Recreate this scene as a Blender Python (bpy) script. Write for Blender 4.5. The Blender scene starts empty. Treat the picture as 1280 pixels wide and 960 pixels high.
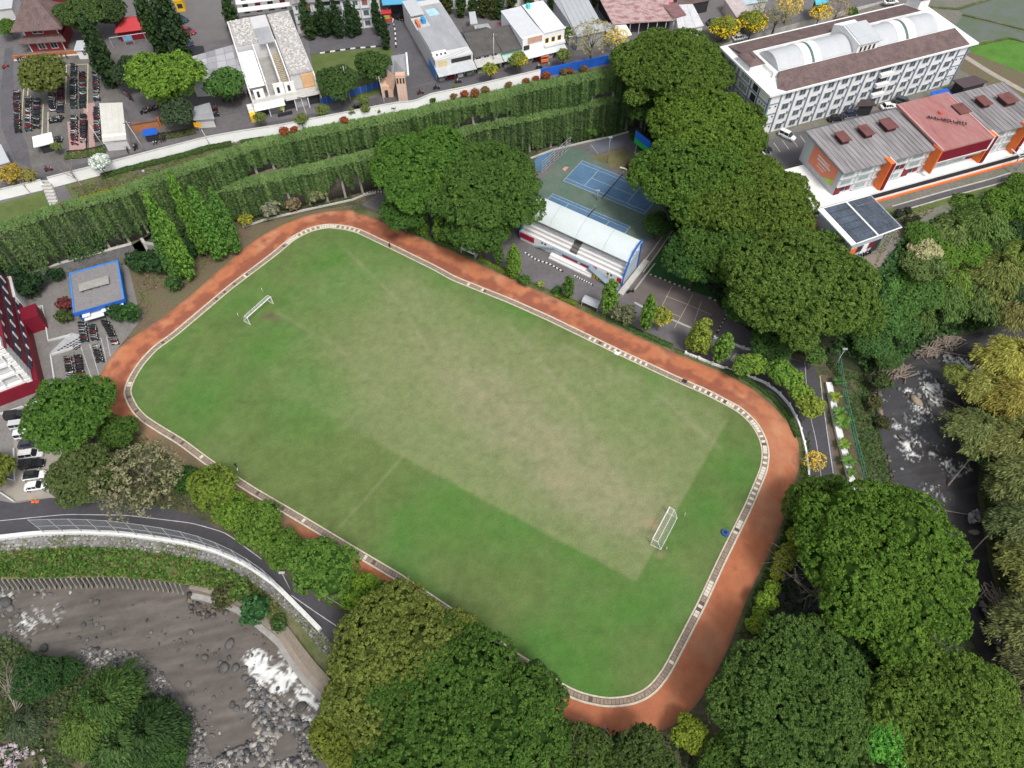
import bpy, bmesh, math, random
import numpy as np
from mathutils import Vector, Matrix
from mathutils.geometry import tessellate_polygon
S = bpy.context.scene
COL = S.collection
random.seed(7)
RNG = np.random.default_rng(7)
CAM_H = 126.0
PITCH = math.radians(54.609)
FPX = 920.0
cam_d = bpy.data.cameras.new('camera')
cam = bpy.data.objects.new('camera', cam_d)
COL.objects.link(cam)
cam.location = (0, 0, CAM_H)
cam.rotation_euler = (math.radians(90) - PITCH, 0, 0)
cam_d.sensor_width = 36.0
cam_d.lens = 36.0 * FPX / 1280.0
cam_d.clip_start = 0.5
cam_d.clip_end = 5000
S.camera = cam
S.render.resolution_x = 1024
S.render.resolution_y = 768
SUN_EL, SUN_AZ = math.radians(58), math.radians(152)     # azimuth measured from +Y towards +X
w = bpy.data.worlds.new('World')
S.world = w
w.use_nodes = True
nt = w.node_tree
bg = nt.nodes['Background']
sky = nt.nodes.new('ShaderNodeTexSky')
sky.sky_type = 'NISHITA'
sky.sun_disc = False
sky.sun_elevation = SUN_EL
sky.sun_rotation = SUN_AZ
sky.dust_density = 4.0
sky.ozone_density = 1.0
hs = nt.nodes.new('ShaderNodeHueSaturation')
hs.inputs['Saturation'].default_value = 0.35
nt.links.new(sky.outputs[0], hs.inputs['Color'])
nt.links.new(hs.outputs[0], bg.inputs['Color'])
bg.inputs['Strength'].default_value = 0.145
sd = bpy.data.lights.new('sun', 'SUN')
sd.energy = 1.75
sd.angle = math.radians(11)
sd.color = (1.0, 0.965, 0.91)
sun = bpy.data.objects.new('sun', sd)
COL.objects.link(sun)
sv = Vector((math.sin(SUN_AZ) * math.cos(SUN_EL), math.cos(SUN_AZ) * math.cos(SUN_EL), math.sin(SUN_EL)))
sun.rotation_euler = sv.to_track_quat('Z', 'Y').to_euler()
sun.location = (60, 60, 200)
S.view_settings.view_transform = 'Standard'
S.view_settings.look = 'None'
S.view_settings.exposure = 0.2
S.view_settings.gamma = 1.0
_F = np.array([0, math.cos(PITCH), -math.sin(PITCH)])
_U = np.array([0, math.sin(PITCH), math.cos(PITCH)])
_R = np.array([1.0, 0, 0])
def G(u, v, z=0.0):
 """world point on the level z that the survey photo shows at (u, v)"""
 d = _F + (u - 640) / FPX * _R + (480 - v) / FPX * _U
 q = d * ((z - CAM_H) / d[2])
 return Vector((q[0], q[1], z))
def GL(pts, z=0.0):
 return [G(p[0], p[1], p[2] if len(p) > 2 else z) for p in pts]
def resample(pts, step=None, n=None):
 P = np.array([list(p) for p in pts], float)
 d = np.r_[0, np.cumsum(np.linalg.norm(np.diff(P, axis=0), axis=1))]
 if n is None:
  n = max(2, int(d[-1] / step) + 1)
 s = np.linspace(0, d[-1], n)
 return np.stack([np.interp(s, d, P[:, k]) for k in range(3)], 1)
def smooth(P, it=2, closed=False):
 P = np.array(P, float)
 for _ in range(it):
  Q = P.copy()
  if closed:
   Q = (np.roll(P, 1, 0) + 2 * P + np.roll(P, -1, 0)) / 4
  else:
   Q[1:-1] = (P[:-2] + 2 * P[1:-1] + P[2:]) / 4
  P = Q
 return P
def offs(P, d, closed=False):
 """offset a polyline sideways in plan (left positive)"""
 P = np.array(P, float)
 if closed:
  t = np.roll(P, -1, 0) - np.roll(P, 1, 0)
 else:
  t = np.gradient(P, axis=0)
 t = t[:, :2]
 t /= np.maximum(np.linalg.norm(t, axis=1, keepdims=True), 1e-6)
 Q = P.copy()
 Q[:, 0] += -t[:, 1] * d
 Q[:, 1] += t[:, 0] * d
 return Q
def inpoly(X, Y, poly):
 poly = np.array([list(p)[:2] for p in poly], float)
 x, y = np.asarray(X, float), np.asarray(Y, float)
 r = np.zeros(x.shape, bool)
 j = len(poly) - 1
 for i in range(len(poly)):
  xi, yi = poly[i]
  xj, yj = poly[j]
  c = ((yi > y) != (yj > y)) & (x < (xj - xi) * (y - yi) / (yj - yi + 1e-12) + xi)
  r ^= c
  j = i
 return r
def segdist(X, Y, line, closed=False):
 L = np.array([list(p)[:2] for p in line], float)
 if closed:
  L = np.vstack([L, L[:1]])
 best = np.full(np.shape(X), 1e9)
 for a, b in zip(L[:-1], L[1:]):
  d = b - a
  t = np.clip(((X - a[0]) * d[0] + (Y - a[1]) * d[1]) / (d @ d + 1e-9), 0, 1)
  best = np.minimum(best, np.hypot(X - a[0] - t * d[0], Y - a[1] - t * d[1]))
 return best
def vnoise(X, Y, s, seed=0):
 """smooth value noise, 0..1"""
 r = np.random.default_rng(seed)
 T = r.random((64, 64))
 x, y = np.asarray(X) / s + 1000.3, np.asarray(Y) / s + 1000.7
 xi, yi = np.floor(x).astype(int), np.floor(y).astype(int)
 fx, fy = x - xi, y - yi
 fx, fy = fx * fx * (3 - 2 * fx), fy * fy * (3 - 2 * fy)
 g = lambda a, b: T[a % 64, b % 64]
 return (g(xi, yi) * (1 - fx) + g(xi + 1, yi) * fx) * (1 - fy) + (g(xi, yi + 1) * (1 - fx) + g(xi + 1, yi + 1) * fx) * fy
def fbm(X, Y, s, seed=0, o=4):
 a, t, r = 1.0, 0, 0
 for k in range(o):
  r = r + a * vnoise(X, Y, s / 2 ** k, seed + k)
  t += a
  a *= 0.55
 return r / t
MATS = {}
def M(name, col, rough=0.85, var=0.18, scale=0.6, col2=None, spots=None, metal=0.0, spec=0.3, bump=0.0,
 stretch=None, obj_color=False, attr=None, fine=6.0, fvar=0.10, emit=0):
 if name in MATS:
  return MATS[name]
 m = bpy.data.materials.new(name)
 m.use_nodes = True
 n, l = m.node_tree.nodes, m.node_tree.links
 b = n['Principled BSDF']
 b.inputs['Roughness'].default_value = rough
 b.inputs['Metallic'].default_value = metal
 b.inputs['Specular IOR Level'].default_value = spec
 tc = n.new('ShaderNodeTexCoord')
 co = tc.outputs['Object']
 if stretch:
  mp = n.new('ShaderNodeMapping')
  mp.inputs['Scale'].default_value = stretch
  l.new(co, mp.inputs['Vector'])
  co = mp.outputs[0]
 n1 = n.new('ShaderNodeTexNoise')
 n1.inputs['Scale'].default_value = scale
 n1.inputs['Detail'].default_value = 5
 n1.inputs['Roughness'].default_value = 0.65
 l.new(co, n1.inputs['Vector'])
 n2 = n.new('ShaderNodeTexNoise')
 n2.inputs['Scale'].default_value = fine
 n2.inputs['Detail'].default_value = 3
 l.new(co, n2.inputs['Vector'])
 if obj_color:
  oi = n.new('ShaderNodeObjectInfo')
  base = oi.outputs['Color']
 elif attr:
  at = n.new('ShaderNodeAttribute')
  at.attribute_name = attr
  base = at.outputs['Color']
 else:
  rg = n.new('ShaderNodeRGB')
  rg.outputs[0].default_value = (*col, 1)
  base = rg.outputs[0]
 if col2:
  mx = n.new('ShaderNodeMix')
  mx.data_type = 'RGBA'
  cr = n.new('ShaderNodeMapRange')
  cr.inputs['From Min'].default_value = 0.42
  cr.inputs['From Max'].default_value = 0.62
  l.new(n1.outputs['Fac'], cr.inputs['Value'])
  l.new(cr.outputs[0], mx.inputs['Factor'])
  l.new(base, mx.inputs['A'])
  mx.inputs['B'].default_value = (*col2, 1)
  base = mx.outputs['Result']
 def mul(base, fac, amt):
  mr = n.new('ShaderNodeMapRange')
  mr.inputs['From Min'].default_value = 0.25
  mr.inputs['From Max'].default_value = 0.75
  mr.inputs['To Min'].default_value = 1 - amt
  mr.inputs['To Max'].default_value = 1 + amt
  l.new(fac, mr.inputs['Value'])
  mu = n.new('ShaderNodeVectorMath')
  mu.operation = 'SCALE'
  l.new(base, mu.inputs[0])
  l.new(mr.outputs[0], mu.inputs['Scale'])
  return mu.outputs[0]
 base = mul(base, n1.outputs['Fac'], var)
 base = mul(base, n2.outputs['Fac'], fvar)
 l.new(base, b.inputs['Base Color'])
 if bump:
  bp = n.new('ShaderNodeBump')
  bp.inputs['Strength'].default_value = min(1, bump)
  bp.inputs['Distance'].default_value = 0.15
  l.new(n2.outputs['Fac'], bp.inputs['Height'])
  l.new(bp.outputs[0], b.inputs['Normal'])
 MATS[name] = m
 return m
def leafmat(name, col=(0.05, 0.1, 0.02), use_obj=True):
 m = bpy.data.materials.new(name)
 m.use_nodes = True
 n, l = m.node_tree.nodes, m.node_tree.links
 b = n['Principled BSDF']
 b.inputs['Roughness'].default_value = 0.8
 b.inputs['Specular IOR Level'].default_value = 0.08
 if use_obj:
  oi = n.new('ShaderNodeObjectInfo')
  base = oi.outputs['Color']
 else:
  r = n.new('ShaderNodeRGB')
  r.outputs[0].default_value = (*col, 1)
  base = r.outputs[0]
 at = n.new('ShaderNodeAttribute')
 at.attribute_name = 'lv'
 mr = n.new('ShaderNodeMapRange')
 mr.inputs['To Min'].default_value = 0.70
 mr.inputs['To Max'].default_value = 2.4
 l.new(at.outputs['Fac'], mr.inputs['Value'])
 hv = n.new('ShaderNodeHueSaturation')
 l.new(base, hv.inputs['Color'])
 l.new(mr.outputs[0], hv.inputs['Value'])
 h2 = n.new('ShaderNodeMapRange')
 h2.inputs['To Min'].default_value = 0.505
 h2.inputs['To Max'].default_value = 0.475
 l.new(at.outputs['Fac'], h2.inputs['Value'])
 l.new(h2.outputs[0], hv.inputs['Hue'])
 l.new(hv.outputs[0], b.inputs['Base Color'])
 tr = n.new('ShaderNodeBsdfTranslucent')
 l.new(hv.outputs[0], tr.inputs['Color'])
 mx = n.new('ShaderNodeMixShader')
 mx.inputs[0].default_value = 0.30
 l.new(b.outputs[0], mx.inputs[1])
 l.new(tr.outputs[0], mx.inputs[2])
 l.new(mx.outputs[0], n['Material Output'].inputs['Surface'])
 MATS[name] = m
 return m
LEAF = leafmat('foliage')
BARK = M('bark', (0.11, 0.085, 0.06), var=0.3, scale=2)
TWIG = M('pale_twig', (0.30, 0.26, 0.21), var=0.3, scale=2)
WHITE = M('white_paint', (0.84, 0.84, 0.83), rough=0.6, var=0.07, scale=0.4, fvar=0.03)
DIRTYWHITE = M('weathered_white', (0.66, 0.66, 0.65), var=0.22, scale=0.35, col2=(0.52, 0.52, 0.53))
CONC = M('concrete', (0.34, 0.33, 0.31), var=0.25, scale=0.5)
LCONC = M('light_concrete', (0.50, 0.49, 0.46), var=0.2, scale=0.5)
DARK = M('dark_opening', (0.035, 0.035, 0.04), rough=0.7, var=0.1)
GLASS = M('window_glass', (0.05, 0.065, 0.08), rough=0.12, spec=0.7, var=0.15)
ASPH = M('asphalt', (0.105, 0.102, 0.108), var=0.2, scale=0.12, fine=1.2, fvar=0.12)
ASPHN = M('grey_paving', (0.15, 0.14, 0.145), var=0.22, scale=0.1, fine=1.0, fvar=0.14)
BLUE = M('blue_paint', (0.02, 0.12, 0.55), rough=0.55, var=0.12)
MAROON = M('maroon_paint', (0.20, 0.012, 0.028), rough=0.55, var=0.15)
ORANGE = M('orange_paint', (0.85, 0.19, 0.04), rough=0.55, var=0.1)
YELLOWP = M('yellow_paint', (0.8, 0.5, 0.03), rough=0.55, var=0.1)
METAL = M('galvanised_metal', (0.5, 0.52, 0.54), rough=0.45, metal=0.3, var=0.1)
GREYROOF = M('grey_roof', (0.36, 0.37, 0.39), var=0.2, scale=0.35, stretch=(1, 0.3, 1))
BROWNROOF = M('brown_tile_roof', (0.15, 0.105, 0.10), var=0.35, scale=0.5, fine=3, fvar=0.25)
RUBBER = M('black_rubber', (0.03, 0.03, 0.03), rough=0.7)
CARPAINT = M('car_paint', (1, 1, 1), rough=0.25, spec=0.6, var=0.02, fvar=0.01, obj_color=True)
FLATCOL = M('painted_by_object', (1, 1, 1), rough=0.7, var=0.10, obj_color=True)
def tag(o, label=None, cat=None, group=None, kind=None):
 if label:
  o['label'] = label
 if cat:
  o['category'] = cat
 if group:
  o['group'] = group
 if kind:
  o['kind'] = kind
 return o
def empty(name, loc=(0, 0, 0), rz=0.0, label=None, cat=None, group=None):
 o = bpy.data.objects.new(name, None)
 o.empty_display_size = 0.5
 COL.objects.link(o)
 o.location = loc
 o.rotation_euler = (0, 0, rz)
 return tag(o, label, cat, group)
def link(name, me, parent=None, loc=None, rot=None, scale=None, color=None):
 o = bpy.data.objects.new(name, me)
 COL.objects.link(o)
 if parent:
  o.parent = parent
 if loc is not None:
  o.location = loc
 if rot is not None:
  o.rotation_euler = rot
 if scale is not None:
  o.scale = scale if hasattr(scale, '__len__') else (scale,) * 3
 if color is not None:
  o.color = (*color, 1)
 return o
class MB:
 def __init__(s):
  s.v, s.f, s.m = [], [], []
 def add(s, vs, fs, mi=0):
  k = len(s.v)
  s.v += [tuple(v) for v in vs]
  for f in fs:
   s.f.append([k + i for i in f])
   s.m.append(mi)
  return s
 def box(s, x0, x1, y0, y1, z0, z1, mi=0, M4=None):
  vs = [Vector(p) for p in ((x0, y0, z0), (x1, y0, z0), (x1, y1, z0), (x0, y1, z0), (x0, y0, z1), (x1, y0, z1), (x1, y1, z1), (x0, y1, z1))]
  if M4:
   vs = [M4 @ v for v in vs]
  return s.add(vs, [(3, 2, 1, 0), (4, 5, 6, 7), (0, 1, 5, 4), (1, 2, 6, 5), (2, 3, 7, 6), (3, 0, 4, 7)], mi)
 def prism(s, poly, z0, z1, mi=0):
  """poly: plan points; z0, z1 numbers or lists"""
  n = len(poly)
  a = [z0] * n if not hasattr(z0, '__len__') else z0
  b = [z1] * n if not hasattr(z1, '__len__') else z1
  ar = sum(poly[i][0] * poly[(i + 1) % n][1] - poly[(i + 1) % n][0] * poly[i][1] for i in range(n))
  if ar < 0:
   poly = poly[::-1]
   a, b = a[::-1], b[::-1]
  vs = [(p[0], p[1], z) for p, z in zip(poly, a)] + [(p[0], p[1], z) for p, z in zip(poly, b)]
  fs = [list(range(n))[::-1], list(range(n, 2 * n))] + [(i, (i + 1) % n, n + (i + 1) % n, n + i) for i in range(n)]
  return s.add(vs, fs, mi)
 def slab(s, pts, t, mi=0):
  """sloping plate: 3-D outline given, thickness t downwards"""
  n = len(pts)
  ar = sum(pts[i][0] * pts[(i + 1) % n][1] - pts[(i + 1) % n][0] * pts[i][1] for i in range(n))
  if ar < 0:
   pts = pts[::-1]
  vs = [(p[0], p[1], p[2] - t) for p in pts] + [tuple(p) for p in pts]
  fs = [list(range(n))[::-1], list(range(n, 2 * n))] + [(i, (i + 1) % n, n + (i + 1) % n, n + i) for i in range(n)]
  return s.add(vs, fs, mi)
 def tube(s, a, b, r0, r1=None, n=6, mi=0):
  r1 = r0 if r1 is None else r1
  a, b = Vector(a), Vector(b)
  d = (b - a).normalized()
  x = d.orthogonal().normalized()
  y = d.cross(x)
  vs = []
  for c, r in ((a, r0), (b, r1)):
   for i in range(n):
    t = 2 * math.pi * i / n
    vs.append(c + x * (r * math.cos(t)) + y * (r * math.sin(t)))
  fs = [(i, (i + 1) % n, n + (i + 1) % n, n + i) for i in range(n)] + [list(range(n))[::-1], list(range(n, 2 * n))]
  return s.add(vs, fs, mi)
 def ext(s, prof, x0, x1, mi=0, axis='x'):
  """extrude a (y,z) profile along x"""
  n = len(prof)
  if axis == 'x':
   vs = [(x0, p[0], p[1]) for p in prof] + [(x1, p[0], p[1]) for p in prof]
  else:
   vs = [(p[0], x0, p[1]) for p in prof] + [(p[0], x1, p[1]) for p in prof]
  fs = [list(range(n))[::-1], list(range(n, 2 * n))] + [(i, (i + 1) % n, n + (i + 1) % n, n + i) for i in range(n)]
  return s.add(vs, fs, mi)
 def mesh(s, name, mats, smooth=False, bevel=0):
  me = bpy.data.meshes.new(name)
  me.from_pydata(s.v, [], s.f)
  for m in (mats if isinstance(mats, (list, tuple)) else [mats]):
   me.materials.append(m)
  me.polygons.foreach_set('material_index', s.m)
  bm = bmesh.new()
  bm.from_mesh(me)
  bmesh.ops.recalc_face_normals(bm, faces=bm.faces)
  if bevel:
   bmesh.ops.bevel(bm, geom=bm.edges[:], offset=bevel, segments=1, affect='EDGES')
  bm.to_mesh(me)
  bm.free()
  if smooth:
   me.polygons.foreach_set('use_smooth', [True] * len(me.polygons))
  me.update()
  return me
 def build(s, name, mats, parent=None, smooth=False, bevel=0, **k):
  return link(name, s.mesh(name, mats, smooth, bevel), parent, **k)
def npmesh(name, V, F, mats, smooth=False, fattr=None, vcol=None):
 """mesh from numpy arrays; F is (n, k)"""
 me = bpy.data.meshes.new(name)
 V = np.asarray(V, np.float32)
 F = np.asarray(F, np.int32)
 me.vertices.add(len(V))
 me.vertices.foreach_set('co', V.ravel())
 k = F.shape[1]
 me.loops.add(F.size)
 me.loops.foreach_set('vertex_index', F.ravel())
 me.polygons.add(len(F))
 me.polygons.foreach_set('loop_start', np.arange(0, F.size, k, dtype=np.int32))
 for m in (mats if isinstance(mats, (list, tuple)) else [mats]):
  me.materials.append(m)
 if smooth:
  me.polygons.foreach_set('use_smooth', [True] * len(F))
 me.update(calc_edges=True)
 if fattr is not None:
  a = me.attributes.new('lv', 'FLOAT', 'FACE')
  a.data.foreach_set('value', np.asarray(fattr, np.float32))
 if vcol is not None:
  a = me.attributes.new('col', 'FLOAT_COLOR', 'POINT')
  c = np.ones((len(V), 4), np.float32)
  c[:, :3] = vcol
  a.data.foreach_set('color', c.ravel())
 return me
def struct(name, me, **k):
 return tag(link(name, me, **k), kind='structure')
def sheet(name, pts, mat, z=0.0, skirt=0.0, raw=False):
 """flat ground sheet from survey points"""
 P = pts if raw else GL(pts, z)
 tris = tessellate_polygon([P])
 F = []
 for a, b, c in tris:
  n = (P[b] - P[a]).cross(P[c] - P[a])
  F.append((a, b, c) if n.z >= 0 else (a, c, b))
 me = bpy.data.meshes.new(name)
 me.from_pydata([tuple(p) for p in P], [], F)
 me.materials.append(mat)
 return struct(name, me)
def ribbon_mesh(name, A, B, mat, nb=1, noise=0.0, seed=0, closed=False, lift=None):
 """surface between two polylines with equal point counts"""
 A, B = np.asarray(A, float), np.asarray(B, float)
 n = len(A)
 V = []
 for j in range(nb + 1):
  t = j / nb
  P = A * (1 - t) + B * t
  if noise and 0 < j < nb:
   P[:, 2] += (fbm(P[:, 0], P[:, 1], 4, seed) - 0.5) * 2 * noise
  if lift is not None:
   P[:, 2] += lift(t)
  V.append(P)
 V = np.vstack(V)
 F = []
 m = n if closed else n - 1
 for j in range(nb):
  for i in range(m):
   a, b = j * n + i, j * n + (i + 1) % n
   F.append((a, b, b + n, a + n))
 F = np.array(F)
 p = V[F[0]]
 if np.cross(p[1] - p[0], p[3] - p[0])[2] < 0:
  F = F[:, ::-1]
 return npmesh(name, V, F, mat, smooth=nb > 2)
def wall_mb(line, z0, z1, t, mb=None, mi=0, closed=False, capo=0):
 """upright wall of thickness t along a plan polyline (z0,z1 scalars or arrays)"""
 mb = mb or MB()
 P = np.array([list(p)[:2] + [0] for p in line], float)
 L, R = offs(P, t / 2 + capo, closed), offs(P, -t / 2 - capo, closed)
 n = len(P)
 a = np.full(n, z0) if np.isscalar(z0) else np.asarray(z0)
 b = np.full(n, z1) if np.isscalar(z1) else np.asarray(z1)
 vs = []
 for i in range(n):
  vs += [(L[i][0], L[i][1], a[i]), (R[i][0], R[i][1], a[i]), (R[i][0], R[i][1], b[i]), (L[i][0], L[i][1], b[i])]
 fs = []
 for i in range(n if closed else n - 1):
  p, q = 4 * i, 4 * ((i + 1) % n)
  for k in range(4):
   fs.append((p + k, p + (k + 1) % 4, q + (k + 1) % 4, q + k))
 if not closed:
  fs += [(0, 1, 2, 3), (4 * n - 4, 4 * n - 3, 4 * n - 2, 4 * n - 1)]
 return mb.add(vs, fs, mi)
def quads(C, N, size, aspect=1.0, rng=RNG, along=None):
 """leaf quads at C facing N; returns V (4n,3), F (n,4)"""
 n = len(C)
 N = N / np.maximum(np.linalg.norm(N, axis=1, keepdims=True), 1e-6)
 if along is None:
  A = rng.normal(size=(n, 3))
 else:
  A = along + rng.normal(size=(n, 3)) * 0.25
 X = np.cross(N, A)
 X /= np.maximum(np.linalg.norm(X, axis=1, keepdims=True), 1e-6)
 Y = np.cross(N, X)
 s = (size * (0.7 + 0.6 * rng.random(n)))[:, None] if np.isscalar(size) else size[:, None]
 X = X * s * 0.5
 Y = Y * s * 0.5 * aspect
 V = np.stack([C - X * 0.55 - Y, C + X * 0.55 - Y * 0.8, C + X + Y * 0.25, C - X * 0.25 + Y], 1).reshape(-1, 3)
 F = np.arange(4 * n).reshape(n, 4)
 return V, F
def dirs(n, rng, zmin=-0.25):
 z = zmin + (1 - zmin) * rng.random(n)
 t = rng.random(n) * 2 * math.pi
 r = np.sqrt(np.maximum(0, 1 - z * z))
 return np.stack([r * np.cos(t), r * np.sin(t), z], 1)
_ICO = None
def ico():
 global _ICO
 if _ICO is None:
  bm = bmesh.new()
  bmesh.ops.create_icosphere(bm, subdivisions=2, radius=1)
  V = np.array([v.co[:] for v in bm.verts])
  F = np.array([[v.index for v in f.verts] for f in bm.faces])
  bm.free()
  _ICO = (V, F)
 return _ICO
def crown_mesh(name, lobes, clump=0.5, leaf=0.36, K=11, dens=1.0, seed=0, hull=0.86, zmin=-0.3, aspect=1.25, droop=0.0, thin=0.0):
 """lobes: (x,y,z,rx,rz). Leaf-sized faces in rosettes over the lobes, over a lumpy inner mass."""
 rng = np.random.default_rng(seed)
 L = np.array(lobes, float)
 Cs, Ns = [], []
 for i, (x, y, z, r, rz) in enumerate(L):
  n = int(2 * math.pi * r * (r + rz) / 2 * 1.3 * dens / (math.pi * clump ** 2) * 1.25) + 4
  d = dirs(n, rng, zmin)
  p = d * np.array([r, r, rz]) * (1 + rng.normal(size=(n, 1)) * 0.07) + np.array([x, y, z])
  keep = np.ones(n, bool)
  for j, (a, b, c, q, qz) in enumerate(L):
   if j == i:
    continue
   if (a - x) ** 2 + (b - y) ** 2 > (q + r) ** 2:
    continue
   keep &= (((p[:, 0] - a) / q) ** 2 + ((p[:, 1] - b) / q) ** 2 + ((p[:, 2] - c) / qz) ** 2) > 0.80
  if thin:
   keep &= rng.random(n) > thin
  Cs.append(p[keep])
  Ns.append((d / np.array([r, r, rz]))[keep])
 C, N = np.vstack(Cs), np.vstack(Ns)
 N /= np.linalg.norm(N, axis=1, keepdims=True)
 n = len(C)
 cv = rng.random(n)
 # rosette of K leaves round every clump centre
 D = rng.normal(size=(n, K, 3))
 D /= np.linalg.norm(D, axis=2, keepdims=True)
 D = D + N[:, None, :] * 0.9 + np.array([0, 0, 0.25])
 D /= np.linalg.norm(D, axis=2, keepdims=True)
 rad = clump * (0.55 + 0.5 * rng.random((n, K, 1))) * (0.8 + 0.5 * rng.random((n, 1, 1)))
 P = (C[:, None, :] + D * rad)
 P[:, :, 2] -= droop * rng.random((n, K))
 P = P.reshape(-1, 3)
 Nn = (D + rng.normal(size=D.shape) * 0.45 + np.array([0, 0, 0.35])).reshape(-1, 3)
 V, F = quads(P, Nn, leaf, aspect, rng)
 lv = np.clip(0.58 * np.repeat(cv, K) + 0.42 * rng.random(n * K), 0, 1)
 # triangles + quads: split quads so that one array serves both
 T = np.vstack([F[:, [0, 1, 2]], F[:, [0, 2, 3]]])
 lvT = np.r_[lv, lv]
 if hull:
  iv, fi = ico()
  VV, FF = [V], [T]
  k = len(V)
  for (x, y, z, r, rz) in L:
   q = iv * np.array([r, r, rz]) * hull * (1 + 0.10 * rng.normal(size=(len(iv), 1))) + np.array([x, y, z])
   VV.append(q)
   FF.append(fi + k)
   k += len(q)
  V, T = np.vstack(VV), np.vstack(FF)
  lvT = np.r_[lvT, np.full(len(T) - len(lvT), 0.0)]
 return npmesh(name, V, T, LEAF, fattr=lvT)
def dome_lobes(R, H, n, seed, lr=0.3, flat=0.55, edge=1.0, low=0.0):
 """sub-crowns spread over a flattened dome"""
 rng = np.random.default_rng(seed)
 out = []
 for i in range(n):
  t = (i + 0.5) / n
  r = R * (1 - lr * 0.75) * math.sqrt(t) * edge
  a = i * 2.39996 + rng.normal() * 0.15
  r *= 1 + rng.normal() * 0.09
  z = H * (math.sqrt(max(0, 1 - 0.9 * min(1, r / R) ** 2)) - 0.35) + rng.normal() * 0.09 * H
  q = R * lr * (0.62 + 0.7 * rng.random())
  out.append((r * math.cos(a), r * math.sin(a), z, q, q * flat * (0.85 + 0.3 * rng.random())))
 out.append((0, 0, 0.0 * H, R * 0.60, H * 0.42))
 return out
def trunk_mesh(name, h, r, limbs, mat=BARK, seed=0, wob=0.15):
 """tapered trunk from 0 up to h and limbs to the points given"""
 rng = random.Random(seed)
 mb = MB()
 pts = [Vector((rng.uniform(-wob, wob) * r * i, rng.uniform(-wob, wob) * r * i, h * i / 4)) for i in range(5)]
 pts[0] = Vector((0, 0, -0.5))
 for i in range(4):
  mb.tube(pts[i], pts[i + 1], r * (1.25 - 0.2 * i), r * (1.05 - 0.2 * i), 8)
 for (x, y, z) in limbs:
  s = pts[rng.choice((2, 3, 4))]
  e = Vector((x, y, z))
  m = s.lerp(e, 0.5) + Vector((0, 0, abs(z - s.z) * 0.12))
  mb.tube(s, m, r * 0.42, r * 0.28, 6)
  mb.tube(m, e, r * 0.28, r * 0.1, 5)
 return mb.mesh(name, mat, smooth=True)
TREE_KIND = {}
def tree_kind(key, lobes, h_trunk, r_trunk, base, nlimb=7, bark=BARK, **k):
 """lobes are relative to crown centre; base = height of crown centre above the ground"""
 me = crown_mesh(key + '_crown', lobes, **k)
 lm = [(x, y, z + base) for (x, y, z, r, rz) in lobes[::max(1, len(lobes) // nlimb)]]
 tm = trunk_mesh(key + '_trunk', h_trunk, r_trunk, lm, bark, seed=len(key))
 TREE_KIND[key] = (me, tm, base)
def plant(key, u, v, z0, name, label, cat, color, s=1.0, sz=None, rz=None, group=None, at=None, atbase=False, sy=None):
 """put a tree so that its crown centre stands where the photo shows (u, v)"""
 me, tm, base = TREE_KIND[key]
 if key[:3] in ('rai', 'mid', 'rou'):
  sz = (s if sz is None else sz) * .95
  s = s * .92
 sz = s if sz is None else sz
 p = at or (G(u, v, z0) if atbase else G(u, v, z0 + base * sz))
 rz = random.uniform(0, 6.28) if rz is None else rz
 e = empty(name, (p.x, p.y, z0), 0, label, cat, group)
 sy = s if sy is None else sy
 c = link('crown', me, e, (0, 0, base * sz), (0, 0, rz), (s, sy, sz), color)
 t = link('trunk', tm, e, (0, 0, 0), (0, 0, rz), (s, sy, sz))
 return e
# ================================================================== TERRAIN
ZU, ZM, ZR, ZK, ZW = 17.0, 10.0, 12.0, 4.0, -7.0
EARTH = M('brown_earth', (0.17, 0.125, 0.085), var=0.3, scale=0.25, col2=(0.11, 0.115, 0.055), fine=2.5, fvar=0.25)
SCRUB = M('scrubby_ground', (0.075, 0.085, 0.04), var=0.35, scale=0.3, col2=(0.11, 0.09, 0.06), fine=2.0, fvar=0.3)
FORESTFLOOR = M('forest_floor', (0.03, 0.04, 0.018), var=0.4, scale=0.3, fine=2.0, fvar=0.3)
STONEM = M('stone_masonry', (0.19, 0.185, 0.18), var=0.3, scale=0.8, fine=3, fvar=0.35)
DSTONE = M('dark_stone_masonry', (0.085, 0.08, 0.075), var=0.35, scale=0.4, fine=2.0, fvar=0.35)
WETROCK = M('river_rock', (0.11, 0.11, 0.11), var=0.3, scale=1.0, fine=5, fvar=0.2)
VERGE = M('verge_grass', (0.085, 0.115, 0.035), var=0.3, scale=0.3, col2=(0.14, 0.13, 0.07), fine=3, fvar=0.25)
U1 = smooth(resample(GL([(-140, 310), (-90, 303), (-40, 292), (0, 285), (66, 262), (94, 255), (150, 240), (187, 225), (240, 208), (322, 179),
 (390, 165), (434, 156), (480, 149), (560, 131), (616, 120), (672, 106), (717, 99), (757, 91), (800, 86), (858, 80)], ZU), 1.5), 2)
M1 = smooth(resample(GL([(186, 263), (209, 253), (244, 241), (266, 236), (309, 228), (362, 215), (406, 206), (467, 191), (520, 180),
 (560, 170), (592, 159), (635, 150), (691, 139), (740, 128), (765, 122), (800, 116), (858, 108)], ZM), 1.5), 2)
KL = smooth(resample(GL([(-120, 385), (0, 351), (40, 341), (80, 329), (120, 318), (165, 306)], ZK), 1.5), 1)
T12 = GL([(858, 84), (872, 120), (900, 155), (934, 178), (962, 202), (978, 235), (990, 268), (1015, 305), (1040, 340), (1075, 356),
 (1096, 342), (1112, 318), (1125, 302), (1140, 290), (1180, 268), (1230, 246), (1290, 226), (1420, 190)], ZR)
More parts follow.
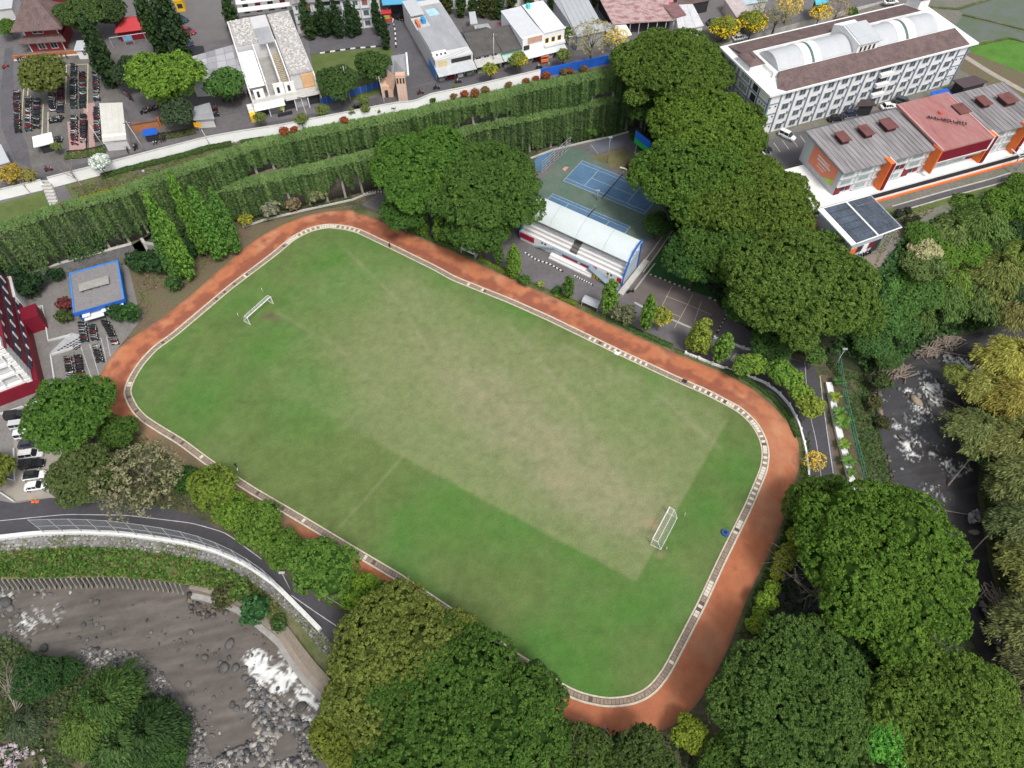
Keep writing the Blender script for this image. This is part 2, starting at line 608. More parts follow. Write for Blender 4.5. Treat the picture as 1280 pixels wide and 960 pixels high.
E0 = GL([(800, 168), (822, 230), (850, 310), (900, 385), (960, 432), (1030, 452), (1052, 480), (1062, 520), (1078, 590), (1092, 625),
 (1118, 680), (1140, 740), (1155, 800), (1180, 880), (1210, 960), (1235, 1040)], 0)
RW = GL([(1082, 470), (1093, 520), (1105, 570), (1117, 612), (1150, 650), (1178, 710), (1208, 780), (1232, 850), (1262, 920), (1300, 1000), (1310, 1060)], ZW)
RN = GL([(1082, 470), (1100, 462), (1125, 455), (1145, 440), (1170, 430), (1200, 420), (1240, 412), (1300, 400), (1420, 380)], ZW)
RE = GL([(1420, 400), (1300, 425), (1265, 445), (1235, 480), (1225, 540), (1222, 620), (1235, 700), (1255, 770), (1268, 840), (1300, 900), (1340, 980), (1370, 1060)], ZW)
PAR = smooth(resample(GL([(-90, 686), (-40, 678), (0, 673), (45, 668), (100, 666), (150, 668), (190, 673), (234, 680), (271, 690), (309, 707), (344, 731),
 (368, 755), (396, 783), (428, 818), (455, 860), (475, 905), (490, 960), (500, 1060)], 0), 1.2), 2)
PT = smooth(resample(GL([(-90, 722), (0, 724), (69, 723), (137, 721), (206, 727), (250, 734), (282, 743), (310, 757), (330, 775), (352, 792),
 (366, 815), (385, 842), (410, 866), (432, 888), (455, 925), (470, 975), (480, 1060)], -4.0), 1.2), 2)
# lower ground, z = 0
low = [list(p)[:2] for p in KL[::4]] + [[KL[-1][0] + 1.5, KL[-1][1] - 1.0]] + [list(p)[:2] for p in M1[::4]]
low += [list(p)[:2] for p in E0] + [[E0[-1].x, -20]] + [[PAR[-1][0], -20]] + [list(p)[:2] for p in PAR[::-3]]
lowpts = [Vector((p[0], p[1], 0)) for p in low]
sheet('field_ground', lowpts, SCRUB, raw=True)
# far base under everything (river bed level, reaches past the frame)
bm_ = MB()
bm_.add([(-900, -300, -9), (900, -300, -9), (900, 1500, -9), (-900, 1500, -9)], [(0, 1, 2, 3)])
struct('base_ground', bm_.mesh('base_ground', FORESTFLOOR))
# town level, z = 17 (left) sinking to 12 behind the hotel
town = [list(p) for p in U1[::3]] + [list(U1[-1])]
Sl = GL([(858, 80, 17), (905, 54, 16.5), (960, 38, 15), (1010, 25, 14), (1075, 8, 12.8), (1140, -8, 12), (1200, -26, 12)])
far = [Vector((400, 900, 17)), Vector((-500, 900, 17)), Vector((-500, 120, 17)), Vector((-260, 100, 17))]
town = [Vector(p) for p in town] + [Vector((70, 262, 17)), Vector((140, 900, 17))] + far[1:]
sheet('town_ground', town, ASPHN, raw=True)
A = resample(Sl, n=30)
B_ = resample([Vector((70, 262, 17)), Vector((140, 380, 15)), Vector((300, 500, 12))], n=30)
struct('upper_street_ground', ribbon_mesh('upper_street_ground', A, B_, ASPHN, 6))
low_ = A.copy()
low_[:, 2] = 11.8
low_[:, 1] -= 0.6
struct('street_edge_slope', ribbon_mesh('street_edge_slope', A, low_, CONC, 1))
# hotel / office terrace, z = 12
ter = [Vector(p) for p in T12] + [Vector((420, 200, 12)), Vector((500, 700, 12)), Vector((150, 560, 12))] + [Vector((p.x, p.y, 12)) for p in Sl[::-1]]
TERR = M('terrace_paving', (0.20, 0.185, 0.165), var=0.25, scale=0.15, col2=(0.13, 0.14, 0.10), fine=1.5, fvar=0.2)
sheet('hotel_terrace', ter, TERR, raw=True)
# strip between the two tiers and its left end (z = 4)
A = offs(U1, 0.3)
i0 = min(range(len(U1)), key=lambda i: (U1[i][0] - M1[0][0]) ** 2 + (U1[i][1] - M1[0][1]) ** 2)
a = resample([Vector((p[0], p[1], ZM)) for p in A[i0:]], n=90)
b = resample([Vector(p) for p in M1], n=90)
DIRT = M('terrace_dirt', (0.20, 0.16, 0.12), var=0.3, scale=0.4, col2=(0.10, 0.12, 0.05), fine=2.5, fvar=0.3)
struct('wall_terrace', ribbon_mesh('wall_terrace', a, b, DIRT, 1))
a = resample([Vector((p[0], p[1], ZK)) for p in A[:i0 + 1]], n=50)
b = resample([Vector(p) for p in KL], n=50)
struct('wall_foot_strip', ribbon_mesh('wall_foot_strip', a, b, EARTH, 4, 0.25, 3))
def bank(name, A, B, mat, n=60, nb=8, noise=0.7, seed=1, bulge=0.0):
 A, B = resample(A, n=n), resample(B, n=n)
 m = ribbon_mesh(name, A, B, mat, nb, noise, seed, lift=lambda t: bulge * math.sin(math.pi * t))
 return struct(name, m)
bank('court_bank', T12[:10], E0[:6], FORESTFLOOR, bulge=1.0)
bank('forest_bank', T12[9:], [E0[5]] + RN, FORESTFLOOR, bulge=0.5, nb=12, noise=1.2)
bank('road_bank', E0[5:], RW, SCRUB, bulge=0.3)
far_e = [Vector((p.x + 45, p.y + 8, 3)) for p in RE]
BAMGR = M('bamboo_ground', (0.10, 0.095, 0.05), var=0.35, scale=0.3, col2=(0.055, 0.065, 0.025), fine=2.0, fvar=0.3)
bank('bamboo_bank', RE, far_e, BAMGR, nb=10, noise=1.2, bulge=1.5)
mid = [Vector((p[0] * .66 + q[0] * .34, p[1] * .66 + q[1] * .34, -1.4)) for p, q in zip(resample([Vector(p) for p in PAR], n=80), resample([Vector(p) for p in PT], n=80))]
PAR0 = [Vector((p[0], p[1], 0.0)) for p in PAR]
bank('stone_slope', PAR0, mid, STONEM, n=80, nb=4, noise=0.25, bulge=0.1)
_m, _p = resample(mid, n=120), resample([Vector(p) for p in PT], n=120)
_k = _p[:, 0] > G(338, 782, -4).x
_a, _b = _p[_k] + .04 * (_m[_k] - _p[_k]), _p[_k] + .50 * (_m[_k] - _p[_k])
_a[:, 2] += .2
_b[:, 2] += .75
APR = M('apron_concrete', (.30, .255, .205), var=.3, scale=.35, col2=(.22, .18, .14), fine=2, fvar=.2)
struct('embankment_apron', ribbon_mesh('embankment_apron', _a, _b, APR, 4, .12, 4))
bank('grassy_bank', mid, [Vector(p) for p in PT], VERGE, n=80, nb=4, noise=0.4, bulge=0.25)
FOAM = [  # survey centre, radius px, strength
 (333, 838, 22, 1.5), (318, 825, 15, 1.3), (342, 828, 14, 1.0), (325, 848, 14, 1.1), (362, 845, 14, 1.2), (345, 862, 12, .9), (385, 872, 14, 1.1), (352, 852, 18, 1.2), (372, 868, 16, 0.9), (395, 880, 14, 0.8), (34, 778, 20, 0.5), (62, 768, 18, 0.25), (68, 762, 12, 0.3),
 (8, 745, 14, 0.5), (385, 900, 10, 0.7), (330, 878, 12, 0.35), (1165, 485, 16, 1.2), (1170, 498, 12, .9), (1142, 525, 12, .8), (1160, 520, 10, .8), (1128, 548, 10, .8), (1140, 568, 12, .8), (1186, 580, 12, .7), (1205, 585, 10, .6), (1172, 625, 12, .5), (1155, 470, 10, .7), (1212, 458, 10, .8), (1184, 447, 12, 0.8), (1202, 452, 10, 0.9), (1222, 464, 10, 0.9), (1162, 498, 14, 0.6),
 (1232, 475, 10, 0.7), (1136, 491, 8, 0.8), (1150, 510, 12, 0.7), (1125, 537, 12, 0.7), (1135, 560, 14, 0.8), (1148, 552, 10, 0.6), (1168, 565, 14, 0.6), (1178, 573, 10, 0.6), (1160, 612, 10, 0.35), (1190, 590, 12, 0.4)]
def river(name, pts, colr, seed):
 P = np.array([[p.x, p.y] for p in pts])
 x0, y0 = P.min(0)
 x1, y1 = P.max(0)
 st = 0.3
 X, Y = np.meshgrid(np.arange(x0, x1, st), np.arange(y0, y1, st))
 k = fbm(X, Y, 3.0, seed) - 0.5
 foam = np.zeros(X.shape)
 for (u, v, r, s) in FOAM:
  c, e = G(u, v, ZW), G(u + r, v, ZW)
  R = abs(e.x - c.x)
  foam = np.maximum(foam, (s if u < 900 else s * .88) * np.clip(1.15 - np.hypot(X - c.x, Y - c.y) / R, 0, 1))
 streak = fbm(X * 0.8 + Y * 0.5, Y * 1.6 - X * 1.2, 1.1, seed + 9, 5)
 st2 = fbm(X * 1.3 + Y * 0.9, Y * 2.6 - X * 1.9, 0.6, seed + 19, 3)
 dx_, dy_ = (.75, -.66) if x0 < -50 else (.25, -.97)
 sa, sb = X * dx_ + Y * dy_, X * dy_ - Y * dx_
 wv = (fbm(X, Y, 3, seed + 60) - .5) * 3
 rdg = 1 - np.abs(2 * fbm(sa * .35, sb + wv, .75, seed + 61, 4) - 1)
 fm = np.clip((foam * .95 - .62 + (rdg - .72) * 2.6) * 2.0, 0, 1) * .95 * (foam > .02)
 Z = ZW + k * 0.07 + (fbm(X, Y, 0.9, seed + 3) - .5) * (0.03 + 0.7 * np.clip(foam, 0, 1))
 c0 = np.array(colr)
 tone = 0.85 + 0.35 * fbm(X, Y, 9, seed + 5)
 fl_ = fbm(X * .35 + Y * .12, Y * 2.2 - X * .5, 2.2, seed + 31, 4)
 rgb = c0[None, None, :] * (tone * (.60 + .80 * fl_) * (.9 + .2 * fbm(X, Y, .8, seed + 51, 2)))[..., None]
 rgb = rgb * (1 - fm[..., None]) + np.array([0.78, 0.79, 0.77]) * fm[..., None]
 ny, nx = X.shape
 V = np.stack([X, Y, Z], 2).reshape(-1, 3)
 idx = np.arange(nx * ny).reshape(ny, nx)
 F = np.stack([idx[:-1, :-1], idx[:-1, 1:], idx[1:, 1:], idx[1:, :-1]], 2).reshape(-1, 4)
 cx, cy = V[F, 0].mean(1), V[F, 1].mean(1)
 F = F[inpoly(cx, cy, pts)]
 used = np.unique(F)
 rm = np.full(len(V), -1)
 rm[used] = np.arange(len(used))
 return struct(name, npmesh(name, V[used], rm[F], WATER, True, vcol=rgb.reshape(-1, 3)[used]))
WATER = M('river_water', (0.1, 0.1, 0.1), rough=0.2, spec=0.5, var=0.08, scale=0.15, attr='col', fine=2.0, fvar=0.05, bump=0.25)
river('river_water', GL([(-130, 712), (120, 712), (230, 722), (300, 745), (345, 775), (375, 820), (400, 850), (440, 880), (475, 960), (480, 1060), (-130, 1060)], ZW), (0.128, 0.112, 0.098), 5)
river('river_water', [Vector((p[0], p[1], ZW)) for p in offs(RW, -1.5)][::-1] + [Vector((p.x, p.y + 2, ZW)) for p in RN] + [Vector((p[0], p[1], ZW)) for p in offs(RE, 1.5)], (0.052, 0.05, 0.052), 21)
INNER = [(163, 489), (172, 508), (183, 520), (200, 531), (230, 549), (265, 575), (320, 610), (380, 645), (440, 681), (506, 720), (546, 747), (600, 783), (650, 818),
 (683, 838), (702, 854), (728, 866), (760, 872.5), (790, 869), (810, 859), (827, 838), (847, 800), (872, 752), (897, 698), (930, 632), (950, 585),
 (952.5, 566), (949, 549), (939, 531), (922, 515), (905, 506), (880, 493), (852, 481), (777, 446), (680, 399), (635, 379), (565, 351), (540, 337),
 (487, 311), (445, 291), (432, 287.5), (410, 285), (390, 289), (370, 299), (345, 324 - 4), (292, 360), (220, 421), (197, 437), (180, 456), (170, 472)]
IN = np.array([list(p) for p in GL(INNER)])
IN = smooth(resample([Vector(p) for p in np.vstack([IN, IN[:1]])], 0.6)[:-1], 6, True)
_ar = sum(IN[i][0] * IN[(i + 1) % len(IN)][1] - IN[(i + 1) % len(IN)][0] * IN[i][1] for i in range(len(IN)))
SG = -1 if _ar > 0 else 1      # sign that offsets outwards
st = 0.45
X, Y = np.meshgrid(np.arange(-90, 62, st), np.arange(25, 145, st))
cor = GL([(795, 727), (898, 548), (905, 506), (640, 372), (250, 500)], 0)
c1, c2 = G(795, 727), G(897, 548)
# worn / mown rectangle: side line from c1 along to the halfway line, then softly fading to the left
h1 = G(503, 571)
ex = Vector((h1.x - c1.x, h1.y - c1.y, 0)).normalized()      # along the long side, towards left
ey = Vector((c2.x - c1.x, c2.y - c1.y, 0)).normalized()
a_ = (X - c1.x) * ex.x + (Y - c1.y) * ex.y
det = ex.x * ey.y - ex.y * ey.x
aa = ((X - c1.x) * ey.y - (Y - c1.y) * ey.x) / det
bb = (ex.x * (Y - c1.y) - ex.y * (X - c1.x)) / det
LB = (h1 - c1).length
LE = (c2 - c1).length
nz = fbm(X, Y, 14, 3)
nz2 = fbm(X, Y, 5, 8)
edge = lambda t, w: np.clip(t / w + 0.5, 0, 1)
dry = edge(aa, 0.5) * edge(bb, 0.6 + 2.5 * np.clip((aa - LB) / 10, 0, 1)) * edge(LB + 27 + 30 * (nz - .5) - aa + bb * 0.3, 26)
dry *= edge(LE * 1.20 + 8 * (nz2 - 0.5) - bb, 8)
core = np.exp(-(((aa - 20) / 17) ** 2 + ((bb - 15) / 8.5) ** 2)) + 0.7 * np.exp(-(((aa - 38) / 14) ** 2 + ((bb - 20) / 9) ** 2)) + 0.9 * np.exp(-(((aa - 11) / 12) ** 2 + ((bb - 11) / 5) ** 2))
core += 0.55 * np.exp(-(((aa - 52) / 14) ** 2 + ((bb - 24) / 9) ** 2))
worn = np.clip(core * (0.45 + 1.0 * nz2) * dry, 0, 1)
lush = np.clip((fbm(X, Y, 16, 31) - 0.42) * 3.0, 0, 1)
for (u, v, r) in ((350, 430, 9), (330, 440, 8), (250, 500, 10), (420, 330, 9), (560, 640, 9), (640, 650, 9), (760, 690, 8), (380, 500, 9), (560, 340, 7), (920, 590, 6), (880, 640, 6), (830, 740, 7)):
 c = G(u, v)
 lush = np.maximum(lush, 0.95 * np.exp(-((X - c.x) ** 2 + (Y - c.y) ** 2) / r ** 2) * (0.6 + 0.6 * nz2))
green = np.array([0.125, 0.172, 0.058])
bright = np.array([0.080, 0.185, 0.040])
tan = np.array([0.198, 0.232, 0.104])
bare = np.array([0.285, 0.262, 0.165])
rgb = green[None, None] * (0.8 + 0.4 * fbm(X, Y, 3, 77)[..., None])
rgb = rgb * (1 - lush[..., None]) + bright * lush[..., None]
soft = np.clip((fbm(X, Y, 11, 51) - 0.5) * 2.6, 0, 1) * 0.35
rgb = rgb * (1 - soft[..., None]) + tan * soft[..., None]
dd = (dry * (0.60 + 0.35 * fbm(X, Y, 4, 12)))[..., None].clip(0, 1)
rgb = rgb * (1 - dd) + tan * dd
rgb = rgb * (1 - worn[..., None] * 0.55) + bare * worn[..., None] * 0.55
# halfway line, goal-line margin and mud at the left goal
hA, hB = G(424, 660), G(505, 569)
ln = np.clip(1 - segdist(X, Y, [hA, hB]) / 0.55, 0, 1) * 0.35
gA, gB = G(897, 548), G(870, 595)
rgb = rgb * (1 - ln[..., None]) + np.array([0.26, 0.27, 0.14]) * ln[..., None]
for (u, v, r, k, cc) in ((336, 396, 1.9, 0.85, (0.13, 0.10, 0.07)), (346, 399, 1.2, 0.6, (0.15, 0.115, 0.08)), (816, 655, 1.9, 0.8, (0.34, 0.26, 0.17)), (826, 693, 1.4, 0.5, (0.3, 0.24, 0.15)), (700, 600, 3.2, 0.3, (0.36, 0.29, 0.19))):
 c = G(u, v)
 g = k * np.clip(1.35 - np.hypot((X - c.x), (Y - c.y) * 1.3) / r - 0.6 * (nz2 - .3), 0, 1)
 rgb = rgb * (1 - g[..., None]) + np.array(cc) * g[..., None]
trail = np.zeros(X.shape)
for (u0, v0, u1, v1, wd) in ((640, 410, 790, 640, 1.2), (560, 470, 760, 610, 1.6), (345, 390, 480, 500, .8), (620, 540, 815, 655, 1.4), (420, 300, 560, 480, .7), (700, 430, 900, 560, .9)):
 trail = np.maximum(trail, np.clip(1 - segdist(X, Y, [G(u0, v0), G((u0 + u1) / 2 + 12, (v0 + v1) / 2 - 10), G(u1, v1)]) / wd, 0, 1) * .5 * nz2)
rgb = rgb * (1 - trail[..., None]) + np.array([0.30, 0.275, 0.175]) * trail[..., None]
clump = np.clip((fbm(X, Y, 1.6, 123) - .56) * 5, 0, 1) * .22
rgb = rgb * (1 - clump[..., None]) + np.array([0.085, 0.155, 0.045]) * clump[..., None]
rgb *= (0.84 + 0.32 * fbm(X, Y, 0.9, 99))[..., None]
V = np.stack([X, Y, np.full(X.shape, 0.03)], 2).reshape(-1, 3)
ny, nx = X.shape
idx = np.arange(nx * ny).reshape(ny, nx)
F = np.stack([idx[:-1, :-1], idx[:-1, 1:], idx[1:, 1:], idx[1:, :-1]], 2).reshape(-1, 4)
F = F[inpoly(V[F, 0].mean(1), V[F, 1].mean(1), offs(IN, SG * 0.35, True))]
used = np.unique(F)
rm = np.full(len(V), -1)
rm[used] = np.arange(len(used))
TURF = M('turf', (0.1, 0.15, 0.05), rough=0.95, spec=0.05, var=0.10, scale=0.35, attr='col', fine=3.5, fvar=0.16, bump=0.3)
struct('sports_field', npmesh('sports_field', V[used], rm[F], TURF, vcol=rgb.reshape(-1, 3)[used]))
KW = 1.5
KERB = M('cream_kerb', (0.60, 0.53, 0.42), var=0.2, scale=1.2, fine=5, fvar=0.15)
for d0, d1, z in ((0.0, 0.26, 0.13), (KW - 0.26, KW + 0.06, 0.15)):
 mb = MB()
 a, b = offs(IN, SG * d0, True), offs(IN, SG * d1, True)
 mid_ = (a + b) / 2
 wall_mb(mid_, -0.2, z, abs(d1 - d0), mb, closed=True)
 struct('track_kerb', mb.mesh('track_kerb', KERB))
a, b = offs(IN, SG * 0.2, True), offs(IN, SG * (KW - 0.2), True)
a[:, 2] = 0.05
b[:, 2] = 0.05
CHAN = M('drain_bed', (0.13, 0.10, 0.08), var=0.3, scale=1.0)
struct('drain_channel', ribbon_mesh('drain_channel', a, b, CHAN, 1, closed=True))
# cover slabs: the separate ones past 300 are joined, per the limits
slabM = [M('drain_slab', (0.30, 0.235, 0.18), var=0.3, scale=1.2, fine=4, fvar=0.2), M('pale_drain_slab', (0.68, 0.62, 0.53), var=0.15, scale=1.2)]
c = offs(IN, SG * KW / 2, True)
cc = resample([Vector(p) for p in np.vstack([c, c[:1]])], 0.62)
root = empty('drain_cover_row', (0, 0, 0), label='row of small concrete slabs covering the drain round the grass pitch', cat='drain cover')
mb = MB()
rr = random.Random(3)
wz = [G(768, 446), G(905, 508), G(940, 534), G(950, 560), G(952, 590), G(410, 284), G(365, 302), G(170, 480), G(883, 735), G(922, 658), G(868, 760), G(682, 840)]
for i in range(len(cc) - 1):
 p, q = Vector(cc[i]), Vector(cc[i + 1])
 if rr.random() < 0.05:
  continue
 m_ = (p + q) / 2
 t = (q - p).normalized()
 nrm = Vector((-t.y, t.x, 0))
 near = min((m_ - x).length for x in wz[:6])
 near2 = min((m_ - x).length for x in wz)
 pale = (near < 8 and i % 2 == 0) or (near2 < 1.4) or rr.random() < 0.02
 h = 0.11 + rr.uniform(-0.02, 0.03) + (0.03 if pale else 0)
 L, W_ = 0.27, 0.40
 vs = []
 for z in (0.04, h):
  for sx, sy in ((-1, -1), (1, -1), (1, 1), (-1, 1)):
   o = m_ + t * sx * L + nrm * sy * W_
   vs.append((o.x, o.y, z))
 mb.add(vs, [(4, 5, 6, 7), (0, 1, 5, 4), (1, 2, 6, 5), (2, 3, 7, 6), (3, 0, 4, 7)], 1 if pale else 0)
tag(mb.build('slab', slabM, root), kind='stuff')
OUTER = [(118, 488), (121, 503), (136, 523), (162, 545), (200, 566), (250, 598), (320, 640), (400, 690), (470, 738), (520, 770), (580, 810), (640, 855), (690, 890), (730, 912), (770, 922), (810, 920), (850, 905),
 (880, 870), (909, 815), (919, 788), (940, 742), (964, 689), (984, 640), (995.6, 601), (1001, 580), (999, 549), (989, 532), (967, 507), (942, 486), (905, 465), (855, 445),
 (802, 422), (752, 399), (725, 385), (700, 374), (660, 357), (600, 330), (565, 312.5), (540, 302.5), (502, 287.5), (470, 272), (445, 262.5), (427, 262), (395, 266),
 (360, 277.5), (327, 294), (305, 310), (237, 370), (200, 399), (150, 432), (130, 457)]
OU = smooth(resample([Vector(p) for p in np.array([list(p) for p in GL(OUTER + OUTER[:1])])], 0.8)[:-1], 4, True)
TI = offs(IN, SG * KW, True)
TI = smooth(resample([Vector(p) for p in np.vstack([TI, TI[:1]])], 0.4)[:-1], 2, True)
TN = (offs(TI, SG * 1.0, True) - TI)[:, :2]
reach = np.zeros(len(TI))
for t in np.arange(0.5, 16, 0.1):
 ins = inpoly(TI[:, 0] + TN[:, 0] * t, TI[:, 1] + TN[:, 1] * t, OU)
 reach = np.where(ins & (np.abs(reach - t) < 0.62), t, reach)
for _ in range(12):
 reach = (np.roll(reach, 1) + 2 * reach + np.roll(reach, -1)) / 4
TS = np.linspace(0, 1, 26)[:, None]
X = TI[None, :, 0] + TN[None, :, 0] * reach[None] * TS
Y = TI[None, :, 1] + TN[None, :, 1] * reach[None] * TS
red = np.array([0.46, 0.17, 0.086])
dk = np.array([0.28, 0.10, 0.062])
pk = np.array([0.53, 0.27, 0.155])
dj = segdist(X, Y, offs(IN, SG * (KW + 0.3), True), True)
n1 = fbm(X, Y, 7, 41, 5)
n2 = fbm(X, Y, 2.0, 44, 4)
rgb = red[None, None] * (0.88 + 0.25 * fbm(X, Y, 1.0, 46))[..., None]
t = np.clip((n1 - 0.52) * 4, 0, 1)[..., None]
rgb = rgb * (1 - t * 0.75) + pk * t * 0.75
topm = np.clip((Y - 78) / 10, 0, 1)
wet = np.clip((n2 * 0.6 + n1 * 0.25 - 0.40 + 0.20 * np.exp(-((dj - 0.9) / 1.2) ** 2)) * 5.5, 0, 1) * (0.25 + 0.75 * topm) * 0.95
rgb = rgb * (1 - wet[..., None]) + dk * wet[..., None]
ln = np.clip(1 - np.minimum(np.abs(dj - 2.2), np.abs(dj - 3.8)) / 0.12, 0, 1) * 0.10
rgb = rgb * (1 - ln[..., None]) + np.array([0.5, 0.3, 0.2]) * ln[..., None]
dirt = np.zeros(X.shape)
for (u, v, r) in ((250, 590, 14), (205, 565, 9), (330, 640, 10), (165, 545, 5)):
 c = G(u, v)
 dirt = np.maximum(dirt, np.clip(1.6 - np.hypot(X - c.x, Y - c.y) / r - 0.7 * n2, 0, 1))
rgb = rgb * (1 - dirt[..., None]) + np.array([0.19, 0.15, 0.095]) * dirt[..., None]
do = segdist(X, Y, OU, True)
ed = np.clip(1 - do / (0.5 + 1.3 * n2), 0, 1) * 0.65
rgb = rgb * (1 - ed[..., None]) + np.array([0.22, 0.13, 0.08]) * ed[..., None]
V = np.stack([X, Y, np.full(X.shape, 0.022)], 2).reshape(-1, 3)
ny, nx = X.shape
idx = np.arange(nx * ny).reshape(ny, nx)
nxt = np.roll(idx, -1, 1)
F = np.stack([idx[:-1], nxt[:-1], nxt[1:], idx[1:]], 2).reshape(-1, 4)
p = V[F[0]]
if np.cross(p[1] - p[0], p[3] - p[0])[2] < 0:
 F = F[:, ::-1]
CLAY = M('red_clay', (0.4, 0.15, 0.09), rough=0.95, spec=0.08, var=0.08, scale=0.5, attr='col', fine=3, fvar=0.08, bump=0.2)
struct('running_track', npmesh('running_track', V, F, CLAY, vcol=rgb.reshape(-1, 3)))
sheet('plaza_paving', [(452, 256), (480, 236), (560, 240), (650, 268), (668, 225), (690, 184), (785, 164), (800, 190), (830, 260), (870, 320), (912, 345), (930, 400), (965, 440), (1012, 455),
 (1030, 500), (1040, 555), (1047, 600), (1052, 650), (1040, 720), (1015, 790), (1000, 850), (960, 850), (955, 790), (972, 740), (1000, 680), (1012, 620), (1011, 580), (1004, 545),
 (990, 515), (965, 491), (935, 473), (895, 457), (860, 442), (800, 413), (760, 394), (690, 363), (640, 341), (600, 321), (580, 311), (520, 286), (470, 264)], ASPHN, 0.012)
sheet('road', [(965, 445), (1018, 455), (1028, 500), (1036, 555), (1043, 600), (1049, 650), (1035, 720), (1010, 790), (996, 850), (962, 850), (958, 790), (975, 740), (1003, 680), (1014, 620), (1013, 580),
 (1006, 545), (992, 515), (967, 491), (940, 475), (930, 450)], M('dark_asphalt', (0.072, 0.07, 0.078), var=0.15, scale=0.15, fine=1.2, fvar=0.1), 0.02)
ROADB_T = [(-90, 632), (-20, 625), (0, 626), (20, 629), (65, 622), (150, 627), (200, 634), (240, 643), (285, 668), (330, 702), (380, 737), (430, 767), (480, 802), (540, 860), (560, 960)]
pb = GL(ROADB_T, 0.014) + [Vector((p[0], p[1], 0.014)) for p in PAR[::-3] if p[1] > 12]
sheet('road', pb, MATS['dark_asphalt'], raw=True)
def strip(name, pts, w, z, mat, h=0.004, closed=False):
 P = smooth(resample(GL(pts, 0), 1.5), 1)
 a, b = offs(P, w / 2), offs(P, -w / 2)
 a[:, 2] = z
 b[:, 2] = z
 return struct(name, ribbon_mesh(name, a, b, mat, 1))
LINE = M('road_line', (0.50, 0.50, 0.50), var=0.35, scale=0.6)
CLINE = M('cream_line', (0.55, 0.50, 0.33), var=0.3, scale=0.6)
strip('road_line', [(0, 651), (82, 643), (158, 644), (241, 654), (282, 666), (327, 699), (375, 727), (430, 765)][:6], 0.14, 0.03, LINE)
strip('road_line', [(364, 744), (400, 769), (432, 790)], 0.14, 0.03, LINE)
strip('road_line', [(375, 727), (410, 747), (440, 765)], 0.08, 0.03, LINE)
strip('road_line', [(1006, 452), (1008, 480), (1012, 517), (1020, 550), (1026, 590), (1028, 620)], 0.10, 0.03, LINE)
strip('road_line', [(1025, 470), (1029, 505), (1036, 555), (1042, 595), (1046, 640)], 0.16, 0.03, LINE)
# earth shoulder beyond the paved edge on the river road
sheet('verge', [(1024, 468), (1040, 470), (1062, 530), (1080, 600), (1085, 660), (1050, 660), (1044, 600), (1036, 540), (1030, 500)], EARTH, 0.008)
# verge between the plaza road and the track
vo = [(452, 262), (470, 266), (520, 288), (580, 313), (600, 323), (640, 343), (690, 365), (760, 396), (800, 415), (860, 444), (895, 459), (935, 475), (965, 493), (990, 517), (1004, 547), (1011, 582), (1012, 620), (998, 680), (970, 740), (953, 790)]
vi = [(440, 264), (468, 273), (502, 288), (565, 313), (600, 331), (660, 358), (700, 375), (752, 400), (802, 423), (855, 446), (905, 466), (942, 487), (967, 508), (989, 533), (998, 550), (1000, 580), (994, 602), (983, 641), (962, 690), (935, 745), (918, 790)]
a = resample(GL(vo, 0.03), n=90)
b = resample(GL(vi, 0.03), n=90)
struct('verge', ribbon_mesh('verge', a, b, VERGE, 2))
# earth ground left of the track (parking side) and paved car park
sheet('bare_ground', [(160, 330), (212, 320), (245, 330), (300, 285), (360, 272), (400, 262), (445, 256), (427, 262), (395, 266), (360, 277), (327, 294), (305, 310), (237, 370), (200, 399), (170, 418), (152, 424), (150, 380)], EARTH, 0.008)
sheet('parking_paving', [(-60, 395), (0, 372), (60, 352), (80, 345), (160, 330), (172, 380), (180, 395), (150, 432), (131, 457), (119, 487), (122, 505), (110, 520), (60, 540), (70, 600), (110, 622), (150, 627), (65, 622), (20, 629), (0, 626), (-60, 630)],
 M('parking_paving', (0.21, 0.20, 0.19), var=0.2, scale=0.3, fine=2, fvar=0.15), 0.016)
sheet('parking_apron', [(-60, 600), (-10, 590), (17, 600), (17, 520), (40, 515), (75, 560), (95, 600), (110, 624), (60, 622), (16, 627), (0, 615), (-60, 620)], M('concrete_apron', (0.33, 0.30, 0.26), var=0.15, scale=0.4), 0.024)
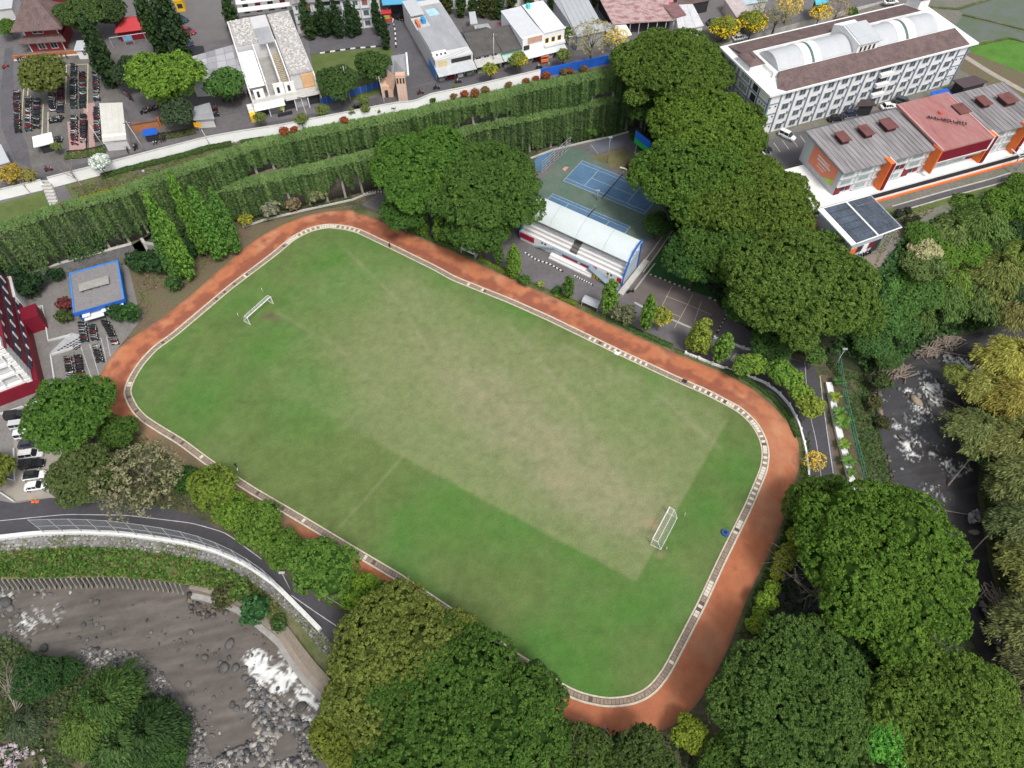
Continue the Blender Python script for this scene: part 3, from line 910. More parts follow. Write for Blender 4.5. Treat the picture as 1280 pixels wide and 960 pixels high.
# ================================================================== RETAINING WALLS, PARAPETS, FENCES
WALLC = M('retaining_wall_concrete', (0.15, 0.14, 0.12), var=0.4, scale=0.35, col2=(0.07, 0.07, 0.06), fine=1.5, fvar=0.25)
PILC = M('pillar_concrete', (0.27, 0.265, 0.22), var=0.35, scale=0.6)
VINE = leafmat('vine_leaf')
def green_wall(line, ztop, zbot, label, seed, batter=0.9, cover=None, nleaf=150, zb=None):
 """battered concrete wall, pillars proud of it, vines rolling over its top"""
 P = np.array(line, float)
 zb = np.full(len(P), zbot) if zb is None else zb
 root = empty('retaining_wall', tuple(P[len(P) // 2][:2]) + (zbot,), label=label, cat='retaining wall')
 o = np.array([root.location[0], root.location[1], root.location[2]])
 # outward side: towards smaller y
 t = offs(P, 1.0)
 sg = 1 if (t[len(P) // 2] - P[len(P) // 2])[1] < 0 else -1
 T0 = P.copy(); T0[:, 2] = ztop - 0.03
 B0 = offs(P, sg * batter); B0[:, 2] = zb - 0.2
 TB = offs(P, -sg * 0.5); TB[:, 2] = ztop - 0.03
 BB = offs(P, -sg * 0.5); BB[:, 2] = zb - 0.2
 n = len(P)
 V = np.vstack([T0, B0, BB, TB]) - o
 F = []
 for i in range(n - 1):
  for a in range(4):
   b = (a + 1) % 4
   F.append((a * n + i, a * n + i + 1, b * n + i + 1, b * n + i))
 F += [(0, n, 2 * n, 3 * n), (n - 1, 2 * n - 1, 3 * n - 1, 4 * n - 1)]
 link('wall_face', npmesh('wall_face', V, F, WALLC), root)
 # pillars
 s = np.r_[0, np.cumsum(np.linalg.norm(np.diff(P[:, :2], axis=0), axis=1))]
 rr = random.Random(seed)
 pos = np.arange(2.0, s[-1] - 1, 4.7)
 pil = []
 for q in pos:
  i = min(int(np.searchsorted(s, q)), n - 1)
  H = ztop - zb[i]
  mb = MB()
  prof = [(0.55, 0), (0.55, H * 0.96), (-batter - 0.55, 0.0), (-0.28, H * 0.96)]
  mb.add([(-.28, -(batter + .55), -0.2), (.28, -(batter + .55), -0.2), (.28, .3, -0.2), (-.28, .3, -0.2),
    (-.28, -.3, H * .97), (.28, -.3, H * .97), (.28, .3, H * .97), (-.28, .3, H * .97)],
 [(3, 2, 1, 0), (4, 5, 6, 7), (0, 1, 5, 4), (1, 2, 6, 5), (2, 3, 7, 6), (3, 0, 4, 7)])
  tg = P[min(i + 1, n - 1)] - P[max(i - 1, 0)]
  az = math.atan2(tg[1], tg[0])
  mb.build('pillar', PILC, root, loc=(P[i][0] - o[0], P[i][1] - o[1], zb[i] - o[2]), rot=(0, 0, az))
  pil.append(q)
 # vines
 rng = np.random.default_rng(seed)
 N = int(s[-1] * nleaf)
 q = rng.random(N) * s[-1]
 x = np.interp(q, s, P[:, 0]); y = np.interp(q, s, P[:, 1])
 Q = np.interp(q, s, offs(P, sg)[:, 0]) - x, np.interp(q, s, offs(P, sg)[:, 1]) - y
 zbq = np.interp(q, s, zb)
 H = ztop - zbq
 pn = fbm(q, q * 0 + seed, 5, seed, 4)             # how far down the mat reaches here
 depth = np.clip(0.84 + 1.7 * (pn - 0.42), 0.5, 1.05)
 if cover is not None:
  depth = np.clip(depth + cover(x, pn), 0.05, 1.1)
 dp = np.abs(((q - 2.0) % 4.7) - 0)
 dp = np.minimum(dp, 4.7 - dp)
 depth = np.where(dp < 0.4, depth * (0.55 + .6 * pn), depth)
 v = rng.random(N) ** 1.35
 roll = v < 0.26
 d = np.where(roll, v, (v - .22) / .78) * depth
 out = np.where(roll, -0.8 + 2.3 * (v / 0.26), 1.35 - 0.2 * d + 0.15 * np.sin(q * 2.1) * (1 - d)) + batter * d
 out += rng.normal(size=N) * 0.16 + np.where(dp < 0.7, 0.22, 0)
 zz = np.where(roll, ztop + 0.55 - 1.3 * (v / 0.26) ** 2 * 0.6 + 0.4 * (pn - .5), ztop - H * d - 0.05) + rng.normal(size=N) * 0.12
 zz = np.maximum(zz, zbq + 0.05)
 C = np.stack([x + Q[0] * out, y + Q[1] * out, zz], 1) - o
 Nn = np.stack([Q[0] * np.where(roll, .5, 1), Q[1] * np.where(roll, .5, 1), np.where(roll, 1.0, 0.35)], 1) + rng.normal(size=(N, 3)) * 0.4
 along = np.tile(np.array([[0, 0, -1.0]]), (N, 1)) + np.stack([Q[0], Q[1], Q[0] * 0], 1) * np.where(roll, 1, .2)[:, None]
 V, F = quads(C, Nn, 0.56, 0.5, rng, np.cross(Nn, along))
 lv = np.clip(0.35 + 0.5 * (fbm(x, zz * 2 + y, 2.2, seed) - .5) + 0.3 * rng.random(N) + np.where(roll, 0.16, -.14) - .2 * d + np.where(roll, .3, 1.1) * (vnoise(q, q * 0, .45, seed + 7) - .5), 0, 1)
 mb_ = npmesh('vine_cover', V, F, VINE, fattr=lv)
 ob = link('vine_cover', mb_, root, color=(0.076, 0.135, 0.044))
 ob['kind'] = 'stuff'
 return root
zb1 = np.where(np.arange(len(U1)) <= i0, ZK, ZM).astype(float)
k = np.convolve(np.pad(zb1, 4, mode='edge'), np.ones(9) / 9, 'valid')
xa = U1[i0][0]
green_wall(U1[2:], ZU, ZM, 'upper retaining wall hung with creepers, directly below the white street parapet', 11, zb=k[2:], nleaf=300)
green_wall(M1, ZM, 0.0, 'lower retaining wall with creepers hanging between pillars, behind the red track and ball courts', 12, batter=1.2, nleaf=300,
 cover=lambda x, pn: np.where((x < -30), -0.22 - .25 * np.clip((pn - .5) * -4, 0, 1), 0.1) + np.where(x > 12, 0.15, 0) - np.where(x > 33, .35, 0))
# stone wall below the foot strip
mb = wall_mb(offs(KL, 0.2), -0.2, ZK + 0.12, 0.5)
sw = tag(mb.build('stone_wall', STONEM), 'grey stone wall with pale coping above the blue flat roofed house', 'wall')
mb = wall_mb(offs(KL, 0.2), ZK + 0.12, ZK + 0.3, 0.8)
mb.build('coping', LCONC, sw)
# broken stone basin between the foot strip and the lower wall
bs = empty('stone_basin', tuple(G(190, 300, 0)), label='dark stone walled basin with pale copings beside the tall poplars', cat='basin')
def lw(a, b, z0, z1, t, mat, nm='basin_wall'):
 P = [G(*a, z1), G(*b, z1)]
 wall_mb([p - Vector(bs.location) * 1.0 for p in P], z0, z1, t).build(nm, mat, bs)
lw((165, 281), (192, 270), 0, 4.2, 0.6, LCONC)
lw((165, 281), (180, 303), 0, 4.0, 0.7, LCONC)
lw((180, 303), (213, 309), 0, 3.4, 0.9, CONC)
lw((192, 270), (213, 305), 0, 3.4, 0.5, CONC)
lw((180, 303), (188, 322), 0, 2.6, 0.5, CONC)
lw((188, 322), (211, 310), 0, 1.6, 0.5, CONC)
mb = MB()
mb.prism([tuple((p - Vector(bs.location))[:2]) for p in GL([(168, 283), (190, 273), (211, 306), (183, 302)], 2.5)], -0.1, 1.8)
mb.build('basin_floor', DSTONE, bs)
# kerb lines along the wall foot near the track
for pts, lab in (([(303, 283), (330, 274), (380, 262), (440, 249), (455, 243), (470, 240)], 'pale low kerb along the foot of the creeper wall by the top left track bend'),
 ([(640, 206), (690, 187), (735, 176), (765, 170), (786, 164)], 'low kerb at the foot of the creeper wall behind the ball courts')):
 tag(wall_mb(GL(pts, 0.35), 0, 0.35, 0.4).build('kerb', LCONC), lab, 'kerb')
def seg_wall(pts, z0, z1, t, mat, name, label, cat, cap=None):
 P = smooth(resample(GL(pts, z0), 1.0), 1)
 ob = tag(wall_mb(P, z0 - 0.1, z1, t).build(name, mat), label, cat)
 if cap:
  wall_mb(P, z1, z1 + 0.1, t + 0.15).build('coping', cap, ob)
 return ob
seg_wall([(-60, 262), (0, 250), (45, 239), (58, 236)], ZU, ZU + 2.5, 0.3, WHITE, 'parapet_wall', 'white street parapet left of the stair opening', 'parapet wall', LCONC)
seg_wall([(66, 234), (81, 230), (137, 216), (200, 199), (263, 183), (301, 176), (353, 168), (388, 161), (440, 151), (480, 143), (500, 139.5), (520, 138), (528, 134.5), (540, 129), (580, 121), (620, 112), (675, 99)], ZU, ZU + 2.6, 0.3, WHITE,
 'parapet_wall', 'long white street parapet running along the top of the creeper walls', 'parapet wall', LCONC)
seg_wall([(675, 97), (700, 92), (757, 80), (800, 72)], ZU, ZU + 2.4, 0.25, BLUE, 'site_hoarding', 'blue hoarding continuing the white parapet beside the road', 'hoarding')
# stair through the parapet
stp = empty('outdoor_stair', tuple(G(72, 262, ZU)), label='short pale flight of steps through the gap in the white parapet', cat='stair')
for i in range(9):
 t = i / 8
 p = G(60.5 + 9 * t, 233 + 27 * t, ZU) - Vector(stp.location)
 MB().box(p.x - 1.0, p.x + 1.0, p.y - 0.35, p.y + 0.35, 0, 1.5 - 1.35 * t).build('step', LCONC, stp)
# planting strip and lawn between parapet and wall top
def strip_u(name, a, b, mat, z):
 return struct(name, ribbon_mesh(name, resample(GL(a, z), n=60), resample(GL(b, z), n=60), mat, 2))
strip_u('planted_strip', [(80, 231), (200, 200), (353, 169), (480, 141), (530, 135), (675, 100), (757, 82), (850, 66)], [(94, 254), (200, 218), (322, 178), (434, 156), (500, 145), (560, 131), (672, 106), (757, 90), (850, 80)], M('town_verge', (0.13, 0.11, 0.07), var=0.35, scale=0.3, col2=(0.08, 0.11, 0.035), fine=2, fvar=.3), ZU + .012)
sheet('lawn', [(-60, 268), (0, 254), (58, 238), (66, 260), (0, 281), (-60, 296)], M('lawn_grass', (0.10, 0.135, 0.04), var=0.25, scale=0.3, fine=3, fvar=.2), ZU + .02)
sheet('road', [(-80, 268), (0, 249), (60, 233), (137, 214), (200, 197), (300, 174), (388, 159), (500, 137), (675, 97), (860, 62), (850, 44), (760, 62), (668, 80), (600, 92), (530, 106), (470, 122), (390, 142), (310, 158), (200, 184), (100, 205), (0, 232), (-80, 250)],
 M('town_asphalt', (0.115, 0.11, 0.12), var=0.18, scale=0.15, fine=1.5, fvar=.12), ZU + .008)
TROAD = MATS['town_asphalt']
sheet('road', [(18, 200), (40, 212), (34, 180), (20, 150), (17, 110), (16, 60), (6, 60), (0, 120), (2, 160)], TROAD, ZU + .014)
sheet('paved_lot', [(30, 80), (120, 66), (150, 62), (160, 180), (40, 210), (36, 180), (20, 150)], M('lot_paving', (0.15, 0.14, 0.13), var=0.25, scale=0.25, fine=2, fvar=.2), ZU + .010)
sheet('forecourt', [(440, 40), (520, 0), (530, 0), (534, 20), (548, 100), (470, 122), (470, 112), (486, 70)], TROAD, ZU + .010)
sheet('yard', [(385, 46), (492, 36), (487, 58), (388, 68)], TROAD, ZU + .016)
sheet('lawn', [(388, 68), (486, 58), (492, 64), (486, 76), (474, 118), (400, 132)], MATS['lawn_grass'], ZU + .018)
sheet('yard', [(222, -20), (292, -20), (300, 45), (236, 58), (220, 30)], M('grey_yard', (0.16, 0.15, 0.15), var=0.15, scale=0.2), ZU + .010)
sheet('yard', [(836, 20), (925, -10), (940, 20), (905, 50), (845, 55)], MATS['grey_yard'], ZU + .02)
sheet('pink_paving', [(84, 152), (88, 200), (108, 196), (104, 130), (118, 128), (120, 150), (118, 195), (112, 196), (110, 150)], M('pink_paving', (0.42, 0.27, 0.25), var=0.15, scale=0.4), ZU + .02)
for pts in ([(31, 87), (27, 150)], [(36, 90), (33, 150)], [(54, 130), (52, 180)], [(83, 82), (82, 130)], [(110, 80), (109, 140)], [(60, 140), (60, 176)], [(72, 82), (110, 80)]):
 P = resample(GL(pts, ZU + .03), 2)
 a, b = offs(P, .12), offs(P, -.12)
 struct('lot_line', ribbon_mesh('lot_line', a, b, CLINE, 1))
# black and white kerb stones
def kerbstones(pts, z, n, label, w=.35, colA=(0.75, .75, .73), colB=(0.03, .03, .03), group=None, h=.22):
 P = resample(GL(pts, z), n=n + 1)
 root = empty('striped_kerb', tuple(P[0]), label=label, cat='kerb')
 o = Vector(P[0])
 me = MB().box(-.5, .5, -w / 2, w / 2, -.05, h).mesh('kerb_stone', FLATCOL)
 for i in range(n):
  a, b = Vector(P[i]), Vector(P[i + 1])
  d = b - a
  link('kerb_stone', me, root, (a + b) / 2 - o, (0, 0, math.atan2(d.y, d.x)), (d.length * .97, 1, 1), colA if i % 2 == 0 else colB)
kerbstones([(400, 67), (440, 61), (476, 58)], ZU, 12, 'black and white kerb along the top edge of the school lawn')
kerbstones([(377, 44), (410, 41), (450, 35), (488, 31)], ZU, 22, 'black and white kerb in front of the white dormitory')
kerbstones([(490, 18), (494, 40), (495, 60)], ZU, 14, 'black and white kerb left of the entrance drive')
kerbstones([(479, 0), (493, 32)], ZU, 12, 'black and white bollard kerb beneath the blue canopy, left side')
kerbstones([(519, 2), (526, 30)], ZU, 10, 'black and white kerb along the right side of the entrance drive')
pw = [p for p in PAR if p[1] > 38]
ob = tag(wall_mb(offs(pw, 0.0), -0.3, 0.75, 0.75).build('parapet_wall', M('scuffed_white', (0.72, 0.72, 0.70), var=0.12, scale=0.6, fine=3, fvar=.12)), 'white parapet wall curving between the river bank and the road', 'parapet wall')
FENCE = M('fence_wire', (0.42, 0.44, 0.46), rough=0.5, var=0.1)
def netfence(line, h, name, label, cat, mat, step=3.0, mesh_s=0.30, r=0.018, lean=0.0, z0=0.7, rails=3, post_r=0.05):
 P = resample([Vector((p[0], p[1], z0)) for p in line], step)
 root = empty(name, tuple(P[0]), label=label, cat=cat)
 o = Vector(P[0])
 for i in range(len(P) - 1):
  a, b = Vector(P[i]) - o, Vector(P[i + 1]) - o
  d = (b - a).normalized()
  nrm = Vector((-d.y, d.x, 0)) * lean
  up = Vector((0, 0, 1)) * h + nrm
  MB().tube(a, a + up, post_r, None, 5).build('post', mat, root)
  mb = MB()
  for k in range(rails):
   t = (k + .5) / rails if rails > 2 else k
   t = k / (rails - 1)
   mb.tube(a + up * t * .98 + d * .05, b + up * t * .98 - d * .05, post_r * .6, None, 4)
  L = (b - a).length
  m = int((L + h) / mesh_s)
  for k in range(m):
   # diagonal wires both ways as thin strips
   s0 = k * mesh_s
   for sg in (0, 1):
    x0, y0 = (s0, 0.0) if s0 <= L else (L, (s0 - L) / h)
    x1, y1 = (0.0, s0 / h) if s0 <= h else (s0 - h, 1.0)
    if y0 > 1 or y1 > 1.0001 or x1 > L:
     continue
    if sg:
     x0, x1 = L - x0, L - x1
    p, q = a + d * x0 + up * y0, a + d * x1 + up * y1
    w_ = d * r
    mb.add([p - w_, p + w_, q + w_, q - w_], [(0, 1, 2, 3)])
  pn = mb.build('mesh_panel', mat, root)
 return root
fl = [p for p in PAR if 44 < p[1] and p[0] > -86]
netfence(fl, 5.4, 'chain_link_fence', 'grey chain link fence panels standing on the white river parapet', 'fence', FENCE, step=3.4, mesh_s=0.42, r=0.028, lean=0.0, post_r=0.07)
# green fence beside the palms
gf = smooth(resample(GL([(1048, 455), (1054, 490), (1062, 530), (1073, 575), (1082, 612)], 0), 1.0), 1)
GFEN = M('green_wire', (0.10, 0.30, 0.20), rough=0.5, var=0.15)
netfence(gf, 4.2, 'green_wire_fence', 'green wire fence with pale rails between the palms and the river', 'fence', GFEN, step=3.0, mesh_s=0.42, r=0.032, lean=-1.2, z0=0.0, rails=3, post_r=0.07)
# white planter with palms
pl = tag(wall_mb(smooth(resample(GL([(1036, 478), (1042, 505), (1049, 540), (1056, 565), (1063, 592), (1070, 620)], 0.7), 1.0), 1), 0, 0.8, 1.25).build('planter_wall', WHITE), 'broad white planter wall along the river side road', 'planter')
# white low fence along the outer bend
def post_wall(pts, label, h=.55, t=.32, posts=1.5, ph=.8):
 P = smooth(resample(GL(pts, 0.3), .8), 1)
 ob = tag(wall_mb(P, -.1, h, t).build('low_wall', WHITE), label, 'low wall')
 me = MB().box(-.22, .22, -.22, .22, -.1, ph).mesh('cap_post', WHITE)
 Q = resample([Vector(p) for p in P], posts * 2)
 for q in Q:
  link('cap_post', me, ob, (q[0], q[1], 0))
post_wall([(857, 441), (895, 456), (932, 469), (955, 477), (973, 490), (988, 507), (999, 530), (1007, 560), (1011, 590), (1011, 615), (1002, 655)], 'white low wall with posts round the outer bend of the red track')
post_wall([(893, 422), (910, 427), (932, 436), (967, 437), (985, 436)], 'white low wall across the road under the big trees')
# kerbs of the plaza
kerbstones([(812, 343), (830, 350), (850, 358), (866, 364)], 0.0, 18, 'cream and dark kerb between the dark lawn and the grey ball court', colA=(.55, .5, .35), w=.3)
kerbstones([(886, 372), (912, 384), (905, 400), (896, 417)], 0.0, 22, 'cream and dark kerb round the right end of the grey ball court', colA=(.55, .5, .35), w=.3)
kerbstones([(656, 316), (670, 325), (686, 330), (704, 340)], 0.0, 22, 'black and white kerb before the left half of the grandstand', w=.3)
kerbstones([(718, 345), (736, 354), (741, 357)], 0.0, 16, 'black and white kerb before the right half of the grandstand', w=.3)
for pts, lab in (([(804, 340), (822, 316), (841, 288)], 'cream kerb at the left edge of the dark lawn'), ([(798, 336), (816, 312), (832, 290)], 'cream kerb of the path beside the grandstand')):
 tag(wall_mb(GL(pts, .15), -.1, .15, .22).build('kerb', M('cream_paint', (.6, .54, .4), var=.15)), lab, 'kerb')
sheet('lawn', [(806, 341), (842, 288), (880, 300), (900, 372), (886, 371), (866, 364), (830, 350)], M('dark_lawn', (0.03, 0.10, 0.03), var=0.2, scale=0.4, fine=3), 0.03)
sheet('court_apron', [(786, 335), (812, 343), (866, 364), (912, 384), (893, 420), (870, 414), (840, 402), (800, 382), (776, 362)], M('court_grey', (0.155, 0.13, 0.125), var=0.2, scale=0.2), 0.02)
for pts in ([(840, 358), (826, 386), (818, 400)], [(866, 368), (850, 398), (843, 410)], [(832, 370), (858, 380), (890, 394)], [(820, 384), (850, 396)], [(877, 376), (868, 402)]):
 strip('court_line', pts, .1, .034, CLINE)
strip('court_line', [(793, 378), (800, 382), (812, 388), (830, 395), (850, 404), (876, 415)], .55, .036, M('worn_white', (.42, .41, .40), var=.25))
for pts in ([(453, 243), (468, 237), (478, 232)],):
 pass
kerbstones([(455, 243), (465, 240), (479, 240)], 0.0, 14, 'white painted stones in front of the trees at the top bend', w=.4)
kerbstones([(480, 238), (495, 247), (510, 255)], 0.0, 18, 'black and white kerb curving under the left big tree', w=.3)
GREENC = M('green_court', (0.11, 0.175, 0.14), var=0.25, scale=0.15, col2=(0.13, 0.16, 0.13), fine=1.5, fvar=.12)
BLUEC = M('blue_court', (0.095, 0.185, 0.30), var=0.22, scale=0.12, fine=1.2, fvar=.12)
CLW = M('court_white', (0.40, 0.48, 0.54), var=.25, scale=.5)
sheet('green_court', [(668, 240), (700, 196), (712, 184), (735, 190), (775, 222), (812, 238), (830, 262), (828, 292), (800, 306), (700, 262)], GREENC, 0.03)
ca = [G(703.7, 226), G(727.5, 200)]
def court(a, b, length, label_z, nets=True):
 """blue court: baseline a-b, extends to the right"""
 x = (b - a).normalized()
 y = Vector((x.y, -x.x, 0))
 W = (b - a).length
 mb = MB()
 q = lambda s, t, z: tuple(a + x * s + y * t + Vector((0, 0, z)))
 mb.add([q(0, 0, .045), q(W, 0, .045), q(W, length, .045), q(0, length, .045)], [(0, 3, 2, 1)])
 me = mb.mesh('blue_court', BLUEC)
 struct('blue_court', me)
 mb = MB()
 def ln(s0, t0, s1, t1, w=.065):
  if abs(s1 - s0) > abs(t1 - t0):
   mb.add([q(s0, t0 - w, .055), q(s1, t0 - w, .055), q(s1, t0 + w, .055), q(s0, t0 + w, .055)], [(0, 1, 2, 3)])
  else:
   mb.add([q(s0 - w, t0, .055), q(s0 - w, t1, .055), q(s0 + w, t1, .055), q(s0 + w, t0, .055)], [(0, 1, 2, 3)])
 for s in (0.1, W * .13, W * .87, W - .1):
  ln(s, 0, s, length)
 for t in (0.1, length - .1):
  ln(0, t, W, t)
 for t in (length * .24, length * .76):
  ln(W * .13, t, W * .87, t)
 ln(W / 2, length * .24, W / 2, length * .76)
 struct('court_line', mb.mesh('court_line', CLW))
 return a, x, y, W
NETM = M('net_dark', (0.03, 0.05, 0.06), rough=.8)
def net(a, x, y, W, t, label):
 p, r_ = a + y * t - x * .9, a + y * t + x * (W + .9)
 root = empty('court_net', tuple(p), label=label, cat='net')
 d = r_ - p
 for f in (0, 1):
  MB().tube((d * f), d * f + Vector((0, 0, 1.15)), .06).build('post', METAL, root)
 mb = MB()
 n = int(d.length / .2)
 for i in range(n + 1):
  c = d * (i / n)
  mb.tube(c + Vector((0, 0, .1)), c + Vector((0, 0, 1.0)), .02, None, 3)
 for k in range(6):
  z = .1 + .17 * k
  mb.tube(Vector((0, 0, z)), d + Vector((0, 0, z)), .02, None, 3)
 mb.build('netting', NETM, root)
 MB().box(0, 1, -.03, .03, .98, 1.06).build('tape', M('tape', (.35, .42, .45)), root, rot=(0, 0, math.atan2(d.y, d.x)), scale=(d.length, 1, 1))
a, x, y, W = court(G(703.7, 226), G(727.5, 200.5), 23.8, 0)
net(a, x, y, W, 12, 'dark net across the upper blue court')
UMP = (a + y * 12 + x * (W + 2.0))
a2 = G(691, 242)
a, x, y, W = court(a2 - x * 8.5, a2, (G(790.5, 281) - a2).length, 0)
net(a, x, y, W, 12, 'dark net across the lower blue court behind the grandstand roof')
sheet('pink_mat', [(703, 211), (707, 208), (711, 209), (706, 214)], M('pink_patch', (.6, .3, .28)), .06)
# wider grey apron and a third worn court to the right, dry grass round the small shelter
sheet('blue_court', [(736, 182), (748, 193), (788, 175), (790, 168), (760, 172)], M('worn_court', (.14, .155, .19), var=.2, scale=.15), 0.04)
strip('court_line', [(739, 181), (748, 193)], .12, .05, CLW)
sheet('dry_grass', [(738, 196), (780, 186), (800, 205), (812, 228), (790, 218), (760, 207)], M('dry_grass', (.17, .155, .075), var=.3, scale=.4, fine=3), .045)
sheet('blue_court', [(668, 200), (680, 190), (692, 186), (688, 200), (676, 214), (670, 214)], BLUEC, .04)
MB().tube(UMP, UMP, .1)
t_ = empty('white_bench', tuple(G(779, 212)), math.radians(-25), 'small white bench at the end of the upper court net', 'bench')
MB().box(-1, 1, -.25, .25, .4, .5).build('seat', WHITE, t_)
for s in (-.8, .8):
 MB().box(s - .05, s + .05, -.2, .2, 0, .4).build('leg', METAL, t_)
# bars of the leaning rack / ball stop fence
rk = empty('ball_stop_frame', tuple(G(680, 216)), label='pale steel frame of bars standing at the left end of the blue courts', cat='frame')
A_, B_2 = G(677, 217), G(712, 186)
d = B_2 - A_
mb = MB()
for k in range(5):
 z = .3 + k * .85
 MB().tube(Vector((0, 0, z)), d + Vector((0, 0, z)), .05, None, 5).build('rail', METAL, rk)
for i in range(8):
 c = d * (i / 7)
 MB().tube(c, c + Vector((0, 0, 3.9)), .07, None, 5).build('post', METAL, rk)
rk.location = A_
# light pole by the courts
def pole(u, v, z, h, label, name='utility_pole', cat='pole', r=.12, lean=(0, 0), head=None, mat=None, cross=False):
 p = G(u, v, z)
 o = empty(name, tuple(p), label=label, cat=cat)
 top = Vector((lean[0], lean[1], h))
 MB().tube((0, 0, -.2), top, r, r * .65, 8).build('shaft', mat or LCONC, o, smooth=True)
 if head:
  MB().box(top.x - .5, top.x + .5, top.y - .18, top.y + .18, h - .05, h + .2).build('lamp_head', METAL, o)
 if cross:
  MB().box(top.x - .8, top.x + .8, top.y - .06, top.y + .06, h - .7, h - .55).build('cross_arm', BARK, o)
  for s in (-.6, 0, .6):
   MB().tube((top.x + s, top.y, h - .55), (top.x + s, top.y, h - .35), .05, None, 5).build('insulator', WHITE, o)
 return p + top
pole(759, 204, 0, 8, 'dark floodlight pole between the upper blue court and the grass patch', 'floodlight_pole', r=.09, head=True, mat=CONC)
pole(746, 250, 0, 3.0, 'short dark lamp post between the two blue courts', 'lamp_post', r=.16, head=True, mat=CONC)
# scoreboard / billboard
bb = empty('billboard', tuple(G(800, 196)), math.radians(-55), 'tilted blue and green billboard above the small brown shelter', 'billboard')
MB().box(-3.0, 3.0, -.12, .12, 2.8, 4.4).build('green_band', M('green_board', (.02, .5, .10), rough=.5), bb)
MB().box(-3.0, 3.0, -.12, .12, 4.4, 6.6).build('blue_panel', M('blue_board', (.02, .16, .72), rough=.5), bb)
for s in (-2.2, 2.2):
 MB().tube((s, .2, 0), (s, .2, 6), .12).build('leg', METAL, bb)
sh = empty('garden_shelter', tuple(G(790, 210)), math.radians(-30), 'small brown monument base with grey ornament on the dry grass', 'monument')
MB().box(-1.9, 1.9, -1.5, 1.5, 0, .7).build('plinth', M('brown_stone', (.15, .10, .085), var=.3), sh)
MB().box(-1.1, 1.1, -1.7, -.8, .7, 1.9).build('dark_panel', M('dark_brown', (.05, .025, .02)), sh)
MB().box(-.7, .7, -.5, .9, .7, 2.1).build('block', MATS['brown_stone'], sh, bevel=.1)
mb = MB()
mb.tube((0, .1, 2.1), (0, .1, 3.0), .35, .2, 7)
mb.tube((0, .1, 3.0), (.1, 0, 3.4), .22, .16, 7)
mb.tube((-.5, 0, 2.3), (0, 0, 2.9), .12, .1, 5)
mb.build('ornament', LCONC, sh)
pwall = empty('river_pile_wall', tuple(G(100, 735, ZW)), label='row of leaning concrete piles holding the river bank', cat='river wall')
o = Vector(pwall.location)
q = [Vector(p) for p in resample([Vector(p) for p in PT if p[0] < -58.5], .95)]
me = None
mb = MB()
mb.box(-.14, .14, -.05, .55, 0, 3.0)
mb.box(-.14, .14, -1.0, 0, 0, .35)
mb.add([(-.14, -.9, .0), (.14, -.9, .0), (.14, .1, 0), (-.14, .1, 0), (-.14, -.15, 2.9), (.14, -.15, 2.9), (.14, .1, 2.9), (-.14, .1, 2.9)], [(3, 2, 1, 0), (4, 5, 6, 7), (0, 1, 5, 4), (1, 2, 6, 5), (2, 3, 7, 6), (3, 0, 4, 7)])
me = mb.mesh('pile', M('pile_concrete', (.25, .235, .21), var=.3, scale=.8))
for i in range(len(q) - 1):
 d = q[i + 1] - q[i]
 link('pile', me, pwall, (q[i].x - o.x, q[i].y - o.y, 0), (0, 0, math.atan2(d.y, d.x)), (1, 1, 1 + random.uniform(-.08, .05)))
Pq = [p for p in PT if p[0] < -57.5]
wall_mb([Vector(p) - o for p in offs(Pq, 1.0)], -.3, 2.6, .5).build('back_wall', DSTONE, pwall)
wall_mb([Vector(p) - o for p in offs(Pq, .5)], 2.9, 3.15, .7).build('cap_beam', CONC, pwall)
# concrete embankment right of the piles
Pe = np.array([p for p in PT if p[0] > -58.5])
em = tag(wall_mb(offs(Pe, .1), ZW - .5, -3.6, 1.6).build('river_embankment', M('embankment', (.27, .23, .19), var=.3, scale=.4)), 'curved pale concrete embankment beside the white water', 'embankment')
wall_mb(offs(Pe, -1.1), ZW - .5, ZW + 1.2, 1.2).build('footing', CONC, em)
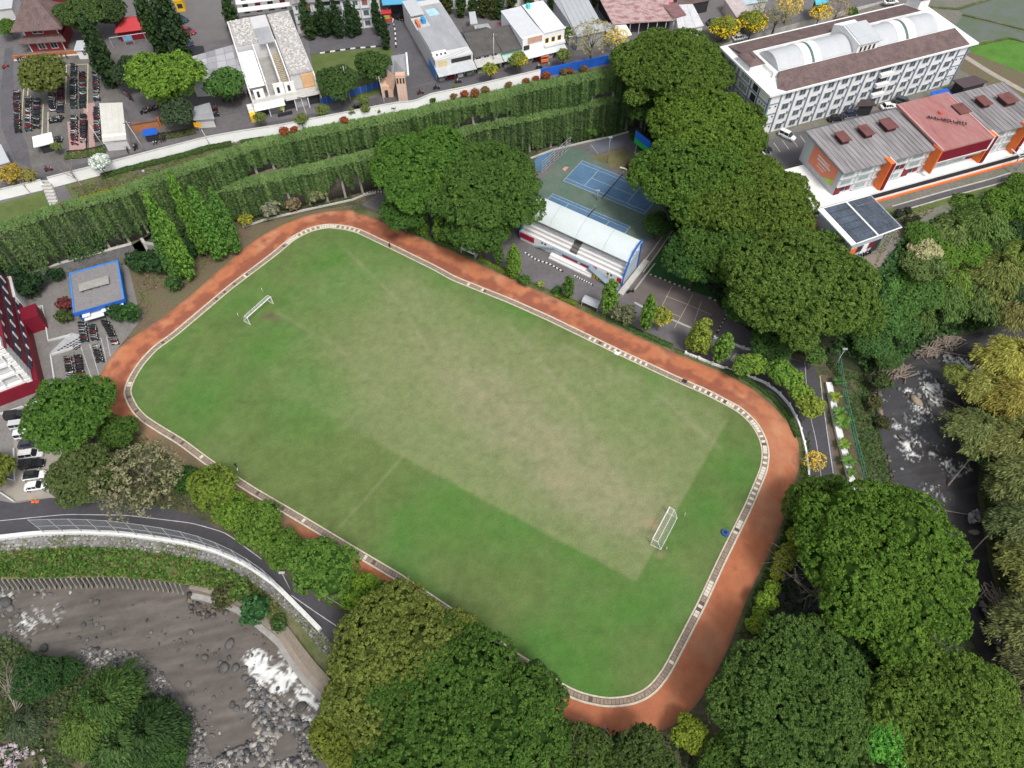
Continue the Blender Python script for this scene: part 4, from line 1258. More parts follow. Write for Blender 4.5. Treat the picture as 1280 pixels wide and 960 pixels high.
# ================================================================== BUILDINGS
class Bld:
 """building frame: x runs from A to B along the front, y goes back, z up"""
 def __init__(s, name, label, A, B, z, cat='building', group=None, swap=False):
  a, b = G(*A, z), G(*B, z)
  s.a = a
  s.L = (b - a).length
  s.rz = math.atan2(b.y - a.y, b.x - a.x)
  s.z = z
  s.e = empty(name, tuple(a), s.rz, label, cat, group)
  s._inv = Matrix.Rotation(-s.rz, 3, 'Z')
 def loc(s, u, v, h=0):
  """local coordinates of the survey pixel at height h above the base"""
  p = s._inv @ (G(u, v, s.z + h) - s.a)
  return (p.x, p.y)
 def box(s, name, x0, x1, y0, y1, z0, z1, mat, parent=None, label=None, bevel=0):
  o = MB().box(x0, x1, y0, y1, z0, z1).build(name, mat, parent or s.e, bevel=bevel)
  if label:
   o['label'] = label
  return o
 def slab(s, name, pts, t, mat, parent=None):
  return MB().slab(pts, t).build(name, mat, parent or s.e)
 def ext(s, name, prof, x0, x1, mat, parent=None, axis='x', smooth=False):
  return MB().ext(prof, x0, x1, axis=axis).build(name, mat, parent or s.e, smooth=smooth)
 def gable(s, x0, x1, y0, y1, z, h, mat, over=.4, name='roof', t=.14, hip=0, axis='x', parent=None):
  X0, X1, Y0, Y1 = x0 - over, x1 + over, y0 - over, y1 + over
  ob = empty  # ridge along axis
  if axis == 'x':
   ym = (Y0 + Y1) / 2
   A = [(X0, Y0, z), (X1, Y0, z), (X1 - hip, ym, z + h), (X0 + hip, ym, z + h)]
   B = [(X0, Y1, z), (X0 + hip, ym, z + h), (X1 - hip, ym, z + h), (X1, Y1, z)]
   E = [[(X0, Y0, z), (X0 + hip, ym, z + h), (X0, Y1, z)], [(X1, Y0, z), (X1, Y1, z), (X1 - hip, ym, z + h)]]
  else:
   xm = (X0 + X1) / 2
   A = [(X0, Y0, z), (xm, Y0 + hip, z + h), (xm, Y1 - hip, z + h), (X0, Y1, z)]
   B = [(X1, Y0, z), (X1, Y1, z), (xm, Y1 - hip, z + h), (xm, Y0 + hip, z + h)]
   E = [[(X0, Y0, z), (X1, Y0, z), (xm, Y0 + hip, z + h)], [(X0, Y1, z), (xm, Y1 - hip, z + h), (X1, Y1, z)]]
  mb = MB()
  vs, fs = [], []
  for q in (A, B) + tuple(E):
   k = len(vs)
   vs += q
   fs.append(tuple(range(k, k + len(q))))
  k = len(vs)
  vs += [(X0, Y0, z - t), (X1, Y0, z - t), (X1, Y1, z - t), (X0, Y1, z - t), (X0, Y0, z), (X1, Y0, z), (X1, Y1, z), (X0, Y1, z)]
  fs += [(k + 3, k + 2, k + 1, k)] + [(k + i, k + (i + 1) % 4, k + 4 + (i + 1) % 4, k + 4 + i) for i in range(4)]
  mb.add(vs, fs)
  ro = mb.build(name, mat, parent or s.e)
  # ridge cap
  rb = MB()
  if axis == 'x':
   rb.tube((X0 + hip, ym, z + h), (X1 - hip, ym, z + h), .14, None, 5)
  else:
   rb.tube((xm, Y0 + hip, z + h), (xm, Y1 - hip, z + h), .14, None, 5)
  rb.build('ridge_cap', mat, ro)
  return ro
_WM = {}
def window(b, x, y, z, w, h, face='f', frame=None, pane=None, name='window', nx=2, parent=None, fcol=None):
 """frame proud of the wall, pane behind it as a sub-part"""
 frame = frame or METAL
 pane = pane or GLASS
 k = (w, h, nx, frame.name, pane.name)
 if k not in _WM:
  mb = MB()
  t = .09
  mb.box(-w / 2 - t, w / 2 + t, -.10, 0, -t, 0).box(-w / 2 - t, w / 2 + t, -.07, 0, h, h + t)
  mb.box(-w / 2 - t, -w / 2, -.07, 0, 0, h).box(w / 2, w / 2 + t, -.07, 0, 0, h)
  for i in range(1, nx):
   c = -w / 2 + w * i / nx
   mb.box(c - .03, c + .03, -.07, 0, 0, h)
  p = MB().box(-w / 2, w / 2, -.02, 0, 0, h)
  _WM[k] = (mb.mesh('window_frame', frame), p.mesh('window_pane', pane))
 rz = {'f': 0, 'l': -math.pi / 2, 'r': math.pi / 2, 'b': math.pi}[face]
 o = link(name, _WM[k][0], parent or b.e, (x, y, z), (0, 0, rz))
 link('pane', _WM[k][1], o)
 return o
PALEBLUE = M('steel_blue_paint', (0.20, 0.25, 0.32), rough=.6, var=.1)
HWIN = M('hotel_glass', (0.10, 0.13, 0.15), rough=.2, spec=.6, var=.3, scale=.3)
ROOFSHEET = M('roof_sheet', (0.50, 0.52, 0.54), rough=.5, var=.08, scale=.3, stretch=(1, .2, 1))
h = Bld('white_hotel', 'long four storey white building with brown roof strips and barrel vaults behind the orange one', (948, 169), (1187, 105), ZR)
L, D, H = h.L, 21.0, 11.2
h.box('wall', 0, L, 0, D, -1, H, WHITE)
h.box('cornice', -1.0, L + 1.6, -.9, D + 1, H, H + .45, WHITE)
BAY = (L - 3.2 - 3.2) / 13
for i in range(14):
 x = 3.2 + i * BAY
 h.box('pilaster', x - .14, x + .14, -.22, 0, -.5, H - .2, PALEBLUE)
for k in range(1, 4):
 z = k * 2.8 - .1
 for x0, x1 in ((0.002, 3.06), (L - 3.06, L - .002)):
  h.box('floor_band', x0, x1, -.16, 0, z, z + .22, PALEBLUE)
 h.box('floor_band', -.16, 0, .2, D - .2, z, z + .22, PALEBLUE)
h.box('pilaster', -.2, .25, -.26, .2, -.5, H, PALEBLUE)
h.box('pilaster', L - .25, L + .2, -.26, .2, -.5, H, PALEBLUE)
for i in range(13):
 xc = 3.2 + (i + .5) * BAY
 for k in range(4):
  z0 = .55 + k * 2.8
  if i == 7 and k > 0:
   bal = h.box('balcony', xc - BAY / 2 + .2, xc + BAY / 2 - .2, -1.1, 0, z0 - .4, z0 + .5, WHITE)
   window(h, xc, 0, z0 + .1, 3.1, 1.8, 'f', PALEBLUE, DARK, nx=4, name='balcony_window')
   continue
  window(h, xc + .1, 0, z0, 1.7, 1.45, 'f', DIRTYWHITE if k % 2 else METAL, HWIN)
  if k < 3:
   h.box('air_conditioner', xc + 1.2, xc + 1.75, -.42, -.0, z0 + 1.5, z0 + 1.9, PALEBLUE)
for k in range(3):
 for x in (.8, 2.4, L - .9, L - 2.4):
  h.box('vent', x - .22, x + .22, -.05, 0, 1.7 + k * 2.8, 2.1 + k * 2.8, DARK)
 for y in (1.2, 2.2, 3.2):
  h.box('vent', -.05, 0, y - .18, y + .18, 1.7 + k * 2.8, 2.1 + k * 2.8, DARK)
for k in range(4):
 h.box('stair_recess', -.06, 0, 5.0, 7.0, .3 + k * 2.8, 2.2 + k * 2.8, DARK)
 window(h, 0, 10.5, .5 + k * 2.8, 3.4, 1.8, 'l', WHITE, M('pale_glass', (.32, .38, .34), rough=.3), nx=3)
 window(h, 0, 16.5, .5 + k * 2.8, 3.4, 1.8, 'l', WHITE, MATS['pale_glass'], nx=3)
for y in (4.3, 8, 13.5, D - .3):
 h.box('pilaster', -.24, 0, y - .15, y + .15, -.5, H - .01, PALEBLUE)
RB = H + .45
h.slab('front_roof', [(3.5, -.6, RB + .1), (L - 1.2, -.6, RB + .1), (L - 1.8, 5.2, RB + 1.5), (4.8, 5.2, RB + 1.5)], .12, BROWNROOF)
h.slab('front_roof', [(2.2, 1.0, RB + .05), (3.6, -.58, RB + .08), (4.9, 5.2, RB + 1.48)], .1, BROWNROOF)
h.box('front_roof_wall', 3.5, L - 1.6, 5.2, 5.4, RB, RB + 1.45, WHITE)
h.slab('rear_roof', [(1.0, 15.2, RB + 1.5), (L - 4, 15.2, RB + 1.5), (L - 4, D + .4, RB + .1), (1.0, D + .4, RB + .1)], .12, BROWNROOF)
h.box('rear_roof_wall', 1.2, L - 4, 15.0, 15.2, RB, RB + 1.45, WHITE)
sb = h.box('stair_block', -.2, 3.4, 9.6, 14.9, RB - .4, RB + 1.6, WHITE)
h.gable(-.2, 3.4, 9.6, 14.9, RB + 1.6, .9, BROWNROOF, .3, hip=1.6, axis='y', parent=sb)
def vault(b, x0, x1, y0, y1, z, hh, mat, name='barrel_roof', ribs=(), endmat=WHITE):
 n = 14
 prof = [(y0 + (y1 - y0) * (i / n), z + hh * math.sin(math.pi * i / n) ** .75) for i in range(n + 1)]
 full = prof + [(y1, z - .15), (y0, z - .15)]
 o = b.ext(name, full, x0, x1, mat)
 for r in ribs:
  pr = [(y, zz + .16) for y, zz in prof] + [(y1, z - .1), (y0, z - .1)]
  q = b.ext('vault_rib', pr, r[0], r[1], r[2], o)
 return o
mid0, mid1 = L * .455, L * .56
PG = M('vault_glass', (.10, .17, .15), rough=.3)
vault(h, 5.5, mid0 - .3, 5.6, 14.8, RB + .4, 2.9, ROOFSHEET, ribs=((13.0, 15.2, WHITE), (15.3, 15.9, PG), (16.0, 18.0, WHITE)))
vault(h, mid1 + .3, L - 6, 5.6, 14.8, RB + .4, 2.9, ROOFSHEET, ribs=((41.0, 43.4, WHITE), (43.5, 44.2, PG), (44.3, 46.6, WHITE)))
h.box('vault_end_wall', 4.2, 5.4, 5.5, 14.9, RB, RB + .9, WHITE)
pb_ = h.box('penthouse', mid0, mid1, 5.0, 15.2, RB, RB + 3.6, WHITE)
h.slab('penthouse_roof', [(mid0 + .4, 4.6, RB + 3.7), (mid1 + .4, 4.6, RB + 3.7), (mid1 + .4, 12, RB + 5.0), (mid0 + .4, 12, RB + 5.0)], .2, ROOFSHEET, pb_)
h.ext('penthouse_gable', [(4.7, RB + 3.6), (11.9, RB + 4.8), (14.9, RB + 3.6)], mid0 + .05, mid0 + .35, WHITE, pb_)
for i in range(4):
 h.box('penthouse_window', mid0 + .8 + i * 1.3, mid0 + 1.4 + i * 1.3, 4.94, 5.0, RB + 1.6, RB + 2.8, DARK, pb_)
h.box('flat_roof', L - 6, L, 5.4, 15, RB + .02, RB + .5, WHITE)
tb = h.box('stair_tower', L - 3.0, L + .2, 17.4, 21.8, H, H + 3.6, WHITE)
h.gable(L - 3.0, L + .2, 17.4, 21.8, H + 3.6, 1.0, BROWNROOF, .4, hip=1.8, axis='y', parent=tb)
o = Bld('orange_office', 'grey and maroon roofed office with orange fins standing on a white podium', (1040, 244), (1283, 178), 15.0)
L = o.L
print('office L', L, o.loc(1053, 205, 7), o.loc(1012, 160, 7), o.loc(1149, 178, 7), o.loc(1240, 100, 7), o.loc(985, 262, 0), o.loc(968, 212, 0), o.loc(1131, 258, -1), o.loc(1270, 208, -1))
H, D = 6.6, 13.5
OFW = M('office_panel', (0.52, 0.54, 0.55), rough=.6, var=.12, scale=.4)
METROOF = M('zinc_roof', (0.26, 0.245, 0.25), var=.38, scale=.5, stretch=(1, .12, 1), fine=2, fvar=.15)
REDROOF = M('red_zinc_roof', (0.40, 0.17, 0.16), var=.35, scale=.3, stretch=(1, .2, 1), col2=(.30, .17, .16), fine=2, fvar=.15)
o.box('wall', 0, L, 0, D, 0, H, OFW)
# podium
px0, py0 = o.loc(968, 212, 0)
podium = o.box('podium', px0, L + 3, -2.6, 1.0, -2.9, -.02, WHITE)
MB().prism([(px0 - 1, -2.599), (0, -2.599), (0, 11.5), (px0 + 1.5, 11.5)], -2.9, -.03).build('podium_terrace', WHITE, o.e)
o.box('podium_window_band', px0 + 1, L + 2.6, -2.72, -2.6, -1.8, -.6, DARK)  # dark band of windows along the podium front
o.box('orange_plinth', 8, L + 1, -3.0, -2.72, -3, -2.5, ORANGE)
# roof: two grey wings and the red centre block
c0, c1 = L * .435, L * .70
y1 = D + .6
for x0, x1 in ((-.6, c0), (c1, L + .5)):
 r = o.slab('roof_wing', [(x0, -1.0, H + .3), (x1, -1.0, H + .3), (x1, y1, H + 1.0), (x0, y1, H + 1.0)], .35, METROOF)
 n = int((x1 - x0) / 1.15)
 for i in range(n + 1):
  x = x0 + .15 + i * (x1 - x0 - .3) / n
  MB().slab([(x - .06, -1.0, H + .38), (x + .06, -1.0, H + .38), (x + .06, y1, H + 1.08), (x - .06, y1, H + 1.08)], .1).build('roof_seam', METROOF, r)
rc = o.slab('centre_roof', [(c0 + .02, -2.6, H + .9), (c1 - .02, -2.6, H + .9), (c1 - .02, y1 + .3, H + 1.9), (c0 + .02, y1 + .3, H + 1.9)], .4, REDROOF)
for x in (c0 + .3, c1 - .3):
 MB().slab([(x - .15, -2.6, H + 1.02), (x + .15, -2.6, H + 1.02), (x + .15, y1, H + 2.02), (x - .15, y1, H + 2.02)], .15).build('roof_edge', M('pink_trim', (.6, .35, .33)), rc)
o.box('centre_wall', c0 + .4, c1 - .4, -1.9, 0, H * .42, H + .5, OFW)
for k in range(2):
 o.box('maroon_fascia', c0 + .35, c1 - .35, -2.5, -2.3, H - 2.4 + 1.45 * k, H - 1.0 + 1.45 * k, MAROON)
o.box('fascia_trim', c0 + .3, c1 - .3, -2.55, -2.35, H - 2.65, H - 2.42, WHITE)
o.box('orange_return', c0 - .15, c0 + .33, -2.6, .1, 1.2, H + .85, ORANGE)
o.box('orange_return', c1 - .33, c1 + .15, -2.6, .1, H - 2.7, H + .85, WHITE)
# roof lettering: too blurred in the photo to read, so only its broken dark strokes
rl = random.Random(12)
lt = MB()
xx = 0.0
for i in range(13):
 w_ = rl.uniform(.38, .62)
 for k in range(rl.choice((2, 3))):
  if rl.random() < .5:
   a_ = xx + rl.uniform(0, w_ - .12)
   lt.box(a_, a_ + .15, 0, rl.uniform(.7, .95), 0, .12)
  else:
   b0 = rl.uniform(0, .75)
   lt.box(xx, xx + w_, b0, b0 + .15, 0, .13)
 xx += w_ + .16
lt.build('roof_lettering', DARK, rc, loc=(c0 + 3.6, 7.6, H + 1.78), rot=(math.radians(3), 0, math.radians(-38)))
MB().tube((0, 0, 0), (0, 0, .5), .7, .6, 12).build('roof_emblem', M('red_emblem', (.50, .13, .12)), rc, loc=(c0 + 8.0, 8.3, H + 1.5))
# roof hatches
for (u, v, sx, sy) in ((1053, 172, 1.9, 1.4), (1082, 164, 1.9, 1.5), (1110, 156, 2.5, 1.5), (1201, 137, 2.6, 1.4), (1229, 127, 2.0, 1.4), (1259, 124, 2.9, 1.5)):
 x, y = o.loc(u, v, H + 1.5)
 d = o.box('roof_hatch', x - sx / 2, x + sx / 2, y - sy, y + sy, H + .4, H + 1.7, M('hatch_side', (.07, .03, .03)))
 o.slab('hatch_lid', [(x - sx / 2 - .3, y - sy - .4, H + 1.85), (x + sx / 2 + .3, y - sy - .4, H + 1.85), (x + sx / 2 + .3, y + sy + .3, H + 2.0), (x - sx / 2 - .3, y + sy + .3, H + 2.0)], .15, M('hatch_red', (.17, .07, .065), var=.3), d)
# orange fins: tall orange blade with maroon face
for x in (L * .215, c1 + 1.2, L * .90):
 f = o.box('orange_fin', x - 1.1, x, -2.3, 0, 0, H + .7, ORANGE)
 o.box('fin_face', x - .75, x + .05, -2.5, -2.3, 0, H + .6, MAROON, f)
 o.box('fin_edge', x + .05, x + .22, -2.52, -.1, 0, H + .75, WHITE, f)
# facade cells
nb = 12
bw = L / nb
rr = random.Random(5)
for i in range(nb):
 for k in range(3):
  x0, z0 = i * bw + .12, .25 + k * 2.1
  kind = (i + k) % 4
  if kind == 0 and k < 2:
   w_ = o.box('maroon_panel', x0, x0 + bw * .33, -.22, 0, z0 - .15, z0 + 1.9, MAROON)
   o.box('maroon_panel', x0 + bw * .6, x0 + bw * .85, -.25, 0, z0 + .5, z0 + 1.8, MAROON)
   window(o, x0 + bw * .47, 0, z0 + .3, 1.0, 1.3, 'f', DIRTYWHITE, DARK, nx=1)
  else:
   fr = o.box('facade_cell', x0, x0 + bw - .24, -.14, 0, z0, z0 + 1.75, DIRTYWHITE)
   o.box('cell_sill', x0, x0 + bw - .24, -.5, -.14, z0 - .06, z0 + .05, OFW, fr)
   window(o, x0 + bw * .45, -.14, z0 + .3, bw * .55, 1.15, 'f', OFW, M('cell_glass', (.30, .38, .38), rough=.25, var=.25), nx=2, parent=fr)
# left gable banner
bn = o.box('banner', -.14, 0, 1.2, D - 3.2, 1.6, H - .3, M('orange_banner', (.82, .27, .16), var=.06), label='orange banner with white lettering and a green corner')
MB().add([(-.16, 1.22, 1.62), (-.16, 4.6, 1.62), (-.16, 3.0, 2.6), (-.16, 1.22, 3.3)], [(0, 1, 2, 3)]).build('banner_green', M('lime_print', (.45, .6, .12)), bn)
for k, (t, sz) in enumerate((('BANNER', 0), )):
 pass
for k, (ya, yb, zz, th) in enumerate(((4.2, 8.2, 4.9, .42), (3.4, 8.0, 4.15, .5), (4.6, 7.4, 3.4, .28), (4.9, 7.6, 2.7, .2))):
 y = yb
 while y > ya:
  ww = rr.uniform(.2, .42)
  MB().box(-.165, -.14, y - ww, y, zz, zz + th * rr.uniform(.75, 1)).build('banner_lettering', WHITE, bn)
  y -= ww + .12
g = Bld('glass_roofed_building', 'small pale blue building under a large dark glass canopy with a white rib', (1056, 322), (1094, 300), ZR - .5)
print('glass', g.L, [g.loc(*p, hh) for p, hh in (((1026, 262), 6), ((1087, 243), 6), ((1127, 283), 5.5), ((1064, 306), 5.5), ((1020, 283), 0))])
P1, P2, P3, P4 = (Vector((*g.loc(1022, 262, 6.5), 6.5)), Vector((*g.loc(1088, 244, 6.5), 6.5)), Vector((*g.loc(1127, 284, 5.3), 5.3)), Vector((*g.loc(1064, 307, 5.3), 5.3)))
W4 = [P1.lerp(P2, .06), P1.lerp(P2, .75), P4.lerp(P3, .66), P4.lerp(P3, .04)]
MB().prism([(p.x, p.y) for p in W4], 0, 5.0).build('wall', M('pale_blue_wall', (.42, .47, .52), var=.1), g.e)
SOLAR = M('dark_glass_roof', (.075, .095, .125), rough=.15, spec=.6, var=.45, scale=.25, fine=1.5, fvar=.2)
def lerp2(s, t):
 return P1.lerp(P2, s).lerp(P4.lerp(P3, s), t)
for i in range(2):
 for j in range(6):
  s0, s1 = (.12, .52) if i == 0 else (.55, 1.0)
  a_, b_, c_, d_ = (lerp2(s0, j / 6 + .006), lerp2(s1, j / 6 + .006), lerp2(s1, (j + 1) / 6 - .006), lerp2(s0, (j + 1) / 6 - .006))
  MB().slab([tuple(q) for q in (a_, b_, c_, d_)], .1).build('glass_panel', SOLAR, g.e)
  for m_ in range(1, 5):
   s = s0 + (s1 - s0) * m_ / 5
   p_, q_ = lerp2(s, j / 6 + .006) + Vector((0, 0, .04)), lerp2(s, (j + 1) / 6 - .006) + Vector((0, 0, .04))
   MB().tube(p_, q_, .035, None, 4).build('glazing_bar', M('dim_metal', (.18, .2, .24)), g.e)
for (s0, s1) in ((0.0, .10), (.522, .548)):
 MB().slab([tuple(lerp2(s0, 0) + Vector((0, 0, .1))), tuple(lerp2(s1, 0) + Vector((0, 0, .1))), tuple(lerp2(s1, 1) + Vector((0, 0, .1))), tuple(lerp2(s0, 1) + Vector((0, 0, .1)))], .3).build('white_rib', WHITE, g.e)
MB().tube(lerp2(1, 0), lerp2(1, 1), .12).build('edge_beam', METAL, g.e)
MB().tube(lerp2(.1, 1), lerp2(1, 1), .14).build('edge_beam', WHITE, g.e)
MB().tube(lerp2(.1, 0), lerp2(1, 0), .12).build('edge_beam', WHITE, g.e)
for s, t in ((.95, .05), (.95, .5), (.97, .95), (.75, .97)):
 p = lerp2(s, t)
 MB().tube((p.x, p.y, 0), p, .1).build('column', METAL, g.e)
a_, b_ = W4[3], W4[2]
d_ = (b_ - a_).normalized()
for i in range(5):
 p = a_.lerp(b_, .12 + i * .19)
 q = p + Vector((d_.y, -d_.x, 0)) * .03
 MB().box(-.9, .9, -.06, .06, 2.2 if i % 2 else .3, 3.9).build('shop_panel', [ORANGE, DARK, WHITE, MAROON, DARK][i], g.e, loc=(q.x, q.y, 0), rot=(0, 0, math.atan2(d_.y, d_.x)))
p = g.loc(1013, 290, 0)
g.box('red_canopy', p[0] - 2.2, p[0] + 1.6, p[1] - 1, p[1] + 2.4, 2.6, 2.8, M('red_sheet', (.5, .05, .06)))
for k in range(3):
 p = g.loc(1006 - k * 2, 272 - k * 6, 2)
 g.box('stepped_canopy', p[0] - 1.8, p[0] + 1.8, p[1] - .8, p[1] + .6, 1.9 + .5 * k, 2.05 + .5 * k, OFW)
s = Bld('grandstand', 'white grandstand with curved pale roof facing the red track', (645, 303), (772, 363), 0)
print('stand', s.L, s.loc(793, 336, 0), s.loc(802, 306, 8.5), s.loc(781, 329, 8), s.loc(666, 253, 8.5), s.loc(771, 352, 2.6))
L = s.L
SEAT = M('white_terrace', (.62, .61, .61), var=.12, scale=.5, stretch=(.3, 1, 1))
nr = 8
for i in range(nr):
 y0, z1_ = 2.0 + i * .85, 2.2 + i * .55
 s.box('seat_row', 0, L * .475, y0, y0 + .85, 0 if i == 0 else z1_ - 1.2, z1_, SEAT)
 s.box('seat_row', L * .545, L, y0, y0 + .85, 0 if i == 0 else z1_ - 1.2, z1_, SEAT)
 s.box('aisle_step', L * .475 + .01, L * .545 - .01, y0, y0 + .85, z1_ - .9, z1_ - .12, M('aisle_dark', (.16, .15, .15)))
 if i:
  s.box('bench_top', .3, L * .47, y0 + .1, y0 + .45, z1_, z1_ + .14, WHITE)
  s.box('bench_top', L * .55, L - .3, y0 + .1, y0 + .45, z1_, z1_ + .14, WHITE)
s.box('back_wall', 0, L, 8.85, 9.1, 0, 7.2, WHITE)
s.box('front_wall', 0, L, 1.55, 2.0, 0, 2.75, WHITE)
REDP = M('crimson_paint', (.42, .02, .05), rough=.6)
for x0, x1 in ((.2, 4.2), (12.2, 16.4), (17.2, 21.6), (24.6, L - 3.6), (L - 1.2, L - .1)):
 s.box('crimson_band', x0, x1, 1.42, 1.55, .8, 2.3, REDP)
s.box('front_platform', 9.5, 21.0, .2, 1.4, 0, .9, WHITE)
s.box('stage_edge', 9.5, 21, -.3, .2, 0, .35, DIRTYWHITE)
STEEL = M('blue_grey_steel', (.22, .30, .36), rough=.55, var=.12)
# ramp / stairs of the entrance in blue grey
for pts in ([(4.2, 1.0, .1), (10.0, 1.0, 2.4), (10.0, 1.9, 2.4), (4.2, 1.9, .1)], [(10.0, .9, 2.4), (20.0, .9, 2.4), (20.0, 2.0, 2.45), (10.0, 2.0, 2.45)], [(20.0, .2, 2.4), (28.2, -.9, .1), (28.2, .5, .1), (20.0, 1.5, 2.4)]):
 s.slab('entrance_ramp', pts, .25, STEEL)
for x in (6.5, 7.4, 24.5, 25.4):
 s.box('porthole', x - .22, x + .22, 1.45, 1.55, 1.9, 2.3, DARK)
# curved roof in four sheets
n = 9
def rz_(t):      # t 0 front .. 1 back
 return 8.45 - 2.5 * (1 - t) ** 2.2 - .25 * t
ys = [3.7 + (9.2 - 3.7) * i / n for i in range(n + 1)]
prof = [(y, rz_(i / n)) for i, y in enumerate(ys)] + [(y, rz_(i / n) - .12) for i, y in reversed(list(enumerate(ys)))]
for k in range(4):
 s.ext('roof_sheet', prof, -.3 + (L + .6) * k / 4 + .03, -.3 + (L + .6) * (k + 1) / 4 - .03, M('pale_roof_sheet', (.60, .66, .66), rough=.5, var=.06, scale=.2), smooth=False)
BLU = M('strong_blue', (.02, .13, .50), rough=.5)
for x in (-.1, L - .15):
 # arched end frame: from the back top down to the front
 pr = [(9.5, 0), (9.5, 8.5), (7.5, 8.6), (5.5, 8.0), (4.0, 6.6), (2.6, 4.6), (1.6, 2.6), (1.5, 0), (2.0, 0), (2.1, 2.5), (3.0, 4.2), (4.4, 6.1), (5.8, 7.3), (7.6, 7.9), (8.9, 7.8), (8.9, 0)]
 s.ext('end_frame', pr, x, x + .35, BLU)
 s.ext('end_panel', [(2.1, 0), (8.85, 0), (8.85, 6), (5, 5.6), (2.2, 2.4)], x + .1, x + .25, M('pale_blue_panel', (.45, .55, .62)))
s.box('side_path', L + .5, L + 1.9, -1, 12, -.05, .5, LCONC)
s.box('side_wall', L + 3.2, L + 3.4, 2, 12, -.05, .7, LCONC)
for i in range(3):
 s.box('yellow_chair', 21.3 + i * .9, 21.9 + i * .9, .3, .9, 0, .9, YELLOWP)
b = Bld('blue_edged_house', 'flat grey roofed house with bright blue rim beside the motorcycle parking', (99, 408), (158, 391), 0)
z = 3.6
print('blue', b.L, b.loc(92, 393, z), b.loc(155.6, 373, z), b.loc(142.5, 327, z), b.loc(81, 342.5, z))
x0, y0 = b.loc(92, 393, z)
x1, _ = b.loc(155.6, 373, z)
_, yb = b.loc(112, 335, z)
FLATR = M('flat_roof_grey', (.27, .255, .26), var=.25, scale=.5, col2=(.20, .19, .20), fine=2, fvar=.2)
b.box('wall', x0 + .5, x1 - .5, y0 + .9, yb - .4, 0, z - .3, BLU)
b.box('roof_slab', x0 + .3, x1 - .3, y0 + .3, yb - .3, z - .3, z - .05, FLATR)
RIM = M('bright_blue_rim', (.05, .26, .75), rough=.5)
b.box('roof_rim', x0, x1, y0, y0 + .3, z - .75, z + .15, BLU)
b.box('roof_rim', x0, x1, yb - .3, yb, z - .4, z + .15, RIM)
b.box('roof_rim', x0, x0 + .3, y0 + .3, yb - .3, z - .4, z + .15, RIM)
b.box('roof_rim', x1 - .3, x1, y0 + .3, yb - .3, z - .4, z + .15, RIM)
sx0, sy0 = b.loc(96, 358, z)
t = b.box('roof_platform', x0 + 1.9, x0 + 8.3, y0 + 6.0, y0 + 8.4, z + .45, z + .65, CONC)
for i in range(4):
 b.box('platform_beam', x0 + 2.4 + i * 1.7, x0 + 2.6 + i * 1.7, y0 + 6.1, y0 + 8.3, z - .05, z + .45, DARK, t)
b.box('front_canopy', x0 + 1.5, x0 + 5.6, y0 - 1.2, y0 + .9, 1.9, 2.05, WHITE)
for x in (x0 + 2.2, x0 + 6.2, x0 + 9.3):
 b.box('awning', x - .8, x + .8, y0 - .9, y0 + .2, 2.7, 2.8, WHITE)
 b.box('door', x - .5, x + .5, y0 + .84, y0 + .9, 0, 2.1, DARK)
r = Bld('red_banded_tower', 'tall crimson banded building with white louvred front at the left edge', (-60, 531), (58, 486), 0)
L = r.L
H = 13.4
WCOR = 2.0
DSL = M('slate_blue', (.06, .065, .10), rough=.6)
r.box('crimson_base', 0, L, 0, 24, -.2, 3.4, MAROON)
r.box('tower_core', 0, L - 1.2, 1.2, 30, 3.4, H, DSL)
# white louvred front
for k in range(4):
 zz = 3.6 + k * 2.9
 r.box('floor_slab', 0, L - 1.6, .35, 1.2, zz - .2, zz + .35, WHITE)
 for i in range(9):
  x = L - 4.0 - i * 3.1
  if x < 1:
   break
  window(r, x, 1.2, zz + .55, 1.9, 1.7, 'f', WHITE, DARK, nx=3)
  r.box('louvre', x + 1.35, x + 1.65, .2, 1.2, zz + .35, zz + 2.7, WHITE)
r.box('front_wall', 0, L - 1.7, 1.1, 1.2, 3.4, H, DIRTYWHITE)
for k in range(9):     # stacked white fins at the corner
 zz = 3.6 + k * 1.3
 r.box('corner_fin', L - 1.9, L - .9, -.1 + k * .05, 3.2, zz, zz + .95, WHITE)
r.box('roof_slab', 0, L - .6, .6, 30, H, H + .4, MAROON)
